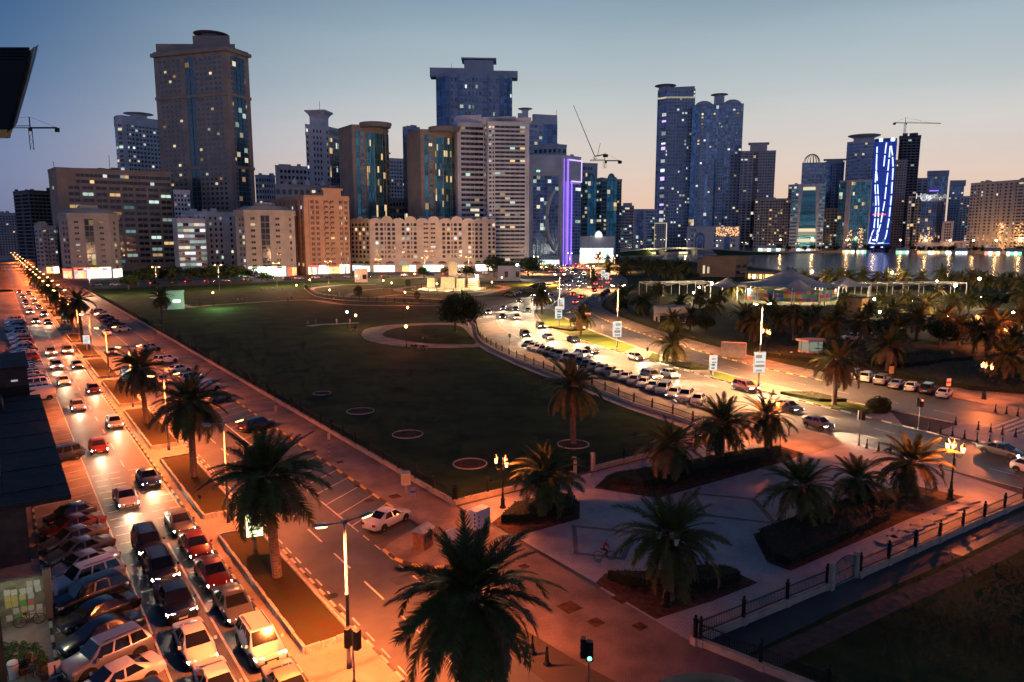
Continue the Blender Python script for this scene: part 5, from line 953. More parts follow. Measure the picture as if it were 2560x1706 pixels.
bed([(50.0, 35.0), (46.4, 31.1), (46.6, 29.2), (63.5, 29.0), (74.0, 28.6), (73.2, 33.8), (64.9, 34.5)]); hedge('hedge', [(50.2, 34.5), (47.2, 31.0), (47.4, 29.8), (62.5, 29.9), (64, 31.5), (66.5, 33.4), (64.5, 34)], .75, 'broad black hedge filling the long plaza bed')
bed([(33.4, 36.3), (33.3, 30.3), (38.3, 29.7), (43.0, 29.5), (43.1, 31.5), (41.6, 33.4), (35, 37)]); hedge('hedge', [(34.6, 36.3), (35.2, 34.6), (39.6, 31), (42.4, 30.6), (42.4, 31.6), (41.2, 32.8), (37, 34.5)], .75, 'dark hedge in the corner bed under the lantern lamp')
tag(leaf_cloud(31, 5200, [((-1.6, .4, .9), (1.3, 1.2, 1.0)), ((.2, .2, 1.1), (1.4, 1.2, 1.1)), ((1.7, -.4, .8), (1.2, 1.0, .9)), ((.8, .9, .7), (1.1, 1.0, .8)), ((-.6, -.8, .7), (1.2, .9, .8))], .13, .35, (0, 1, 2)).obj('shrub', leaf_m, None, loc=(101.2, 51.2, .1), rz=.3), 'rounded reddish shrub on the median by the traffic light', 'shrub')
hedge('hedge', [(103.4, 63), (99.5, 66), (99.6, 59.5), (103, 57)], .5, 'low reddish planting around the median palm near the crossing', red=True, dens=40)
hedge('hedge', [(109, 92), (104.5, 95), (104, 88), (107.6, 86)], .5, 'low reddish planting around the golden median palm', red=True, dens=40)
hedge('hedge', [(127, 150), (121, 152), (121, 143), (125.5, 142)], .5, 'low planting around the reddish median palm', red=True, dens=30)
pk = near(offset(C2, W2 + 8.2), 96, 260)
hedge('hedge', pk + offset(pk, 2.6)[::-1], 1.1, 'long dark hedge along the pavement beyond the curved road', dens=8, leaf=.16)
hedge('hedge', [(128, 92), (136, 96), (150, 78), (158, 62), (140, 66), (130, 80)], 1.0, 'wide dark shrub bed beside the park gate booth', dens=9, leaf=.16, red=True)
hedge('hedge', [(131, 64), (150, 62), (180, 40), (168, 20), (140, 30), (127, 50)], .9, 'large black planting bed behind the parked cars at right', dens=8, leaf=.18)
for i, (bx, by, w) in enumerate(((854, 948 * 1.0878, 35), (0, 0, 0))):
    pass
# ringed beds on the lawn
def ringbed(px, py, rx, label):
    g = G(px, py); d = math.hypot(*g); r_ = rx / F * math.hypot(d, CH); r = empty('ring_bed', (g[0], g[1], .06), 0, label, 'tree bed', 'ringed tree beds on the lawn'); k = MB()
    k.lathe([(r_ - .12, 0), (r_ - .12, .12), (r_, .12), (r_, 0)], 36, cap=False); k.obj('ring', concrete, r); s = MB(); s.lathe([(r_ - .12, .03), (r_ * .5, .06), (.05, .08)], 24, cap=False); s.obj('soil', soil, r)
for q in ((901, 1030, 34, 'empty ringed bed on the lawn, farthest of three along the fence'), (1019, 1088, 38, 'empty ringed bed on the lawn, middle of three along the fence'), (1175, 1162, 43, 'empty ringed bed on the lawn nearest the fence corner'), (1433, 1113, 40, 'ringed bed under the lone lawn palm')): ringbed(*q)
for k, (px, py) in enumerate(((805, 985),)): ringbed(px, py, 22, 'faint ringed bed far along the fence side of the lawn')
# ================= cars =================
PAINT = {}
for nm, c, mtl in (('white', (.62, .62, .62), 0), ('silver', (.42, .43, .45), .6), ('grey', (.16, .165, .175), .5), ('black', (.012, .012, .014), .1), ('dark blue', (.02, .035, .08), .3), ('dark red', (.16, .015, .012), .2), ('beige', (.42, .37, .29), .4), ('blue', (.05, .11, .24), .3), ('yellow', (.62, .36, .03), 0)):
    PAINT[nm] = mat('paint_' + nm.replace(' ', '_'), c, .28, metal=mtl, spec=.6, coat=.8)
car_glass = mat('car_glass', (.012, .013, .016), .06, spec=.9); rubber = mat('tyre_rubber', (.012, .012, .012), .85); rim_m = mat('wheel_rim', (.45, .45, .46), .35, metal=.8); trim_b = mat('car_trim', (.015, .015, .016), .6)
hl_on = emat('headlight_on', (1, .88, .68), 140); hl_off = mat('headlight_off', (.55, .56, .58), .12, spec=.8); tl_on = emat('taillight_on', (1, .04, .02), 24); tl_off = mat('taillight_off', (.28, .012, .01), .2); plate_m = mat('number_plate', (.62, .62, .58), .5)
# stations: x, z_low, z_belt, z_top, half width, half width at roof
CARS = dict(
 sedan=dict(st=[(2.36, .34, .58, .60, .62, .45), (2.22, .25, .68, .72, .82, .60), (1.25, .2, .86, .93, .9, .74), (.42, .2, .92, 1.42, .91, .60), (-.72, .2, .94, 1.44, .91, .60), (-1.55, .22, .98, 1.06, .9, .70), (-2.22, .3, .94, 1.0, .84, .66), (-2.36, .36, .72, .76, .74, .6)], fw=1.42, rw=-1.36, r=.32),
 suv=dict(st=[(2.34, .42, .72, .76, .68, .5), (2.22, .3, .92, .98, .9, .68), (1.25, .28, 1.04, 1.1, .95, .8), (.62, .28, 1.08, 1.74, .96, .68), (-1.75, .28, 1.1, 1.76, .96, .7), (-2.18, .3, 1.1, 1.2, .94, .78), (-2.3, .4, .9, .95, .86, .7)], fw=1.4, rw=-1.38, r=.38),
 hatch=dict(st=[(1.95, .34, .6, .64, .62, .45), (1.82, .25, .74, .8, .82, .6), (1.05, .2, .9, .98, .86, .72), (.4, .2, .95, 1.48, .87, .58), (-1.15, .2, .98, 1.48, .87, .6), (-1.78, .24, 1.0, 1.08, .85, .7), (-1.92, .34, .8, .84, .76, .6)], fw=1.2, rw=-1.2, r=.3),
 van=dict(st=[(2.5, .4, .8, .84, .7, .55), (2.4, .3, 1.0, 1.06, .92, .7), (1.75, .28, 1.15, 1.25, .97, .82), (1.15, .28, 1.2, 1.95, .98, .78), (-2.3, .28, 1.2, 1.97, .98, .8), (-2.48, .32, 1.18, 1.75, .96, .8), (-2.52, .4, 1.0, 1.1, .92, .8)], fw=1.6, rw=-1.55, r=.35),
 pickup=dict(st=[(2.6, .45, .8, .84, .7, .5), (2.48, .32, 1.0, 1.05, .92, .7), (1.5, .3, 1.08, 1.14, .95, .8), (.85, .3, 1.1, 1.76, .95, .66), (-.5, .3, 1.1, 1.76, .95, .68), (-.72, .3, 1.08, 1.12, .95, .9), (-2.45, .32, 1.06, 1.08, .95, .9), (-2.58, .4, .9, .94, .9, .85)], fw=1.6, rw=-1.6, r=.4))
def car_parts(kind):
    C = CARS[kind]; S = C['st']; body = MB(); rings = []
    for x, zl, zb, zt, w, wr in S:
        rings.append([(x, -w * .9, zl), (x, -w, zl + (zb - zl) * .35), (x, -w * .995, zb - .06), (x, -w * .95, zb), (x, -wr, zt - .02), (x, -wr * .55, zt + .015), (x, wr * .55, zt + .015), (x, wr, zt - .02), (x, w * .95, zb), (x, w * .995, zb - .06), (x, w, zl + (zb - zl) * .35), (x, w * .9, zl)])
    n = 12
    for r in rings: body.v += r
    for i in range(len(rings) - 1):
        for k in range(n): a, b = i * n + k, i * n + (k + 1) % n; body.f.append((a, b, b + n, a + n)); body.m.append(0)
    body.f.append(tuple(range(n))[::-1]); body.f.append(tuple((len(rings) - 1) * n + k for k in range(n))); body.m += [0, 0]
    # dark sills and wheel arches
    L0, L1 = S[0][0], S[-1][0]
    for wx in (C['fw'], C['rw']):
        for s in (-1, 1):
            w = max(q[4] for q in S) + .004; pr = [(wx + (C['r'] + .09) * math.cos(t), C['r'] + (C['r'] + .09) * math.sin(t)) for t in [PI * k / 10 for k in range(11)]]; pr = [(wx + C['r'] + .09, .24)] + pr + [(wx - C['r'] - .09, .24)]
            body.add([(x, s * w, z) for x, z in pr], [tuple(range(len(pr)))[::s]], 1)
    P_ = dict(body=body)
    roof = [i for i in range(len(S)) if S[i][3] - S[i][2] > .3]; i0, i1 = roof[0], roof[-1]
    def q4(A, B, Cc, Dd, k, o):      # inset quad, pushed out
        c = (Vector(A) + Vector(B) + Vector(Cc) + Vector(Dd)) / 4; nn = (Vector(B) - Vector(A)).cross(Vector(Dd) - Vector(A)).normalized(); 
        return [tuple(c + (Vector(p) - c) * k + nn * o) for p in (A, B, Cc, Dd)]
    R = rings; ws = MB(); ws.add(q4(R[i0 - 1][4], R[i0 - 1][7], R[i0][7], R[i0][4], .93, .035), [(0, 1, 2, 3)]); 
    rw = MB(); rw.add(q4(R[i1 + 1][7], R[i1 + 1][4], R[i1][4], R[i1][7], .88, .035), [(0, 1, 2, 3)])
    P_['windscreen'] = ws; P_['rear_window'] = rw
    def lerp(a, b, t): return tuple(a[j] + (b[j] - a[j]) * t for j in range(3))
    for s, (lo, hi) in ((-1, (3, 4)), (1, (8, 7))):
        b0, b1 = lerp(R[i0 - 1][lo], R[i0][lo], .25), lerp(R[i1][lo], R[i1 + 1][lo], .6); t0, t1 = R[i0][hi], R[i1][hi]
        nw = 3 if kind in ('suv', 'van') else 2
        for k in range(nw):
            u0, u1 = k / nw, (k + 1) / nw; q = [lerp(b0, b1, u1), lerp(b0, b1, u0), lerp(t0, t1, u0), lerp(t0, t1, u1)]
            if s > 0: q = [q[1], q[0], q[3], q[2]]
            m_ = MB(); m_.add(q4(*q, .87, .012), [(0, 1, 2, 3)]); P_['side_window', k, s] = m_
    zf = S[1][2]; wf = S[1][4]
    for s in (-1, 1):
        h = MB(); h.add([(S[1][0] + .03, s * wf * .98, zf - .16), (S[0][0] - .02, s * wf * .5, zf - .2), (S[0][0] - .05, s * wf * .5, zf - .04), (S[1][0] + .01, s * wf * .96, zf - .03), (S[1][0] - .25, s * wf * 1.01, zf - .05), (S[1][0] - .2, s * wf * 1.03, zf - .15)], [(0, 1, 2, 3), (5, 0, 3, 4)]); P_['headlight', s] = h
        zr = S[-2][2]; t = MB(); x = S[-1][0] - .012; t.box(x - .02, x + .12, min(s * S[-1][4] * .62, s * S[-1][4] * 1.04), max(s * S[-1][4] * .62, s * S[-1][4] * 1.04), zr - .26, zr - .08); P_['taillight', s] = t
        mi = MB(); xm = S[i0 - 1][0] - .3; wm_ = S[i0][4]; mi.box(xm - .08, xm + .08, min(s * wm_, s * (wm_ + .18)), max(s * wm_, s * (wm_ + .18)), S[i0][2], S[i0][2] + .14, top=.02); P_['mirror', s] = mi
    g = MB(); x = S[0][0]; g.box(x - .05, x + .015, -S[0][4] * .6, S[0][4] * .6, S[0][1] + .04, S[0][2] - .03); P_['grille'] = g
    pl = MB(); pl.box(x + .016, x + .03, -.26, .26, S[0][1] + .06, S[0][1] + .17); P_['plate', 1] = pl; pl = MB(); xr = S[-1][0]; pl.box(xr - .035, xr - .005, -.26, .26, S[-1][2] - .24, S[-1][2] - .12); P_['plate', -1] = pl
    if kind == 'pickup': bd = MB(); bd.box(-2.3, -.8, -.72, .72, 1.0, 1.115); P_['load_bed'] = bd
    if kind == 'suv':
        for s in (-1, 1): rr = MB(); rr.tube([(.4, s * .56, 1.80), (-1.5, s * .56, 1.82)], .025, 5); P_['roof_rail', s] = rr
    return P_
CP = {k: car_parts(k) for k in CARS}
def wheel_meshes(r):
    key = ('wheel', r)
    if key not in UNIT:
        t = MB(); n = 18; prof = [(r * .62, -.1), (r * .92, -.11), (r, -.07), (r, .07), (r * .92, .11), (r * .62, .1)]; t.lathe(prof, n, cap=False); t.v = [(p[0], p[2], p[1]) for p in t.v]
        m_ = MB(); m_.lathe([(r * .63, -.09), (r * .6, -.03), (.02, -.05)], n, cap=False); m_.lathe([(.02, .05), (r * .6, .03), (r * .63, .09)], n, cap=False); m_.v = [(p[0], p[2], p[1]) for p in m_.v]
        for k in range(5):
            a = 2 * PI * k / 5
            for s in (-1, 1): m_.add([(math.cos(a + d) * q, s * .085, math.sin(a + d) * q) for d, q in ((-.5, .06), (-.12, r * .6), (.12, r * .6), (.5, .06))], [(0, 1, 2, 3)])
        UNIT[key] = (t.mesh('tyre', rubber), m_.mesh('rim', rim_m))
    return UNIT[key]
CM = {}
def car_mesh(kind, colour):
    key = (kind, colour)
    if key in CM: return CM[key]
    d = {}
    for k, mb in CP[kind].items():
        nm = k if isinstance(k, str) else k[0]
        mats_ = [PAINT[colour], trim_b] if nm == 'body' else {'windscreen': car_glass, 'rear_window': car_glass, 'side_window': car_glass, 'headlight': hl_off, 'taillight': tl_off, 'mirror': PAINT[colour], 'grille': trim_b, 'plate': plate_m, 'load_bed': trim_b, 'roof_rail': trim_b}[nm]
        if nm == 'body':
            me = mb.mesh(nm, mats_); bm = bmesh.new(); bm.from_mesh(me); ed = [e for e in bm.edges if len(e.link_faces) == 2 and e.calc_face_angle(0) > .35 and all(f.material_index == 0 for f in e.link_faces)]; bmesh.ops.bevel(bm, geom=ed, offset=.035, segments=2, affect='EDGES', clamp_overlap=True); bm.to_mesh(me); bm.free(); me.polygons.foreach_set('use_smooth', [True] * len(me.polygons)); d[k] = me
            try: me.set_sharp_from_angle(angle=.7)
            except Exception: pass
        else: d[k] = mb.mesh(nm, mats_)
        if nm in ('headlight', 'taillight'): d[k, 'on'] = mb.mesh(nm, hl_on if nm == 'headlight' else tl_on)
    CM[key] = d; return d
FAR = {}
def far_mesh(kind, colour, hl, tl):
    key = (kind, colour, hl, tl)
    if key in FAR: return FAR[key]
    mb = MB(); ms = [PAINT[colour], trim_b, car_glass, hl_on if hl else hl_off, tl_on if tl else tl_off, rubber]
    for k, p in CP[kind].items():
        nm = k if isinstance(k, str) else k[0]; o = len(mb.v); mb.v += p.v; mb.f += [tuple(i + o for i in f) for f in p.f]; mi = {'windscreen': 2, 'rear_window': 2, 'side_window': 2, 'headlight': 3, 'taillight': 4, 'mirror': 0, 'grille': 1, 'plate': 1, 'load_bed': 1, 'roof_rail': 1}.get(nm, 0); mb.m += [(q if nm == 'body' else mi) for q in p.m]
    C = CARS[kind]; w = max(q[4] for q in C['st'])
    for wx in (C['fw'], C['rw']):
        for s in (-1, 1): t = MB().lathe([(C['r'], -.1), (C['r'], .1)], 10); mb.add([(p[0] + wx, p[2] + s * (w - .09), p[1] + C['r']) for p in t.v], t.f, 5)
    FAR[key] = mb.mesh(kind, ms); return FAR[key]
NAMES = dict(sedan='sedan', suv='suv', hatch='hatchback', van='van', pickup='pickup_truck')
def car(x, y, ang, kind, colour, label, group, hl=False, tl=False, beam=0, z=.02):
    nm = NAMES[kind]
    if math.hypot(x, y) > 150:
        o = link(nm, far_mesh(kind, colour, hl, tl), None, (x, y, z), ang); tag(o, label, 'car' if kind not in ('van', 'pickup') else kind, group)
    else:
        o = empty(nm, (x, y, z), ang, label, 'car' if kind not in ('van', 'pickup') else kind, group)
        for k, me in car_mesh(kind, colour).items():
            if isinstance(k, tuple) and k[-1] == 'on': continue
            n_ = k if isinstance(k, str) else k[0]
            if (n_ == 'headlight' and hl) or (n_ == 'taillight' and tl): me = car_mesh(kind, colour)[k, 'on']
            link(n_, me, o)
        C = CARS[kind]; w = max(q[4] for q in C['st']); ty, ri = wheel_meshes(C['r'])
        for wx in (C['fw'], C['rw']):
            for s in (-1, 1): wh = link('wheel', ty, o, (wx, s * (w - .085), C['r'])); link('rim', ri, wh)
    if beam:
        xf = CARS[kind]['st'][0][0] + .12; light(o, (xf, 0, .68), beam, (1, .74, .44), .12, 'SPOT', 'headlight_beam', (0, -PI / 2 + .2, 0), 1.5)
    return o
rc_ = random.Random(77)
def rnd_kind(): return rc_.choice(('sedan', 'sedan', 'suv', 'suv', 'hatch', 'sedan'))
def rnd_col(): return rc_.choice(('white', 'white', 'white', 'silver', 'silver', 'grey', 'black', 'beige', 'dark blue', 'dark red', 'blue'))
def desc(kind, colour): return '%s %s' % (colour, {'sedan': 'sedan', 'suv': 'SUV', 'hatch': 'hatchback', 'van': 'van', 'pickup': 'pickup truck'}[kind])
# left row, nose towards the shops
A_ = math.atan2(-1.1, -3.7)
row = [('sedan', 'white'), ('suv', 'silver'), ('sedan', 'black'), ('sedan', 'black'), ('suv', 'black'), ('suv', 'white'), ('sedan', 'silver'), ('sedan', 'grey'), ('sedan', 'grey'), ('sedan', 'dark red'), ('hatch', 'black')]
for i, (k, c) in enumerate(row): car(3.55 + rc_.uniform(-.15, .15), 42.7 + 2.92 * i, A_, k, c, 'parked %s in the shaded left row, %s from the bottom' % (desc(k, c), ORD[i]), 'cars parked along the left shops')
MB_ = MB()
car(3.3, 40.0, A_, 'sedan', 'black', 'black car just entering the bottom edge below the left row', 'cars parked along the left shops')
car(4.2, 92.5, A_, 'suv', 'dark blue', 'dark car half hidden under the left roof beside the side lane', 'cars parked along the left shops'); g = G(113, 1003); car(g[0] - 1.0, g[1] + 1.2, PI + .1, 'van', 'white', 'white delivery van at the end of the left row', 'cars parked along the left shops')
for i in range(12): k, c = rnd_kind(), rnd_col(); car(3.5, 131.5 + 3.0 * i, PI + .12, k, c, 'parked %s beyond the white van on the left, %s in the row' % (desc(k, c), ORD[i]), 'cars parked beyond the white van')
for i in range(26): k, c = rnd_kind(), rnd_col(); car(3.4 + rc_.uniform(-.3, .3), 172 + 3.1 * i + (6 if i > 14 else 0), PI + .1, k, c, 'small parked %s far up the avenue left side, %s in row' % (desc(k, c), ORD[i]), 'distant cars along the left of the avenue')
# angled bays on the right of the avenue
B_ = math.atan2(1.75, 4.4)
car(26.0, 55.0, B_, 'sedan', 'white', 'white sedan alone in the nearest angled bay by the island', 'cars in the angled bays')
for i, (px, py, k, c, l) in enumerate(((640, 1075, 'suv', 'black', 'black SUV in the angled bays behind a palm'), (560, 1002, 'hatch', 'grey', 'grey station wagon in the angled bays'), (513, 979, 'van', 'silver', 'silver minivan in the angled bays'), (503, 952, 'suv', 'silver', 'silver SUV half hidden by palm fronds in the angled bays'), (440, 932, 'sedan', 'white', 'white sedan under the palm crown in the angled bays'), (421, 908, 'suv', 'white', 'white SUV beside the striped kerb in the angled bays'), (382, 878, 'suv', 'silver', 'silver SUV in front of the striped kerb further up the bays'), (307, 829, 'hatch', 'white', 'white hatchback at the head of the far angled bays'), (295, 816, 'sedan', 'dark red', 'dark red sedan behind the white hatchback'), (283, 806, 'sedan', 'dark red', 'second dark red sedan behind the white hatchback'), (273, 798, 'sedan', 'black', 'black sedan in the far angled bays'), (264, 791, 'sedan', 'white', 'white sedan in the far angled bays'), (258, 785, 'suv', 'grey', 'grey SUV last in the far angled bays'))): g = G(px, py); car(25.9, g[1], B_, k, c, l, 'cars in the angled bays')
# queue coming towards the camera on the avenue
Q = [(8.1, 61.3, 'suv', 'black'), (8.1, 55.9, 'suv', 'black'), (8.0, 50.2, 'pickup', 'black'), (7.95, 44.2, 'sedan', 'white'), (8.0, 38.9, 'sedan', 'white'), (11.1, 64.8, 'sedan', 'grey'), (11.15, 59.0, 'sedan', 'dark red'), (11.1, 53.2, 'sedan', 'dark red'), (11.1, 47.6, 'sedan', 'grey'), (11.15, 41.8, 'suv', 'white'), (11.1, 36.4, 'sedan', 'beige')]
y = [74.0, 79.0]
while min(y) < 400:
    for l in (0, 1):
        if y[l] < 400 and not 210 < y[l] < 214: Q.append(((8.1, 11.1)[l] + rc_.uniform(-.2, .2), y[l], rnd_kind(), rnd_col()))
        y[l] += rc_.uniform(17, 36)
cnt = [0, 0]
for x, yy, k, c in Q:
    l = int(x > 9.6); cnt[l] += 1; o_ = ORD[cnt[l] - 1] if cnt[l] <= len(ORD) else 'last'
    car(x, yy, -PI / 2, k, c, '%s with headlights on, avenue %s lane, %s from the bottom' % (desc(k, c), ('left', 'right')[l], o_), 'traffic coming down the avenue', hl=True, beam=(500 if yy < 70 else 1800) if yy < 260 else 0)
for i, yy in enumerate((104, 133, 171, 206, 262, 310, 365)): k, c = rnd_kind(), rnd_col(); car((18.4, 21.6)[i % 2], yy, PI / 2, k, c, '%s with red tail lights on the avenue, %s from the near end' % (desc(k, c), ORD[i]), 'traffic leaving up the avenue', hl=True, tl=True)
# row parked along the curved fence
Lr = offset(C1, -W1 - 2.35); acc = 0; pts = [p for p in Lr if 60 < p[1] < 135]; i = 0; T = []
for j in range(len(pts) - 1):
    p, q = Vector(pts[j]), Vector(pts[j + 1]); L = (q - p).length; s = -acc
    while s + 2.75 <= L: s += 2.75; T.append(p + (q - p) * s / L)
    acc = L - s
for i, p in enumerate(T):
    if p.y < 62 or i > 26: continue
    k, c = rnd_kind(), rc_.choice(('white', 'white', 'silver', 'silver', 'white', 'dark blue', 'grey', 'beige', 'black')); car(p.x, p.y, math.atan2(-.55, -1) + .0, k, c, 'parked %s along the curved fence, %s from the near end' % (desc(k, c), ORD[i]), 'cars parked along the curved fence', hl=(i == 2))
# traffic on the curved road
def along(line, d0, gaps, off):
    out = []; d = d0; acc = 0
    for j in range(len(line) - 1):
        p, q = Vector(line[j]), Vector(line[j + 1]); L = (q - p).length
        while d <= acc + L:
            u = (q - p) / L; out.append((p + u * (d - acc) + Vector((u.y, -u.x)) * off, math.atan2(u.y, u.x))); d += gaps()
        acc += L
    return out
n = 0
for l, off in enumerate((-4.2, 0.0, 4.2)):
    m_ = 0
    for p, a in along([q for q in C1 if q[1] > 16], 6 + 5 * l, lambda: rc_.uniform(20, 44), off):
        if p.y > 520: break
        k, c = rnd_kind(), rnd_col(); car(p.x, p.y, a + PI, k, c, '%s with headlights on, curved road %s lane, %s from the crossing' % (desc(k, c), ('outer', 'middle', 'inner')[l], ORD[min(m_, 49)]), 'traffic on the curved road', hl=True, beam=22000 if p.y < 240 else 0); m_ += 1
for l, off in enumerate((-2.5, 2.5)):
    m_ = 0
    for p, a in along([q for q in C2 if q[1] > 150], 6 + 9 * l, lambda: rc_.uniform(20, 46), off):
        if p.y > 480: break
        k, c = rnd_kind(), rnd_col(); car(p.x, p.y, a, k, c, '%s with red tail lights, far carriageway %s lane, %s from near end' % (desc(k, c), ('left', 'right')[l], ORD[m_]), 'traffic leaving on the far carriageway', hl=True, tl=True); m_ += 1
for i, (px, py, k, c) in enumerate(((2130, 950, 'suv', 'white'), (2163, 957, 'suv', 'white'), (2200, 964, 'suv', 'silver'), (2237, 974, 'sedan', 'silver'), (2275, 981, 'hatch', 'white'), (2316, 988, 'suv', 'black'), (2356, 998, 'hatch', 'white'))): g = G(px, py); car(g[0] + 1.6, g[1] + .5, .22, k, c, 'parked %s seen from behind at the right, %s from the left' % (desc(k, c), ORD[i]), 'cars parked beyond the far carriageway')
for i, (px, py, k, c, l) in enumerate(((1275, 741, 'sedan', 'yellow', 'yellow taxi parked at the bend left of the curved road'), (1270, 737, 'sedan', 'black', 'black sedan right behind the yellow taxi'), (1290, 735, 'sedan', 'white', 'white sedan behind the yellow taxi'), (1302, 732, 'sedan', 'grey', 'grey sedan third behind the yellow taxi'), (1221, 787, 'suv', 'white', 'white SUV with bright headlights on the service lane'), (2129, 851, 'suv', 'white', 'white SUV inside the park gate at right'), (1488, 742, 'sedan', 'white', 'white sedan left of the dark trio in the lay-by'), (1506, 741, 'suv', 'black', 'black SUV in the lay-by, left of a dark trio'), (1512, 736, 'suv', 'black', 'black SUV in the lay-by, middle of a dark trio'), (1519, 732, 'suv', 'black', 'black SUV in the lay-by, last of a dark trio'))):
    g = G(px, py); car(g[0], g[1], (2.6, 2.6, 2.6, 2.6, -2.2, 2.5, .5, .9, .9, .9)[i], k, c, l, 'cars parked near the bend', hl=(i == 4), beam=14000 if i == 4 else 0)
for i, (px, py) in enumerate(((1318, 724), (1327, 721), (1336, 720), (1345, 717), (1354, 716), (1363, 713), (1372, 712), (1381, 710), (1390, 708), (1399, 706), (1408, 704), (1417, 702), (1426, 700), (1434, 698))): g = G(px, py); k, c = rnd_kind(), rnd_col(); car(g[0], g[1], 2.5, k, c, 'small parked %s beside the far bend, %s from the left' % (desc(k, c), ORD[i]), 'cars parked beside the far bend')
fo = offset(fs, -4.5); i = 0
for p, a in along(fo, 70, lambda: rc_.uniform(6.5, 12), 0):
    if i < 32: k, c = rnd_kind(), rnd_col(); car(p.x, p.y, a, k, c, 'tiny %s along the street behind the park, %s from the left' % (desc(k, c), ORD[i]), 'cars on the street behind the park', tl=rc_.random() < .5, hl=rc_.random() < .3); i += 1
# ================= fences =================
post_me = MB(); post_me.box(-.09, .09, -.09, .09, 0, 1.62); post_me.box(-.12, .12, -.12, .12, 1.62, 1.70); post_me.lathe([(.05, 1.70), (.1, 1.80), (.09, 1.88), (.02, 1.98)], 8); post_me = post_me.mesh('post', iron)
wallm = mat('fence_wall', (.52, .42, .33), .85, noise=.2, nscale=1.2, bump=.2, bscale=8)
def fence(label, line, sp=3.75, hw=.5, group='park fences', pk=.15, pk_far=1e9, nopick=None):
    o = Vector(line[0]); r = empty('park_fence', (o.x, o.y, .06), 0, label, 'fence', group); W = MB(); R_ = MB(); Pk = MB(); acc = 0; d = 0
    tot = sum((Vector(line[i + 1]) - Vector(line[i])).length for i in range(len(line) - 1)); nposts = max(1, round(tot / sp)); sp = tot / nposts; nxt = 0
    for i in range(len(line) - 1):
        a, b = Vector(line[i]), Vector(line[i + 1]); L = (b - a).length; u = (b - a) / L; w = Vector((-u.y, u.x)); al = a - o
        W.obox(al - w * .15, u, w, L, .3, 0, hw - .06); W.obox(al - w * .19, u, w, L, .38, hw - .06, hw)
        for z in (hw + .12, 1.36): R_.obox(al - w * .03, u, w, L, .06, z, z + .05)
        while nxt <= acc + L + 1e-6:
            p = a + u * (nxt - acc) - o; link('post', post_me, r, (p.x, p.y, 0), math.atan2(u.y, u.x)); W.obox(p - u * .22 - w * .22, u, w, .44, .44, 0, hw + .02); nxt += sp
        s = 0.05; wp = .018
        while s < L:
            p = al + u * s; far = (a + u * s).length > pk_far; q = wp * (1.6 if far else 1)
            Pk.add([(p.x - u.x * q, p.y - u.y * q, hw + .05), (p.x + u.x * q, p.y + u.y * q, hw + .05), (p.x + w.x * q, p.y + w.y * q, hw + .05), (p.x - u.x * q, p.y - u.y * q, 1.5), (p.x + u.x * q, p.y + u.y * q, 1.5), (p.x + w.x * q, p.y + w.y * q, 1.5)], [(0, 1, 4, 3), (1, 2, 5, 4), (2, 0, 3, 5)])
            s += pk * (2.5 if far else 1)
        acc += L
    W.obj('plinth', wallm, r); R_.obj('rail', iron, r); Pk.obj('pickets', iron, r, kind='stuff'); return r
fence('long iron fence on a low wall between the avenue pavement and the lawn', [(33.0, 55.5), (33.0, 385)], pk_far=130)
fence('short iron fence on a low wall running right from the lawn corner', [(33.25, 55.4), (47.4, 55.3)])
fence('iron fence section right of the arched park gate', [(50.4, 55.3), (63.5, 55.2)])
fence('curved iron fence on a low wall beside the row of parked cars', FC, pk_far=130, sp=4.2)
fence('plaza fence section from the near corner to the dark gate', [(33.1, 26.9), (46.2, 26.1)])
fence('plaza fence section right of the dark gate beside the slab path', [(49.9, 25.7), (76.5, 24.5), (80, 24.2)])
fence('iron fence running from the plaza corner to the bottom edge', [(33.25, 26.6), (34.6, 21.0), (36.8, 12)])
g_ = [G(762, 722), G(790, 742), G(860, 752), G(960, 756), G(1090, 762), G(1180, 768)]; fence('thin iron railing around the circular garden', smooth(g_, 3), pk_far=1, pk=.4, hw=.2)
rf = ell(mc[0], mc[1], 21, 17.5, .3, 30); fence('round iron railing around the monument lawn', rf + rf[:1], pk_far=1, pk=.4, hw=.15)
for nm, x0, x1, y, lb in (('park_gate', 47.6, 50.2, 55.3, 'arched double iron gate in the lawn fence beside the plaza'), ('park_gate', 46.4, 49.7, 25.9, 'dark arched iron gate in the plaza fence')):
    r = empty(nm, ((x0 + x1) / 2, y, .06), 0, lb, 'gate'); hw_ = (x1 - x0) / 2
    for s in (-1, 1):
        leaf = MB(); 
        for k in range(9): x = s * (.08 + k * (hw_ - .1) / 9); leaf.tube([(x, 0, .1), (x, 0, 1.5 + .55 * math.cos(abs(x) / hw_ * 1.5))], .018, 4)
        leaf.tube([(s * .06, 0, .15), (s * (hw_ - .08), 0, .15)], .03, 4); leaf.tube([(s * .06, 0, 1.0), (s * (hw_ - .08), 0, 1.0)], .03, 4); leaf.tube([(s * hw_ * t, 0, 1.5 + .55 * math.cos(t * 1.5)) for t in (.02, .25, .5, .75, .97)], .03, 4); leaf.obj('gate_leaf', iron, r)
        MB().box(s * hw_ - .2, s * hw_ + .2, -.2, .2, 0, 2.0, top=.02).obj('gate_pier', wallm, r)
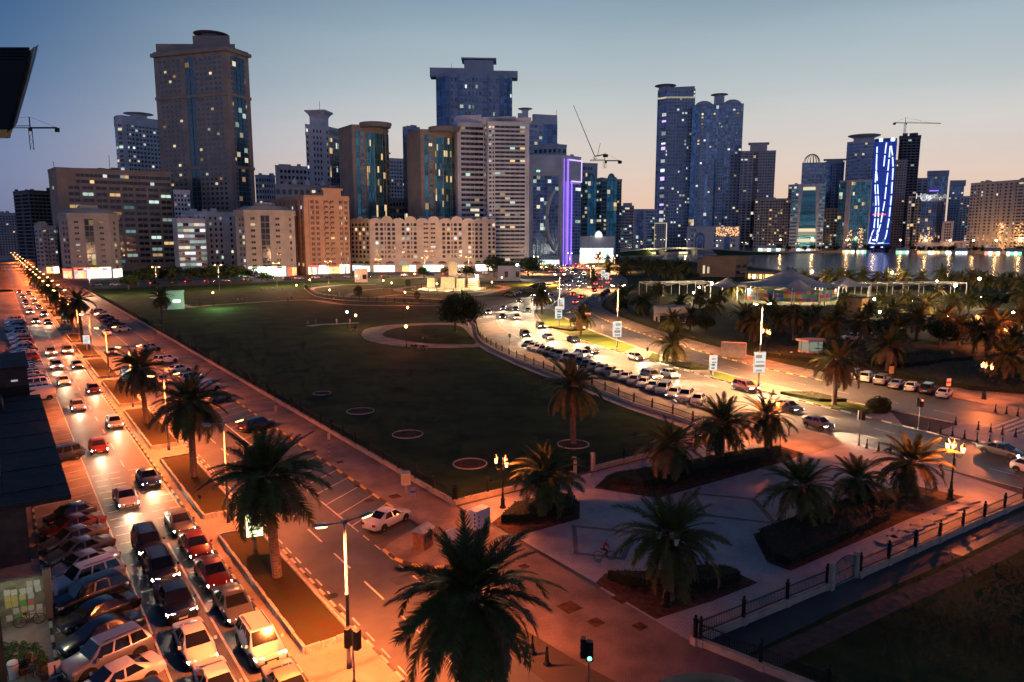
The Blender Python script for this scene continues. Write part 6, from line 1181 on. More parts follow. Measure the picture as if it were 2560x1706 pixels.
# ================= street furniture =================
bol = MB(); bol.lathe([(.2, 0), (.2, .06), (.13, .12), (.09, .5), (.1, .54), (.06, .58), (.05, .85), (.08, .9), (.05, .98), (.01, 1.08)], 10); bol = bol.mesh('bollard', iron, True)
def e2(x, y): return (2060 + x * .2391, 800 + y * .2391)
BO = [e2(*q) for q in ((1095, 1170), (1215, 1195), (1340, 1222), (1465, 1250), (1595, 1278), (1727, 1305), (1860, 1335))]; BO2 = [e2(*q) for q in ((1373, 1105), (1610, 1155), (1740, 1180), (1862, 1205), (2000, 1230))]; BO3 = [e2(*q) for q in ((1790, 970), (1905, 990), (2022, 1012))]; BO4 = [e2(*q) for q in ((445, 1350), (568, 1380), (692, 1402), (820, 1430), (1218, 1540), (1360, 1565))]
for nm, L in (('in the front row on the crossing island', BO), ('in the back row on the crossing island', BO2), ('at the pavement beyond the zebra crossing', BO3), ('along the plaza edge facing the curved road', BO4), ('on the red paving beside the bottom palm', [(1331, 1636), (1367, 1664)])):
    for i, q in enumerate(L): g = G(*q); tag(link('bollard', bol, None, (g[0], g[1], .09), None, (1.1, 1.1, 1.1)), 'black iron bollard %s, %s from the left' % (nm, ORD[i]), 'bollard', 'iron bollards')
sig_b = mat('signal_housing', (.012, .012, .012), .5); sig = {'g': emat('signal_green', (.1, 1, .45), 8), 'r': emat('signal_red', (1, .08, .04), 8), 'o': mat('signal_off', (.03, .02, .015), .3)}
def traffic_light(bx, by, label, h=3.6, heads=((0, 'ooo'),), rz=0, z=.1):
    g = G(bx, by); r = empty('traffic_light', (g[0], g[1], z), rz, label, 'traffic light'); MB().lathe([(.13, 0), (.1, .3), (.06, .35), (.055, h)], 8).obj('pole', steel, r)
    for k, (a, st) in enumerate(heads):
        hd = empty('signal_head', (.3 * math.cos(a), .3 * math.sin(a), h - .55), a); hd.parent = r; MB().box(-.14, .14, -.2, .2, -.55, .55, top=.01).obj('housing', sig_b, hd)
        MB().box(.14, .15, -.3, .3, -.65, .65).obj('backboard', sig_b, hd) if False else None
        for j, c in enumerate(st): z_ = .36 - .36 * j; q = MB(); q.lathe([(.12, 0), (.12, .02)], 10); q.v = [(.145 + p[2], p[0], z_ + p[1]) for p in q.v]; q.obj('signal_lens', [sig[c]], hd); v_ = MB(); v_.tube([(.14, .13 * math.cos(t), z_ + .13 * math.sin(t)) for t in [PI * m / 6 for m in range(7)]], .02, 3); v_.obj('visor', sig_b, hd)
    return r
traffic_light(886, 1715, 'dark traffic light at the foot of the nearest street lamp', 3.3, ((2.2, 'ooo'), (-1.0, 'ooo')))
traffic_light(1470, 1745, 'traffic light with green signal at the bottom edge', 3.4, ((-2.2, 'oog'), (2.4, 'ooo')))
traffic_light(2147, 1116, 'traffic light seen from behind on the plaza edge', 4.2, ((.9, 'ooo'), (-.5, 'ooo')))
traffic_light(2295, 1077, 'traffic light with red signal on the median by the shrubs', 4.2, ((-2.2, 'roo'), (2.2, 'ooo')))
# advertising light boxes
ad_w = emat('lightbox_white', (1, .95, .88), .85); ad_y = emat('lightbox_yellow', (1, .95, .45), 3.2); ad_r = emat('lightbox_red', (1, .35, .2), .8)
AD3 = [emat('ad_blue', (.25, .42, .7), .6), emat('ad_pale', (.8, .75, .62), .55), emat('ad_green', (.3, .55, .3), .5), emat('ad_skin', (.75, .42, .28), .6)]
def lightbox(bx, by, zc, w, h, label, m, rz=0, post=True, name='light_box', z=.1, sub=None):
    g = G(bx, by); r = empty(name, (g[0], g[1], z), rz, label, 'light box', 'advertising light boxes')
    MB().box(-w / 2 - .06, w / 2 + .06, -.12, .12, zc - h / 2 - .06, zc + h / 2 + .06).obj('case', steel, r)
    for s in (-1, 1): f = MB(); f.quad(*[(x * (1 if s < 0 else -1), s * .126, q) for x, q in ((-w / 2, zc - h / 2), (w / 2, zc - h / 2), (w / 2, zc + h / 2), (-w / 2, zc + h / 2))]); f.obj('panel', m, r)
    rp = random.Random(int(bx)); 
    for k_ in range(4): y0_ = zc - h * .44 + k_ * h * .22; MB().box(-w * rp.uniform(.2, .42), w * rp.uniform(.15, .42), -.135, -.128, y0_, y0_ + h * rp.uniform(.06, .19)).obj('poster', (sub or AD3[(k_ + int(bx)) % 4]) if k_ == 3 else AD3[(k_ * 2 + int(by)) % 4], r)
    if post: MB().box(-.12, .12, -.08, .08, 0, zc - h / 2).obj('post', steel, r)
    return r
lightbox(640, 1388, 2.1, 1.2, 1.8, 'glowing yellow-white light box on the median beside the big palm', ad_y, -.3, z=.4)
lightbox(318, 972, 2.2, 1.3, 1.9, 'light box with a picture on the median behind palm fronds', ad_w, -.3, z=.4, sub=ad_r); lightbox(219, 880, 2.3, 1.3, 1.9, 'pale light box on the median near the sodium lamps', ad_w, -.3, z=.4, sub=ad_r); lightbox(165, 818, 2.3, 1.3, 1.9, 'small white light box on the median further up the avenue', ad_w, -.3, z=.4); lightbox(84, 722, 2.5, 1.3, 1.9, 'tiny white light box far up the avenue median', ad_w, -.3, z=.4)
for bx, by, zc, lb in ((1896, 969, 2.9 + 1.2, 'white light box on the tall lamp pole near the crossing'), (1542, 873, 4.3, 'white light box on the middle tall lamp pole'), (1396, 818, 3.9, 'white light box at the bend, lower of two')): lightbox(bx, by, zc, 1.9, 3.4, lb, ad_w, -.5, post=False)
lightbox(1402, 797, 4.4, 1.9, 3.4, 'white light box at the bend, upper of two', ad_w, -.5); lightbox(1782, 940, 2.3, 1.3, 2.6, 'red and white light box on the grass median', ad_w, -.5, sub=ad_r); lightbox(1507, 706, 4.5, 2.2, 4, 'white light box by the far bend, left one', ad_w, -.5); lightbox(1517, 708, 3.6, 2.2, 3.4, 'white light box by the far bend, right one', ad_w, -.5)
# signs, meters, kiosks by the avenue
def sign(bx, by, ty, label, c1=(.6, .6, .58), c2=None, w=.45, h=.75, stripe=False, rz=-.4):
    g = G(bx, by); H_ = min(4, hgt(bx, by, ty)); r = empty('road_sign', (g[0], g[1], .1), rz, label, 'sign'); q = MB()
    n_ = 8
    for k in range(n_): q.lathe([(.035, (H_ - h) * k / n_), (.035, (H_ - h) * (k + 1) / n_)], 6, mi=(k % 2 if stripe else 0))
    q.obj('post', [steel if not stripe else white_k, black_k], r); MB().box(-w / 2, w / 2, -.03, .03, H_ - h, H_).obj('plate', mat('sign_%d%d' % (int(c1[0] * 99), int(c1[2] * 99)), c1, .5), r)
    if c2: MB().box(-w / 2, w / 2, -.04, -.031, H_ - h * .62, H_ - h * .38).obj('plate_band', mat('sign_band_%d' % int(c2[0] * 99), c2, .5), r)
sign(1034, 1290, 1222, 'white parking sign with red band beside the island', c2=(.5, .04, .03)); sign(824, 1145, 1085, 'narrow sign on a striped post by the fence', c1=(.6, .5, .2), stripe=True, w=.3); sign(2226, 962, 917, 'yellow sign on a striped post among the parked cars', c1=(.65, .5, .12), stripe=True, w=.9, h=1.3); sign(2369, 990, 948, 'white sign with red band at the end of the parked cars', c2=(.5, .04, .03), w=.8, h=1.2); sign(322, 822, 795, 'small white sign on a striped post far along the pavement', stripe=True, w=.6); sign(1505, 840, 815, 'striped warning post on the bend', c1=(.6, .45, .2), stripe=True); sign(1618, 895, 870, 'striped warning post beside the golden palm', c1=(.1, .1, .1), stripe=True); sign(1498, 770, 744, 'tall sign on a striped post at the lay-by', c1=(.6, .55, .4), stripe=True, w=1, h=1.4); sign(1274, 866, 836, 'thin striped post beside the curved fence', c1=(.1, .1, .1), stripe=True); sign(545, 1290, 1280, 'thin dark pole sign at the end of a median bed', c1=(.1, .1, .1)); sign(196, 790, 770, 'small sign far up the pavement', stripe=True, w=.5); sign(1430, 826, 797, 'square grey sign board on the grass median', c1=(.3, .3, .3), w=1.6, h=1.1)
g = G(1015, 1236); r = empty('phone_kiosk', (g[0], g[1], .1), -.3, 'pale telephone box on a post beside the lawn fence', 'phone box'); MB().box(-.08, .08, -.06, .06, 0, .9).obj('post', concrete, r); MB().box(-.42, .42, -.3, .3, .9, 2.1).obj('hood', mat('phone_hood', (.55, .52, .45), .5), r); MB().box(-.34, .34, -.31, -.301, 1.15, 1.95).obj('panel', mat('phone_panel', (.5, .42, .2), .5), r); MB().box(-.44, .44, -.33, .32, 2.1, 2.18).obj('roof', steel, r)
for bx, by, lb in ((690, 1032, 'parking meter post by the lawn fence nearest the wagon'), (389, 847, 'parking meter post far along the lawn fence')): g = G(bx, by); r = empty('parking_meter', (g[0], g[1], .1), 0, lb, 'parking meter'); MB().box(-.16, .16, -.12, .12, 0, 1.5, top=.02).obj('body', mat('meter_body', (.5, .33, .12), .5), r); MB().box(-.18, .18, -.14, .14, 1.5, 1.62, top=.04).obj('cap', steel, r); MB().box(-.1, .1, -.125, -.12, 1.0, 1.35).obj('display', glass_d, r)
g = G(1058, 1372); r = empty('newspaper_kiosk', (g[0], g[1], .1), .5, 'small brown kiosk with a blue-grey roof on the island', 'kiosk'); MB().box(-.7, .7, -.5, .5, .1, 1.55).obj('walls', mat('kiosk_wood', (.2, .1, .06), .6, noise=.3, nscale=3), r); q = MB(); q.prism([(-.85, -.65), (.85, -.65), (.85, .65), (-.85, .65)], 1.55, 1.95, top=[(-.7, -.1), (.7, -.1), (.7, .1), (-.7, .1)]); q.obj('roof', mat('kiosk_roof', (.2, .27, .36), .4), r)
for s in (-.6, .6): MB().box(s - .05, s + .05, -.05, .05, 0, .1).obj('foot', steel, r)
MB().box(-.5, .5, -.51, -.5, .6, 1.2).obj('window', glass_d, r)
g = G(1198, 1322); r = empty('recycling_box', (g[0], g[1], .1), .25, 'white recycling box with round holes and green panel', 'recycling box'); MB().box(-.85, .85, -.5, .5, .12, 1.75, top=.01).obj('body', white_metal, r); MB().box(.1, .852, -.508, -.5, .2, .9).obj('green_panel', mat('green_panel', (.16, .42, .08), .5), r); MB().box(.1, .852, -.512, -.508, .2, .5).obj('blue_panel', mat('blue_panel', (.08, .22, .5), .5), r)
for k in range(4): q = MB(); q.lathe([(.1, 0), (.1, .01)], 10); q.v = [(-.6, -.502 - p[2], .45 + .33 * k + p[1]) if False else (-.86 - p[2], -.3 + p[0], .45 + .33 * k + p[1]) for p in q.v]; q.obj('slot', sig_b, r)
for k in range(3): q = MB(); q.lathe([(.09, 0), (.09, .008)], 10); q.v = [(-.55 + p[0], -.502 - p[2], .5 + .36 * k + p[1]) for p in q.v]; q.obj('slot', sig_b, r)
for s in (-.7, .7): MB().box(s - .06, s + .06, -.4, .4, 0, .12).obj('foot', steel, r)
g = G(1128, 1370); r = empty('notice_panel', (g[0], g[1], .1), .2, 'low white notice panel behind the bottom palm', 'notice panel'); MB().box(-.6, .6, -.04, .04, .5, 1.5).obj('panel', white_metal, r)
for s in (-.5, .5): MB().box(s - .04, s + .04, -.05, .05, 0, .5).obj('leg', steel, r)
for bx, by, w, h, lb in ((1833, 893, 5, 3.0, 'plain cream block beside the kerb of the far carriageway'),): g = G(bx, by); o = MB().box(-w / 2, w / 2, -.8, .8, 0, h, top=.05).obj('utility_cabinet', wallm, None, loc=(g[0], g[1], .05), rz=-1.0); tag(o, lb, 'cabinet')
# gate booth
g = G(2025, 892); r = empty('gate_booth', (g[0], g[1], .06), -.6, 'glazed round-cornered gate booth with flat roof among the palms', 'booth'); q = MB(); o8 = [(2.6 * math.cos(PI / 4 * k + .39), 1.7 * math.sin(PI / 4 * k + .39)) for k in range(8)]; q.prism(o8, 0, 1.3); q.obj('base', wallm, r); MB().prism([(x * 1.25, y * 1.25) for x, y in o8], 3.3, 3.65).obj('roof', concrete, r); MB().prism([(x * .9, y * .9) for x, y in o8], 1.3, 3.3).obj('glazing', mat('booth_glass', (.08, .1, .09), .1, emit=(.7, .9, .7), es=.25), r)
for x, y in o8: MB().box(x * .93 - .07, x * .93 + .07, y * .93 - .07, y * .93 + .07, 1.3, 3.3).obj('mullion', steel, r)
g = G(1978, 894); r = empty('barrier_post', (g[0], g[1], .06), .2, 'short barrier post with a raised arm left of the booth', 'barrier'); MB().box(-.3, .3, -.3, .3, 0, 1.1, top=.05).obj('housing', concrete, r); MB().tube([(0, 0, 1.0), (-2.6, -1.2, 1.5)], .05, 5).obj('arm', white_metal, r)
# ================= monument =================
r = empty('monument', (mc[0], mc[1], .12), .3 + PI, 'floodlit cream monument of tapering blocks in the circular garden', 'monument'); stonem = mat('monument_stone', (.62, .55, .42), .8, noise=.15, nscale=.5)
sc_m = 1.0
def blk(x0, x1, y0, y1, z1, t, nm='block'): q = MB(); q.box(x0, x1, y0, y1, 0, z1, top=t); q.obj(nm, stonem, r)
blk(-14, 14, -6, 6, .5, .1, 'base'); blk(-1.9, 1.9, -1.6, 1.6, 12.5, .25, 'pylon'); blk(-5.2, 1.6, -4, -1.7, 5.4, .25); blk(-12, -8, -3, 3, 5.0, .3); blk(2.2, 6, -3.4, 1.5, 4.8, .2); blk(7.5, 12.5, -2.6, 2.6, 4.9, .15)
for k in range(3): MB().box(7.6, 12.4, -2.66, -2.6, 1.4 + k * .9, 1.7 + k * .9).obj('red_band', mat('red_band', (.4, .03, .02), .6), r)
rot = Matrix.Rotation(-YAW * .6, 3, 'Z'); r.rotation_euler = (0, 0, -.75)
for dx, dy in ((-7, -13), (7, -13), (0, -15), (14, -8), (-14, -8)): light(r, (dx, dy, 1.6), 2600, (1, .68, .3), .4)
fl = empty('flood_lamp', (mc[0] + 5, mc[1] - 13, .12), 0, 'bright flood lamp burning in front of the monument', 'flood lamp'); MB().lathe([(.12, 0), (.07, .3), (.06, 5.5)], 8).obj('post', steel, fl); MB().lathe([(.05, 5.5), (.5, 5.7), (.6, 6.1), (.5, 6.5), (.05, 6.7)], 12).obj('globe', flood_e, fl, smooth=True); light(fl, (0, 0, 7.2), 5000, (1, .72, .36), .4)
for px, py, tp, lb, c, e_ in ((1293, 700, 665, 'white star-like flood lamp before the trees left of the bend', (1, .97, .88), 9000),):
    g = G(px, py); h = hgt(px, py, tp); r = empty('flood_lamp', (g[0], g[1], .05), 0, lb, 'flood lamp'); MB().lathe([(.12, 0), (.06, h)], 8).obj('post', steel, r); MB().lathe([(.05, h), (.6, h + .3), (.6, h + .8), (.05, h + 1.1)], 10).obj('globe', flood_e, r); light(r, (0, -1.5, h + .5), e_, c, .4)
# ================= park buildings =================
def small(name, label, pts, ytop, dist, wm, **k): return Bld(name, label, pts, ytop, dist, wm, **k)
b = small('gatehouse', 'sand coloured pavilion with battlement roof beyond the far carriageway', [(1502, 1.5), (1548, 0), (1586, 6)], 712, 208, sand, depth=6, ym=725, par=.4, gm=glass_d)
for i in range(2):
    a, u, n, L = b.seg(i); q = max(4, round(L / .55))
    for j in range(q): m_ = MB(); p = a + u * (j + .25) * L / q; m_.obox((p.x, p.y), u, n, L / q * .5, .25, b.H + .4, b.H + .75); m_.obj('merlon', sand, b.e)
    b.bar(a, u, n, L * .08, L * .92, b.H * .62, b.H * .68, .7); b.unit('arch', a, u, n, L * .5, b.H * .3, L * .34, b.H * .5, 0); b.unit('arch', a, u, n, L * .16, b.H * .28, L * .08, b.H * .34, 0); b.unit('arch', a, u, n, L * .84, b.H * .28, L * .08, b.H * .34, 0)
b.done(); light(b.e, (-6, -12, 3), 900, (1, .6, .25), .3)
b = small('lawn_kiosk', 'small white kiosk with battlement roof on the far lawn', [(383, 0), (423, 1.5)], 672, 268, white, depth=5, ym=690, par=.3); a, u, n, L = b.seg(0)
for j in range(9): m_ = MB(); p = a + u * (j + .25) * L / 9; m_.obox((p.x, p.y), u, n, L / 18, .25, b.H + .3, b.H + .7); m_.obj('merlon', white, b.e)
m_ = MB(); p = a + u * L * .35; m_.obox((p.x, p.y), u, n, L * .42, .1, b.H * .42, b.H * .56); m_.obj('lit_window', [shop_w], b.e); b.done(); light(b.e, (12, -8, 4.0), 4500, (.45, 1, .35), .3)
b = small('lakeside_hall', 'brown flat-roofed hall beside the lagoon', [(1602, 3), (1612, 0), (1690, 0), (1717, 6)], 600, 452, wall('umber', (.24, .15, .11)), depth=18, ym=620, gm=glass_d, lit=.5, lits=(1, 0)); a, u, n, L = b.seg(1); b.unit('win', a, u, n, L * .07, b.H * .45, 1.2, b.H * .5, 2); b.unit('win', a, u, n, L * .2, b.H * .42, 1.2, b.H * .4, 2); b.bar(a, u, n, L * .5, L * .74, b.H * .2, b.H * .8, .6); b.roofbox(.55, 26, 2.6, 12); a, u, n, L = b.seg(2); b.face(2, 'W W', 2, zb=1, litk=2); b.done()
r = b = small('lagoon_pavilion', 'open timber pavilion glowing warmly beside the lagoon', [(1718, 4), (1770, 0), (1798, 3)], 628, 430, wall('umber', (.24, .15, .11)), depth=2, ym=640, par=0); 
a, u, n, L = b.seg(0); t_ = MB(); t_.obox(a - u * 3 - b.v * -1 + n * 5, u, -n, L * 1.7, 14, b.H, b.H + .7); t_.obj('roof', b.wm, b.e)
for sgi in (0, 1):
    a, u, n, L = b.seg(sgi)
    for j in range(4): m_ = MB(); p = a + u * L * (j + .5) / 4 + n * .3; m_.obox((p.x - u.x * 1.2, p.y - u.y * 1.2), u, n, 2.4, .2, .5, b.H * .8); m_.obj('lit_niche', [emat('niche_warm', (1, .62, .25), 2.2)], b.e); m_ = MB(); p = a + u * L * j / 4 + n * 4; m_.obox((p.x, p.y), u, n, .6, .6, 0, b.H); m_.obj('column', b.wm, b.e)
b.done()
b = small('timber_kiosk', 'brown slatted kiosk in the lagoon-side park', [(1946, 2), (1980, 0), (1996, 2)], 688, 232, wall('timber', (.2, .12, .06)), depth=5, ym=700, par=.2)
for i in range(2):
    a, u, n, L = b.seg(i)
    for j in range(8): m_ = MB(); m_.obox((a.x, a.y), u, n, L, .06, .2 + j * b.H / 8, .2 + (j + .8) * b.H / 8); m_.obj('slat', b.wm, b.e)
b.done()
b = small('white_container', 'pale container cabin near the trees left of the bend', [(1144, 0), (1195, 3)], 612, 395, pale, depth=4, ym=625, par=0); b.face(0, 'f w f w', 1, zb=.5).done()
b = small('guard_cabin', 'small cabin with lit window at the park edge before the peach slab', [(815, 0), (845, 1)], 620, 392, cream, depth=4, ym=640, par=.2, lit=1, lits=(1,)); b.face(0, 'w w', 1, zb=.5).done()
# tensile tent with coloured panels
tent_m = mat('tent_fabric', (.5, .46, .42), .75, noise=.15, nscale=.4); tb = G(1968, 752); r = empty('tensile_tent', (tb[0], tb[1], .05), -.6, 'large white tensile tent with coloured panels in the lagoon-side park', 'tent'); TZ = 6.0
def sail(cx, cy_, rad, zp, ze, n=10, nm='canopy'):
    q = MB(); q.v.append((cx, cy_, zp)); rings = 7
    for k in range(1, rings + 1):
        t = k / rings
        for i in range(n * 2):
            a = PI * i / n; sc_ = 1 if i % 2 == 0 else .86 + .0 * t; z = ze + (zp - ze) * (1 - t) ** 1.9 + (0 if i % 2 == 0 else .5 * t); q.v.append((cx + rad * t * (sc_ if t > .5 else 1) * math.cos(a), cy_ + rad * t * (sc_ if t > .5 else 1) * math.sin(a), z))
    m2 = n * 2
    for i in range(m2): q.f.append((0, 1 + i, 1 + (i + 1) % m2)); q.m.append(0)
    for k in range(rings - 1):
        for i in range(m2): a = 1 + k * m2 + i; b_ = 1 + k * m2 + (i + 1) % m2; q.f.append((a, a + m2, b_ + m2, b_)); q.m.append(0)
    q.obj(nm, tent_m, r, smooth=True)
    for i in range(n): a = 2 * PI * i / n; MB().tube([(cx + rad * .97 * math.cos(a), cy_ + rad * .97 * math.sin(a), 0), (cx + rad * .99 * math.cos(a), cy_ + rad * .99 * math.sin(a), ze)], .16, 6).obj('mast', white_metal, r)
sail(0, 0, 20, 12.5, TZ); sail(-2, -14, 9, 9.5, 4.8, 6); sail(24, 4, 10, 9, 5.2, 6); sail(-22, 4, 9, 9, 5.2, 6)
cols = [mat('panel_%d' % i, c, .6) for i, c in enumerate(((.6, .08, .04), (.05, .35, .45), (.65, .4, .05), (.5, .12, .3), (.1, .3, .1), (.6, .55, .4), (.1, .15, .5)))]
for i in range(30):
    for j in range(3): a = -2.7 + i * .075; a = -PI * .92 + i * PI * .84 / 29; q = MB(); q.box(-.9, .9, -.06, .06, 0, 1.3); o = q.obj('coloured_panel', cols[(i * 3 + j * 5 + i // 4) % 7], r, loc=(17 * math.cos(a), 17 * math.sin(a), 1 + 1.36 * j), rz=a + PI / 2)
for dx, dy, z_ in ((0, -12, 4.6), (-12, -9, 4.4), (12, -9, 4.4), (0, 3, 5), (-18, -3, 4.2), (20, -4, 4.2)): light(r, (dx, dy, z_), 6000, (1, .72, .42), .4)
TLs = [(1778, 745, 713), (1882, 735, 696), (1930, 750, 715), (2011, 752, 717), (2033, 752, 718), (2028, 720, 677), (2227, 722, 680), (2384, 760, 718), (2444, 745, 701), (1959, 722, 684), (2183, 790, 752), (2197, 810, 792), (2277, 780, 755), (2162, 735, 712), (2340, 735, 706), (1733, 755, 735), (1747, 748, 722), (2368, 820, 805), (2530, 812, 806), (2450, 770, 758)]
oo = ord_left(TLs)
for i, q in enumerate(TLs): park_lamp(*q, 'bright lamp in the lagoon-side park around the tents, %s from the left' % ORD[oo[i]], e=11000 if i < 10 else 6000, c=(1, .68, .36), m=emat('globe_warm', (1, .74, .42), 90), group='lamps around the tents', gs=2.6 if i < 10 else 1.6)
# shade frames
def shade(p0, p1, h, n_, label):
    a, b_ = Vector(G(*p0)), Vector(G(*p1)); u = (b_ - a).normalized(); L = (b_ - a).length; r = empty('shade_frame', (a.x, a.y, .05), math.atan2(u.y, u.x), label, 'shade frame'); w = 7
    for k in range(n_ + 1):
        for s in (0, w): MB().tube([(L * k / n_, s, 0), (L * k / n_, s, h)], .11, 6).obj('post', white_metal, r)
        MB().box(L * k / n_ - .12, L * k / n_ + .12, 0, w, h, h + .25).obj('cross_beam', white_metal, r)
    for s in (0, w): MB().box(0, L, s - .1, s + .1, h + .26, h + .42).obj('beam', white_metal, r)
    for k in range(n_): x0, x1 = L * k / n_ + .3, L * (k + 1) / n_ - .3; q = MB(); q.add([(x0, .3, h - .1), (x1, .3, h - .1), ((x0 + x1) / 2, w * .5, h - 1.3), (x0, w - .3, h - .1), (x1, w - .3, h - .1)], [(0, 1, 2), (1, 4, 2), (4, 3, 2), (3, 0, 2)]); q.obj('shade_sail', tent_m, r)
shade((1616, 742), (1778, 738), 5.2, 4, 'long white shade frame with sails left of the tent'); shade((2136, 742), (2414, 740), 5.0, 7, 'long white shade frame with sails right of the tent')
# bridge and waterfront lamps
bp = [bear(x, 622) for x in (1440, 1500, 1560, 1620, 1700, 1780, 1860, 1960)]; dd = (820, 860, 900, 930, 950, 965, 985, 1010); zz = (1, 2.5, 5, 7.5, 8.5, 7, 4, 1.5); r = empty('road_bridge', (bp[3][0] * dd[3], bp[3][1] * dd[3], 0), 0, 'low road bridge with sloping grass banks at the lagoon head', 'bridge'); o = Vector((bp[3][0] * dd[3], bp[3][1] * dd[3])); q = MB(); rl = MB(); bk = MB()
for i in range(7):
    a, b_ = Vector(bp[i][:2]) * dd[i] - o, Vector(bp[i + 1][:2]) * dd[i + 1] - o; u = (b_ - a).normalized(); w = Vector((-u.y, u.x))
    for mb_, o0, o1, z0, z1 in ((q, 0, 12, -1.2, 0), (rl, 0, .4, .0, 1.1)):
        A0, A1, B0, B1 = a + w * o0, a + w * o1, b_ + w * o0, b_ + w * o1; mb_.add([(*A0, zz[i] + z0), (*B0, zz[i + 1] + z0), (*B1, zz[i + 1] + z0), (*A1, zz[i] + z0), (*A0, zz[i] + z1), (*B0, zz[i + 1] + z1), (*B1, zz[i + 1] + z1), (*A1, zz[i] + z1)], [(3, 2, 1, 0), (4, 5, 6, 7), (0, 1, 5, 4), (1, 2, 6, 5), (2, 3, 7, 6), (3, 0, 4, 7)])
    if i not in (3, 4): A, B = a - w * 14, b_ - w * 14; bk.add([(*a, zz[i] - .2), (*b_, zz[i + 1] - .2), (*B, .1), (*A, .1)], [(3, 2, 1, 0)])
    else:
        m_ = MB(); c = (a + b_) / 2; m_.obox(c - u * 2, u, w, 4, 11, 0, zz[i] - 1.2); m_.obj('pier', concrete, r)
q.obj('deck', concrete, r); rl.obj('parapet', mat('parapet_pale', (.6, .58, .5), .7), r); bk.obj('grass_bank', lawn2, r)
for k in (3, 4): a = Vector(bp[k][:2]) * dd[k] - o; MB().box(a.x - 8, a.x + 8, a.y - 6, a.y - 5.4, 1, 4).obj('lit_underpass', [emat('underpass', (1, .85, .5), 1.2)], r); light(r, (a.x, a.y - 9, 5), 9000, (1, .8, .45), .5)
ym_ = MB(); ym_.tube([(0, 0, 0), (0, 0, 7)], .4, 6, r2=.3); 
for s in (-1, 1): ym_.tube([(0, 0, 6.8), (s * .7, 0, 9), (s * 1.8, 0, 11.5)], .3, 6); ym_.tube([(s * 1.8, 0, 11.5), (s * 2.8, 0, 11.3)], .3, 6)
ym_ = ym_.mesh('y_lamp', white_metal); ydot = emat('y_lamp_lens', (1, .95, .75), 6)
for i, px in enumerate((1540, 1598, 1656, 1717, 1796, 1859, 1928, 1992, 2053)):
    b_ = bear(px, 625); d = (905, 930, 955, 960, 975, 990, 1005, 1080, 1090)[i]; z_ = (3.5, 6, 8, 8.5, 7, 4.5, 2, 2, 2)[i]; r = empty('y_lamp', (b_[0] * d, b_[1] * d, z_), -YAW, 'white Y-shaped lamp along the bridge road, %s from the left' % ORD[i], 'street lamp', 'Y-shaped bridge lamps'); link('mast', ym_, r)
    for s in (-1, 1): MB().box(s * 2.3 - .5, s * 2.3 + .5, -.4, .4, 10.8, 11.1).obj('lens', [ydot], r)
ql = emat('quay_lens', (1, .62, .25), 40); qm = MB(); qm.tube([(0, 0, 0), (0, 0, 15)], .25, 6); qm = qm.mesh('pole', steel); qh = MB(); qh.lathe([(.2, 15), (1.3, 15.4), (1.3, 16.2), (.2, 16.6)], 8); qh = qh.mesh('lamp_head', ql)
for i, px in enumerate((2116, 2184, 2250, 2313, 2374, 2432, 2489, 2548, 1950, 2030)):
    b_ = bear(px, 620); d = 1118 + (i % 3); r = empty('quay_lamp', (b_[0] * d, b_[1] * d, 2.4), 0, 'amber quay lamp on the far lagoon shore, %s from the left' % ORD[sorted((2116, 2184, 2250, 2313, 2374, 2432, 2489, 2548, 1950, 2030)).index(px)], 'street lamp', 'quay lamps on the far shore'); link('pole', qm, r); link('lamp_head', qh, r); light(r, (0, 0, 18), 8000, AMB, .6)
# small trees on the far quay, one by one
rq = random.Random(9)
for i in range(24):
    px = 1925 + i * 27 + rq.uniform(-8, 8); b_ = bear(px, 620); d = 1113; s = rq.uniform(6, 10); r = empty('quay_tree', (b_[0] * d, b_[1] * d, 2.2), i, 'small dark tree on the far quay, %s from the left' % ORD[i], 'tree', 'trees on the far quay'); link('trunk', TL[i % 3], r, None, None, (s, s, s)); link('crown', TM[1 + i % 3], r, None, None, (s * .8, s * .8, s))
# ================= people, bicycles, left shops =================
def skin(name, verts, edges, mats_, zsplit, root=0):
    me = bpy.data.meshes.new(name); me.from_pydata([v[:3] for v in verts], edges, []); o = bpy.data.objects.new(name, me); col.objects.link(o)
    bpy.context.view_layer.objects.active = o; m = o.modifiers.new('skin', 'SKIN'); 
    if not me.skin_vertices: me.attributes  # layer comes with the modifier below
    bm = bmesh.new(); bm.from_mesh(me); ly = bm.verts.layers.skin.verify()
    for i, v in enumerate(bm.verts): v[ly].radius = (verts[i][3], verts[i][4] if len(verts[i]) > 4 else verts[i][3]); v[ly].use_root = (i == root)
    bm.to_mesh(me); bm.free(); s = o.modifiers.new('sub', 'SUBSURF'); s.levels = 1; s.render_levels = 1
    dg = bpy.context.evaluated_depsgraph_get(); out = bpy.data.meshes.new_from_object(o.evaluated_get(dg)); bpy.data.objects.remove(o); out.name = name; out.materials.clear()
    for q in mats_: out.materials.append(q)
    for p in out.polygons: p.material_index = zsplit(p.center); p.use_smooth = True
    return out
skin_m = mat('skin', (.32, .19, .13), .6); hair_m = mat('hair', (.015, .012, .01), .7)
cloth = {k: mat('cloth_' + k, c, .9) for k, c in (('dark', (.02, .022, .03)), ('white', (.6, .6, .58)), ('red', (.4, .05, .03)), ('blue', (.1, .3, .4)), ('grey', (.15, .15, .16)))}
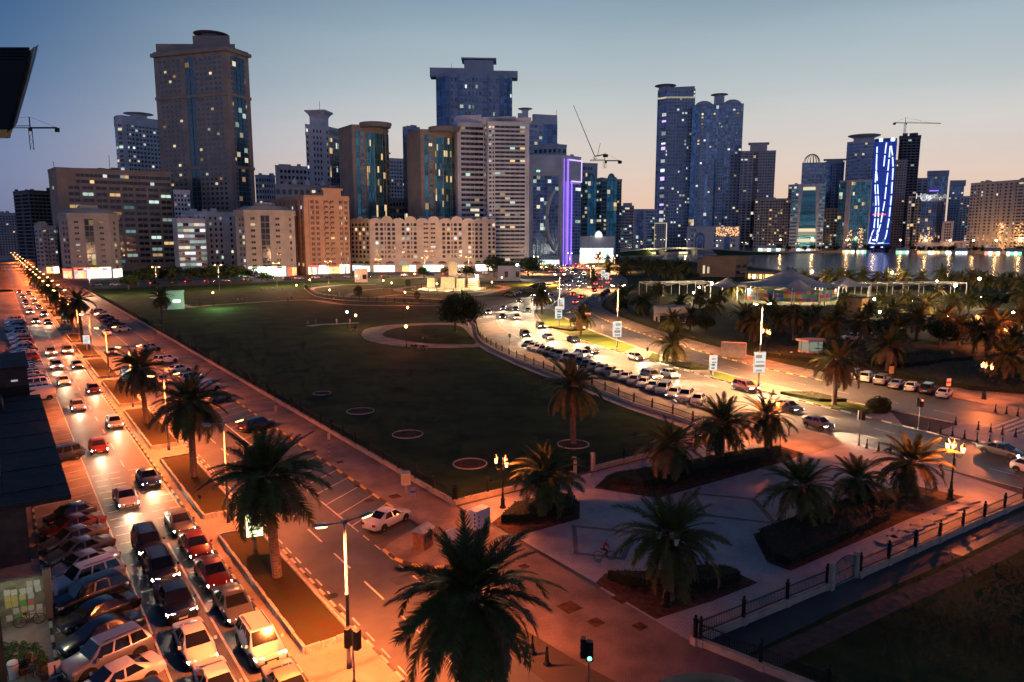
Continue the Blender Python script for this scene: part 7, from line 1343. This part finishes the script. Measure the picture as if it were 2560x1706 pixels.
ST = [(0, 0, .95, .14, .11), (0, 0, 1.15, .13, .10), (0, 0, 1.38, .16, .10), (0, 0, 1.48, .06), (0, .01, 1.56, .075, .085), (0, .01, 1.68, .085, .095), (.18, 0, 1.40, .06), (.26, .02, 1.13, .045), (.27, .08, .88, .035), (-.18, 0, 1.40, .06), (-.26, .02, 1.13, .045), (-.27, .08, .88, .035), (.09, 0, .88, .085), (.10, .02, .5, .06), (.10, -.02, .09, .045), (.11, .12, .04, .035), (-.09, 0, .88, .085), (-.10, -.03, .5, .06), (-.10, -.08, .09, .045), (-.11, .06, .04, .035)]
SE = [(0, 1), (1, 2), (2, 3), (3, 4), (4, 5), (2, 6), (6, 7), (7, 8), (2, 9), (9, 10), (10, 11), (0, 12), (12, 13), (13, 14), (14, 15), (0, 16), (16, 17), (17, 18), (18, 19)]
def zs(c): return 3 if c[2] > 1.70 or (c[2] > 1.6 and c[1] < -.02) else (2 if c[2] > 1.5 or (c[2] < .93 and abs(c[0]) > .22) else (0 if c[2] > .95 else 1))
PM = {(t, b_): skin('body', ST, SE, [cloth[t], cloth[b_], skin_m, hair_m], zs) for t, b_ in (('dark', 'dark'), ('white', 'white'), ('red', 'dark'), ('blue', 'grey'), ('grey', 'dark'), ('white', 'dark'))}
SIT = [(0, 0, .5, .15, .12)] + [(x, y, z - .45, *q) for x, y, z, *q in ST[1:12]] + [(.1, .05, .48, .09), (.12, .45, .48, .065), (.12, .47, .09, .045), (.12, .58, .04, .035), (-.1, .05, .48, .09), (-.12, .45, .48, .065), (-.12, .47, .09, .045), (-.12, .58, .04, .035)]
PSIT = skin('body', SIT, SE, [cloth['dark'], cloth['grey'], skin_m, hair_m], lambda c: 3 if c[2] > 1.25 else (2 if c[2] > 1.05 else (0 if c[2] > .55 else 1)))
def person(x, y, rz, key, label, z=.1, me=None, s=1.0): o = link('person', me or PM[key], None, (x, y, z), rz, (s, s, s)); return tag(o, label, 'person', 'people in the street and park')
g = G(248, 1338); person(g[0], g[1], 1.2, ('dark', 'dark'), 'person in dark clothes standing at the edge of the left road', .03)
people = [(770, 818, ('blue', 'grey')), (790, 814, ('blue', 'grey')), (842, 812, ('white', 'white')), (875, 812, ('white', 'white')), (814, 808, ('dark', 'dark')), (585, 757, ('red', 'dark')), (595, 758, ('white', 'dark')), (605, 757, ('grey', 'dark')), (697, 753, ('white', 'dark')), (720, 754, ('grey', 'dark')), (730, 752, ('dark', 'dark')), (727, 744, ('white', 'white')), (655, 728, ('white', 'dark')), (668, 729, ('grey', 'dark')), (682, 727, ('white', 'dark')), (706, 728, ('dark', 'dark')), (500, 767, ('red', 'dark')), (835, 756, ('white', 'dark')), (848, 738, ('white', 'white')), (865, 731, ('grey', 'dark'))]
for i, (px, py, k) in enumerate(people): g = G(px, py); person(g[0], g[1], i * 1.3, k, 'small figure in %s top standing in the park, %s from the left' % (k[0], ORD[sorted(range(20), key=lambda q: people[q][0]).index(i)]))
bench_m = mat('bench_wood', (.2, .11, .06), .7)
def bench(px, py, rz, label, sitters=()):
    g = G(px, py); r = empty('park_bench', (g[0], g[1], .1), rz, label, 'bench', 'park benches'); MB().box(-.9, .9, -.25, .2, .42, .47).obj('seat', bench_m, r); MB().box(-.9, .9, -.3, -.25, .55, .9).obj('backrest', bench_m, r)
    for s in (-.75, .75): MB().box(s - .05, s + .05, -.25, .2, 0, .42).obj('leg', concrete, r)
    for k, (dx, lb) in enumerate(sitters): person(g[0] + dx * math.cos(rz), g[1] + dx * math.sin(rz), rz, None, lb, .1 - .03, PSIT)
bench(1036, 874, 2.6, 'bench beside the round path, left of two', ((-.3, 'person sitting on the left bench beside the round path, nearer the lamp'), (.4, 'person sitting on the left bench beside the round path, right side'))); bench(1058, 876, 2.6, 'bench beside the round path, right of two', ((0, 'person sitting alone on the right bench beside the round path'),)); bench(885, 828, 2.8, 'bench near the lamp by the white slab path', ((-.3, 'person sitting on the bench near the slab path'),)); bench(1062, 848, .3, 'bench on the round lawn below the big tree', ((.2, 'person sitting on the round lawn bench'),))
def wheel_ring(x, r=.34): return [(x + r * math.cos(2 * PI * k / 20), 0, r + r * math.sin(2 * PI * k / 20)) for k in range(21)]
def bicycle(x, y, rz, label, m_, tilt=0, z=.1):
    r = empty('bicycle', (x, y, z), rz, label, 'bicycle')
    for wx in (-.52, .52):
        w = MB().tube(wheel_ring(wx), .02, 5).obj('wheel', rubber, r); sp = MB()
        for k in range(8): a = PI * k / 8; sp.tube([(wx - .33 * math.cos(a), 0, .34 - .33 * math.sin(a)), (wx + .33 * math.cos(a), 0, .34 + .33 * math.sin(a))], .004, 3)
        sp.obj('spokes', steel, w)
    f = MB()
    for a, b_ in (((-.52, .34), (-.05, .3)), ((-.05, .3), (-.2, .8)), ((-.52, .34), (-.18, .72)), ((-.05, .3), (.36, .72)), ((-.18, .72), (.36, .75)), ((.36, .78), (.52, .34))): f.tube([(a[0], 0, a[1]), (b_[0], 0, b_[1])], .02, 5)
    f.obj('frame', m_, r); MB().tube([(.36, 0, .75), (.34, 0, .98)], .015, 5).obj('stem', steel, r); MB().tube([(.22, -.28, .98), (.36, -.2, 1.0), (.36, .2, 1.0), (.22, .28, .98)], .014, 5).obj('handlebar', steel, r); MB().box(-.34, -.08, -.08, .08, .82, .88, top=.02).obj('saddle', rubber, r); MB().tube([(-.05, -.1, .14), (-.05, .1, .46)], .012, 4).obj('crank', steel, r); return r
g = G(1512, 1402); bicycle(g[0], g[1], -.65, 'red bicycle ridden across the plaza', mat('bike_red', (.35, .03, .02), .4))
RID = [(-.2, 0, .95, .14, .12), (-.12, 0, 1.12, .13, .1), (0, 0, 1.32, .15, .1), (.06, 0, 1.42, .06), (.09, 0, 1.5, .075, .08), (.11, 0, 1.62, .085, .09), (.02, .18, 1.32, .055), (.2, .24, 1.15, .042), (.33, .22, 1.02, .035), (.02, -.18, 1.32, .055), (.2, -.24, 1.15, .042), (.33, -.22, 1.02, .035), (-.12, .09, .9, .085), (.18, .1, .66, .062), (-.02, .11, .3, .045), (.1, .12, .24, .035), (-.12, -.09, .9, .085), (.2, -.1, .74, .062), (.0, -.11, .42, .045), (.12, -.12, .36, .035)]
person(g[0], g[1], -.65, None, 'cyclist in a red top riding across the plaza', .1, skin('body', RID, SE, [cloth['red'], cloth['dark'], skin_m, hair_m], lambda c: 3 if c[2] > 1.6 else (2 if c[2] > 1.46 else (0 if c[2] > .97 else 1))))
# --- dark roofs and wall of the shops at the left edge ---
roofm = mat('roof_felt', (.022, .022, .028), .8, noise=.4, nscale=1.5, bump=.6, bscale=3); shopwall = mat('shop_wall', (.07, .05, .045), .85, noise=.3, nscale=1)
y0 = G(185, 1235, 5)[1]; y1 = G(95, 986, 5)[1]
r = empty('shop_roof', (-2, (y0 + y1) / 2, 0), 0, 'black flat shop roof jutting out at the left edge', 'shop'); hl_ = (y1 - y0) / 2
MB().box(-6, 5.35, -hl_, hl_, 4.6, 5.0).obj('roof_slab', roofm, r); MB().box(-6, 2.4, -hl_ + .3, hl_ - .3, 0, 4.6).obj('walls', shopwall, r)
for k in range(7): MB().box(-6, 5.3, -hl_ + (k + .5) * hl_ / 3.5 - .06, -hl_ + (k + .5) * hl_ / 3.5 + .06, 5.0, 5.07).obj('roof_seam', roofm, r)
for k in range(5): MB().tube([(1.0, -hl_ + 4 + k * 4, 5.0), (1.0, -hl_ + 4 + k * 4, 6.2)], .03, 4).obj('roof_post', iron, r)
MB().tube([(1.0, -hl_ + 4, 6.1), (1.0, -hl_ + 20, 6.1)], .02, 4).obj('roof_rail', iron, r)
MB().box(-5.5, 1.5, hl_ - 9, hl_ - 3, 5.0, 6.0, top=.1).obj('roof_unit', roofm, r)
y2 = G(75, 905, 7)[1]
r = empty('shop_block', (-3, (y1 + y2) / 2 + 1, 0), 0, 'dark brown shop block behind the flat roof at the left', 'shop'); h2 = (y2 - y1) / 2 - 1; MB().box(-6, 5.3, -h2, h2, 0, 8.2).obj('walls', shopwall, r); MB().box(-6, 5.5, -h2 - .2, h2 + .2, 8.2, 8.5).obj('roof_slab', roofm, r); MB().box(2, 5.35, -h2 - .05, -h2, 2, 6).obj('shutter', iron, r); MB().box(3.5, 4.2, -h2 - .1, -h2 - .05, 6.6, 6.8).obj('strip_light', [LITS[3]], r)
r = empty('shop_canopy', (-2, y2 + 14, 0), 0, 'dark rounded shop canopy further up the left side', 'canopy'); q = MB(); q.prism([(-6, -9), (3.6, -9), (4.6, -6), (4.8, 0), (4.6, 6), (3.6, 9), (-6, 9)], 4.6, 5.4); q.obj('roof_slab', roofm, r); MB().box(-6, 1, -8, 8, 0, 4.6).obj('walls', shopwall, r)
for yy, h_, lb in ((y2 + 42, 14, 'tall dark shop building at the left edge beyond the canopy'), (y0 - 34, 5, 'dark shop wall at the bottom left corner')):
    r = empty('shop_block', (-9, yy, 0), 0, lb, 'shop'); w_ = 17 if h_ > 6 else 9; MB().box(-6, 6.8 if h_ > 6 else 4.5, -w_, w_, 0, h_).obj('walls', shopwall, r); MB().box(-6.2, 7.0 if h_ > 6 else 4.7, -w_ - .2, w_ + .2, h_, h_ + .5).obj('parapet', roofm, r)
    for k in range(5): MB().box(6.8 if h_ > 6 else 4.5, 6.86 if h_ > 6 else 4.56, -w_ + 2 + k * w_ * .38, -w_ + 4 + k * w_ * .38, 1.2, 3).obj('window', glass_d, r)
# notice wall with leaflets, cafe terrace
a, b_ = Vector(G(14, 1572)), Vector(G(118, 1552)); u = (b_ - a).normalized(); L = (b_ - a).length; r = empty('leaflet_wall', (a.x, a.y, .11), math.atan2(u.y, u.x), 'wall covered with leaflets and posters behind a parked bicycle', 'notice wall'); H_ = 3.0; MB().box(-.3, L, 0, .3, 0, H_).obj('wall', mat('plaster_dirty', (.2, .19, .13), .9, noise=.4, nscale=2), r); MB().box(L, L + .4, -.1, .4, 0, H_ + .4).obj('pillar', mat('pillar_brown', (.16, .1, .08), .8), r)
pc = [mat('leaflet_%d' % i, c, .8, noise=.25, nscale=9, coords='obj') for i, c in enumerate(((.6, .57, .5), (.55, .55, .52), (.6, .5, .18), (.5, .42, .36), (.15, .4, .12), (.55, .2, .12), (.45, .46, .42)))]; rl_ = random.Random(4)
nx = int(L / .42); k = 0
for i in range(nx):
    for j in range(6):
        if rl_.random() < .12 or (i < nx * .45 and j > 4): continue
        MB().box(-.17, .17, -.008, 0, -.2, .2).obj('leaflet', pc[rl_.choice((0, 0, 1, 1, 2, 2, 3, 6, 0, 1, 4, 5))], r, loc=(.25 + i * .42 + rl_.uniform(-.04, .04), -.004 - .003 * (k % 3), .55 + j * .42 + rl_.uniform(-.05, .05)), rot=(0, rl_.uniform(-.08, .08), 0)); k += 1
p = a + u * L * .62 - Vector((-u.y, u.x)) * .45; bicycle(p.x, p.y, math.atan2(u.y, u.x) + .08, 'old bicycle leaning by the leaflet wall', iron, z=.11)
light(r, (L * .3, -2.4, 4.2), 150, (1, .95, .6), .3, name='shop_light'); 
pot = MB(); pot.lathe([(.2, 0), (.28, .4), (.3, .42), (.26, .42), (.25, .36)], 12, cap=False); pot.lathe([(.02, .34), (.26, .35)], 12, cap=False); pot = pot.mesh('pot', mat('clay_pot', (.28, .08, .04), .8)); pl_ = leaf_cloud(12, 260, [((0, 0, .8), (.36, .36, .42)), ((.1, .05, 1.1), (.25, .25, .3))], .075, .3).mesh('foliage', [mat('plant_green', (.05, .16, .04), .6), leaf_m[1], leaf_m[2]])
for i, (px, py) in enumerate(((14, 1668), (40, 1664), (68, 1662), (96, 1664), (108, 1684), (112, 1702), (20, 1690), (60, 1690))): g = G(px, py); r = empty('potted_plant', (g[0], g[1], .11), i, 'leafy potted plant around the cafe terrace, %s in the row' % ORD[i], 'potted plant', 'potted plants of the cafe'); link('pot', pot, r); link('foliage', pl_, r)
for i, (px, py) in enumerate(((75, 1700), (60, 1682), (90, 1688))):
    g = G(px, py); r = empty('cafe_chair', (g[0], g[1], .11), i * 2.0, 'black cafe chair beside the plants, %s from the left' % ORD[(1, 0, 2)[i]], 'chair', 'cafe chairs'); MB().box(-.22, .22, -.22, .22, .42, .47, top=.02).obj('seat', trim_b, r); q = MB(); q.tube([(.24 * math.cos(t), .24 * math.sin(t), .8) for t in [PI * k / 8 for k in range(9)]], .03, 5); q.tube([(.24 * math.cos(t), .24 * math.sin(t), .6) for t in [PI * k / 8 for k in range(9)]], .025, 5); q.obj('backrest', trim_b, r)
    for x in (-.2, .2):
        for y in (-.2, .2): MB().tube([(x, y, 0), (x * .9, y * .9, .43)], .018, 5).obj('leg', trim_b, r)
g = G(36, 1700); r = empty('waste_bin', (g[0], g[1], .11), .2, 'white waste bin with a dark lid band by the cafe plants', 'bin'); MB().lathe([(.22, 0), (.28, .85)], 12).obj('body', white_metal, r); MB().lathe([(.29, .85), (.29, .9)], 12).obj('band', trim_b, r); MB().lathe([(.3, .9), (.26, 1.02), (.1, 1.08)], 12).obj('lid', white_metal, r)
g = G(140, 1704); r = empty('pavement_sign', (g[0], g[1], .11), .1, 'white pavement sign board by the striped kerb at the bottom left', 'sign'); MB().box(-.3, .3, -.03, .03, .15, 1.1).obj('board', white_metal, r); MB().box(-.2, .2, -.034, -.03, .3, .38).obj('mark', trim_b, r); MB().box(-.04, .04, -.034, -.03, .38, .9).obj('mark', trim_b, r)
for s in (-.25, .25): MB().box(s - .03, s + .03, -.12, .12, 0, .15).obj('foot', steel, r)
light(r, (-3.0, 1.2, 3.2), 60, (.8, 1, .7), .3, name='shop_light')
for k, (px, py, w_) in enumerate(((987, 1244, 1.0), (923, 1254, .8), (850, 1158, .8), (1424, 1522, 1.3), (895, 1218, .6), (1490, 1560, .9), (1555, 1500, 1.1), (1600, 1570, .8), (1310, 1420, .7))):
    g = G(px, py); sheet('tree_pit', rect(g[0] - w_ / 2, g[0] + w_ / 2, g[1] - w_ / 2, g[1] + w_ / 2), .115, soil)
for k, (px, py) in enumerate(((832, 1490), (300, 1300), (262, 1086), (1010, 1560))):
    g = G(px, py); q = MB(); q.lathe([(.38, 0), (.38, .012), (.3, .014), (.02, .012)], 18); tag(q.obj('manhole_cover', iron, None, loc=(g[0], g[1], .012)), ['dark manhole cover in the right carriageway near the lamp', 'manhole cover in the avenue among the painted bars', 'manhole cover in the avenue opposite the side lane', 'manhole cover on the red paving left of the bottom palm'][k], 'manhole cover')
# --- louvred overhang at the upper left, hung from the next building ---
D_ = 22.0
def at(px, py, d): b_ = bear(px, py); return Vector((b_[0] * d, b_[1] * d, CH + b_[2] * d))
o = at(0, 230, D_); r = empty('louvre_canopy', tuple(o), 0, 'black slatted louvre canopy with protruding rods at the upper left edge', 'canopy'); rv = Vector((math.cos(YAW), -math.sin(YAW), 0)); fv = Vector((math.sin(YAW), math.cos(YAW), 0)); blk_m = mat('louvre_black', (.008, .009, .012), .7)
for k in range(26):
    py = 124 + k * 8; xr = 80 - (50 * (k / 25) ** 1.1) - (6 if k % 4 == 0 else 0); e = at(xr, py, D_) - o; s = at(-420, py, D_) - o; hgt_ = .052 if k < 5 else .1; q = MB()
    A, B = s, e; C_ = at(xr - 6, py, D_ + 2) - o; C_.z = B.z; E_ = at(-420, py, D_ + 2) - o; E_.z = A.z; hz = Vector((0, 0, hgt_)); q.add([A, B, C_, E_, A + hz, B + hz, C_ + hz, E_ + hz], [(3, 2, 1, 0), (4, 5, 6, 7), (0, 1, 5, 4), (1, 2, 6, 5), (2, 3, 7, 6), (3, 0, 4, 7)]); q.obj('slat', blk_m, r)
for k in range(34):
    py = 126 + k * 6; xr = 78 - 50 * (k / 33) ** 1.1; q = MB(); a_ = at(xr - 12, py + 8, D_) - o; b2 = at(xr + 18 - 6 * (k / 33), py - 12, D_) - o; q.tube([a_, b2], .012, 4); q.obj('rod', blk_m, r)
for t in (4, 11): q = MB(); q.tube([at(80 + t - 50 * (k / 12) ** 1.1, 118 + k * 16, D_ - .05) - o for k in range(13)], .01, 4); q.obj('cross_rod', blk_m, r)
q = MB(); s = at(-420, 124, D_) - o; q.obox((s.x - rv.x * 3, s.y - rv.y * 3), rv, fv, 3, 3, -38, 6); q.obj('wall_pier', blk_m, r)
# --- blue-grey covered ledge just below the camera ---
o = at(1775, 1764, 7.0); r = empty('covered_ledge', (o.x, o.y, 0), -YAW, 'blurred blue-grey rounded ledge at the bottom edge right of centre', 'ledge'); lm = mat('ledge_blue', (.02, .05, .085), .95, spec=.1, noise=.3, nscale=2, bump=.3, bscale=12)
q = MB(); n_ = 16
for j, yy in enumerate((-.5, -.2, .1, .35)):
    for i in range(n_ + 1): t = PI * i / n_; q.v.append((-.62 * math.cos(t), yy, o.z - .25 + (.42 - .10 * abs(yy)) * math.sin(t) ** .8))
for j in range(3):
    for i in range(n_): a_ = j * (n_ + 1) + i; q.f.append((a_, a_ + 1, a_ + n_ + 2, a_ + n_ + 1)); q.m.append(0)
q.f.append(tuple(range(n_ + 1))[::-1]); q.f.append(tuple(3 * (n_ + 1) + i for i in range(n_ + 1))); q.m += [0, 0]; q.obj('cover', lm, r, smooth=True); MB().box(-.62, .62, -.5, .35, 0, o.z - .26).obj('pier', concrete, r)
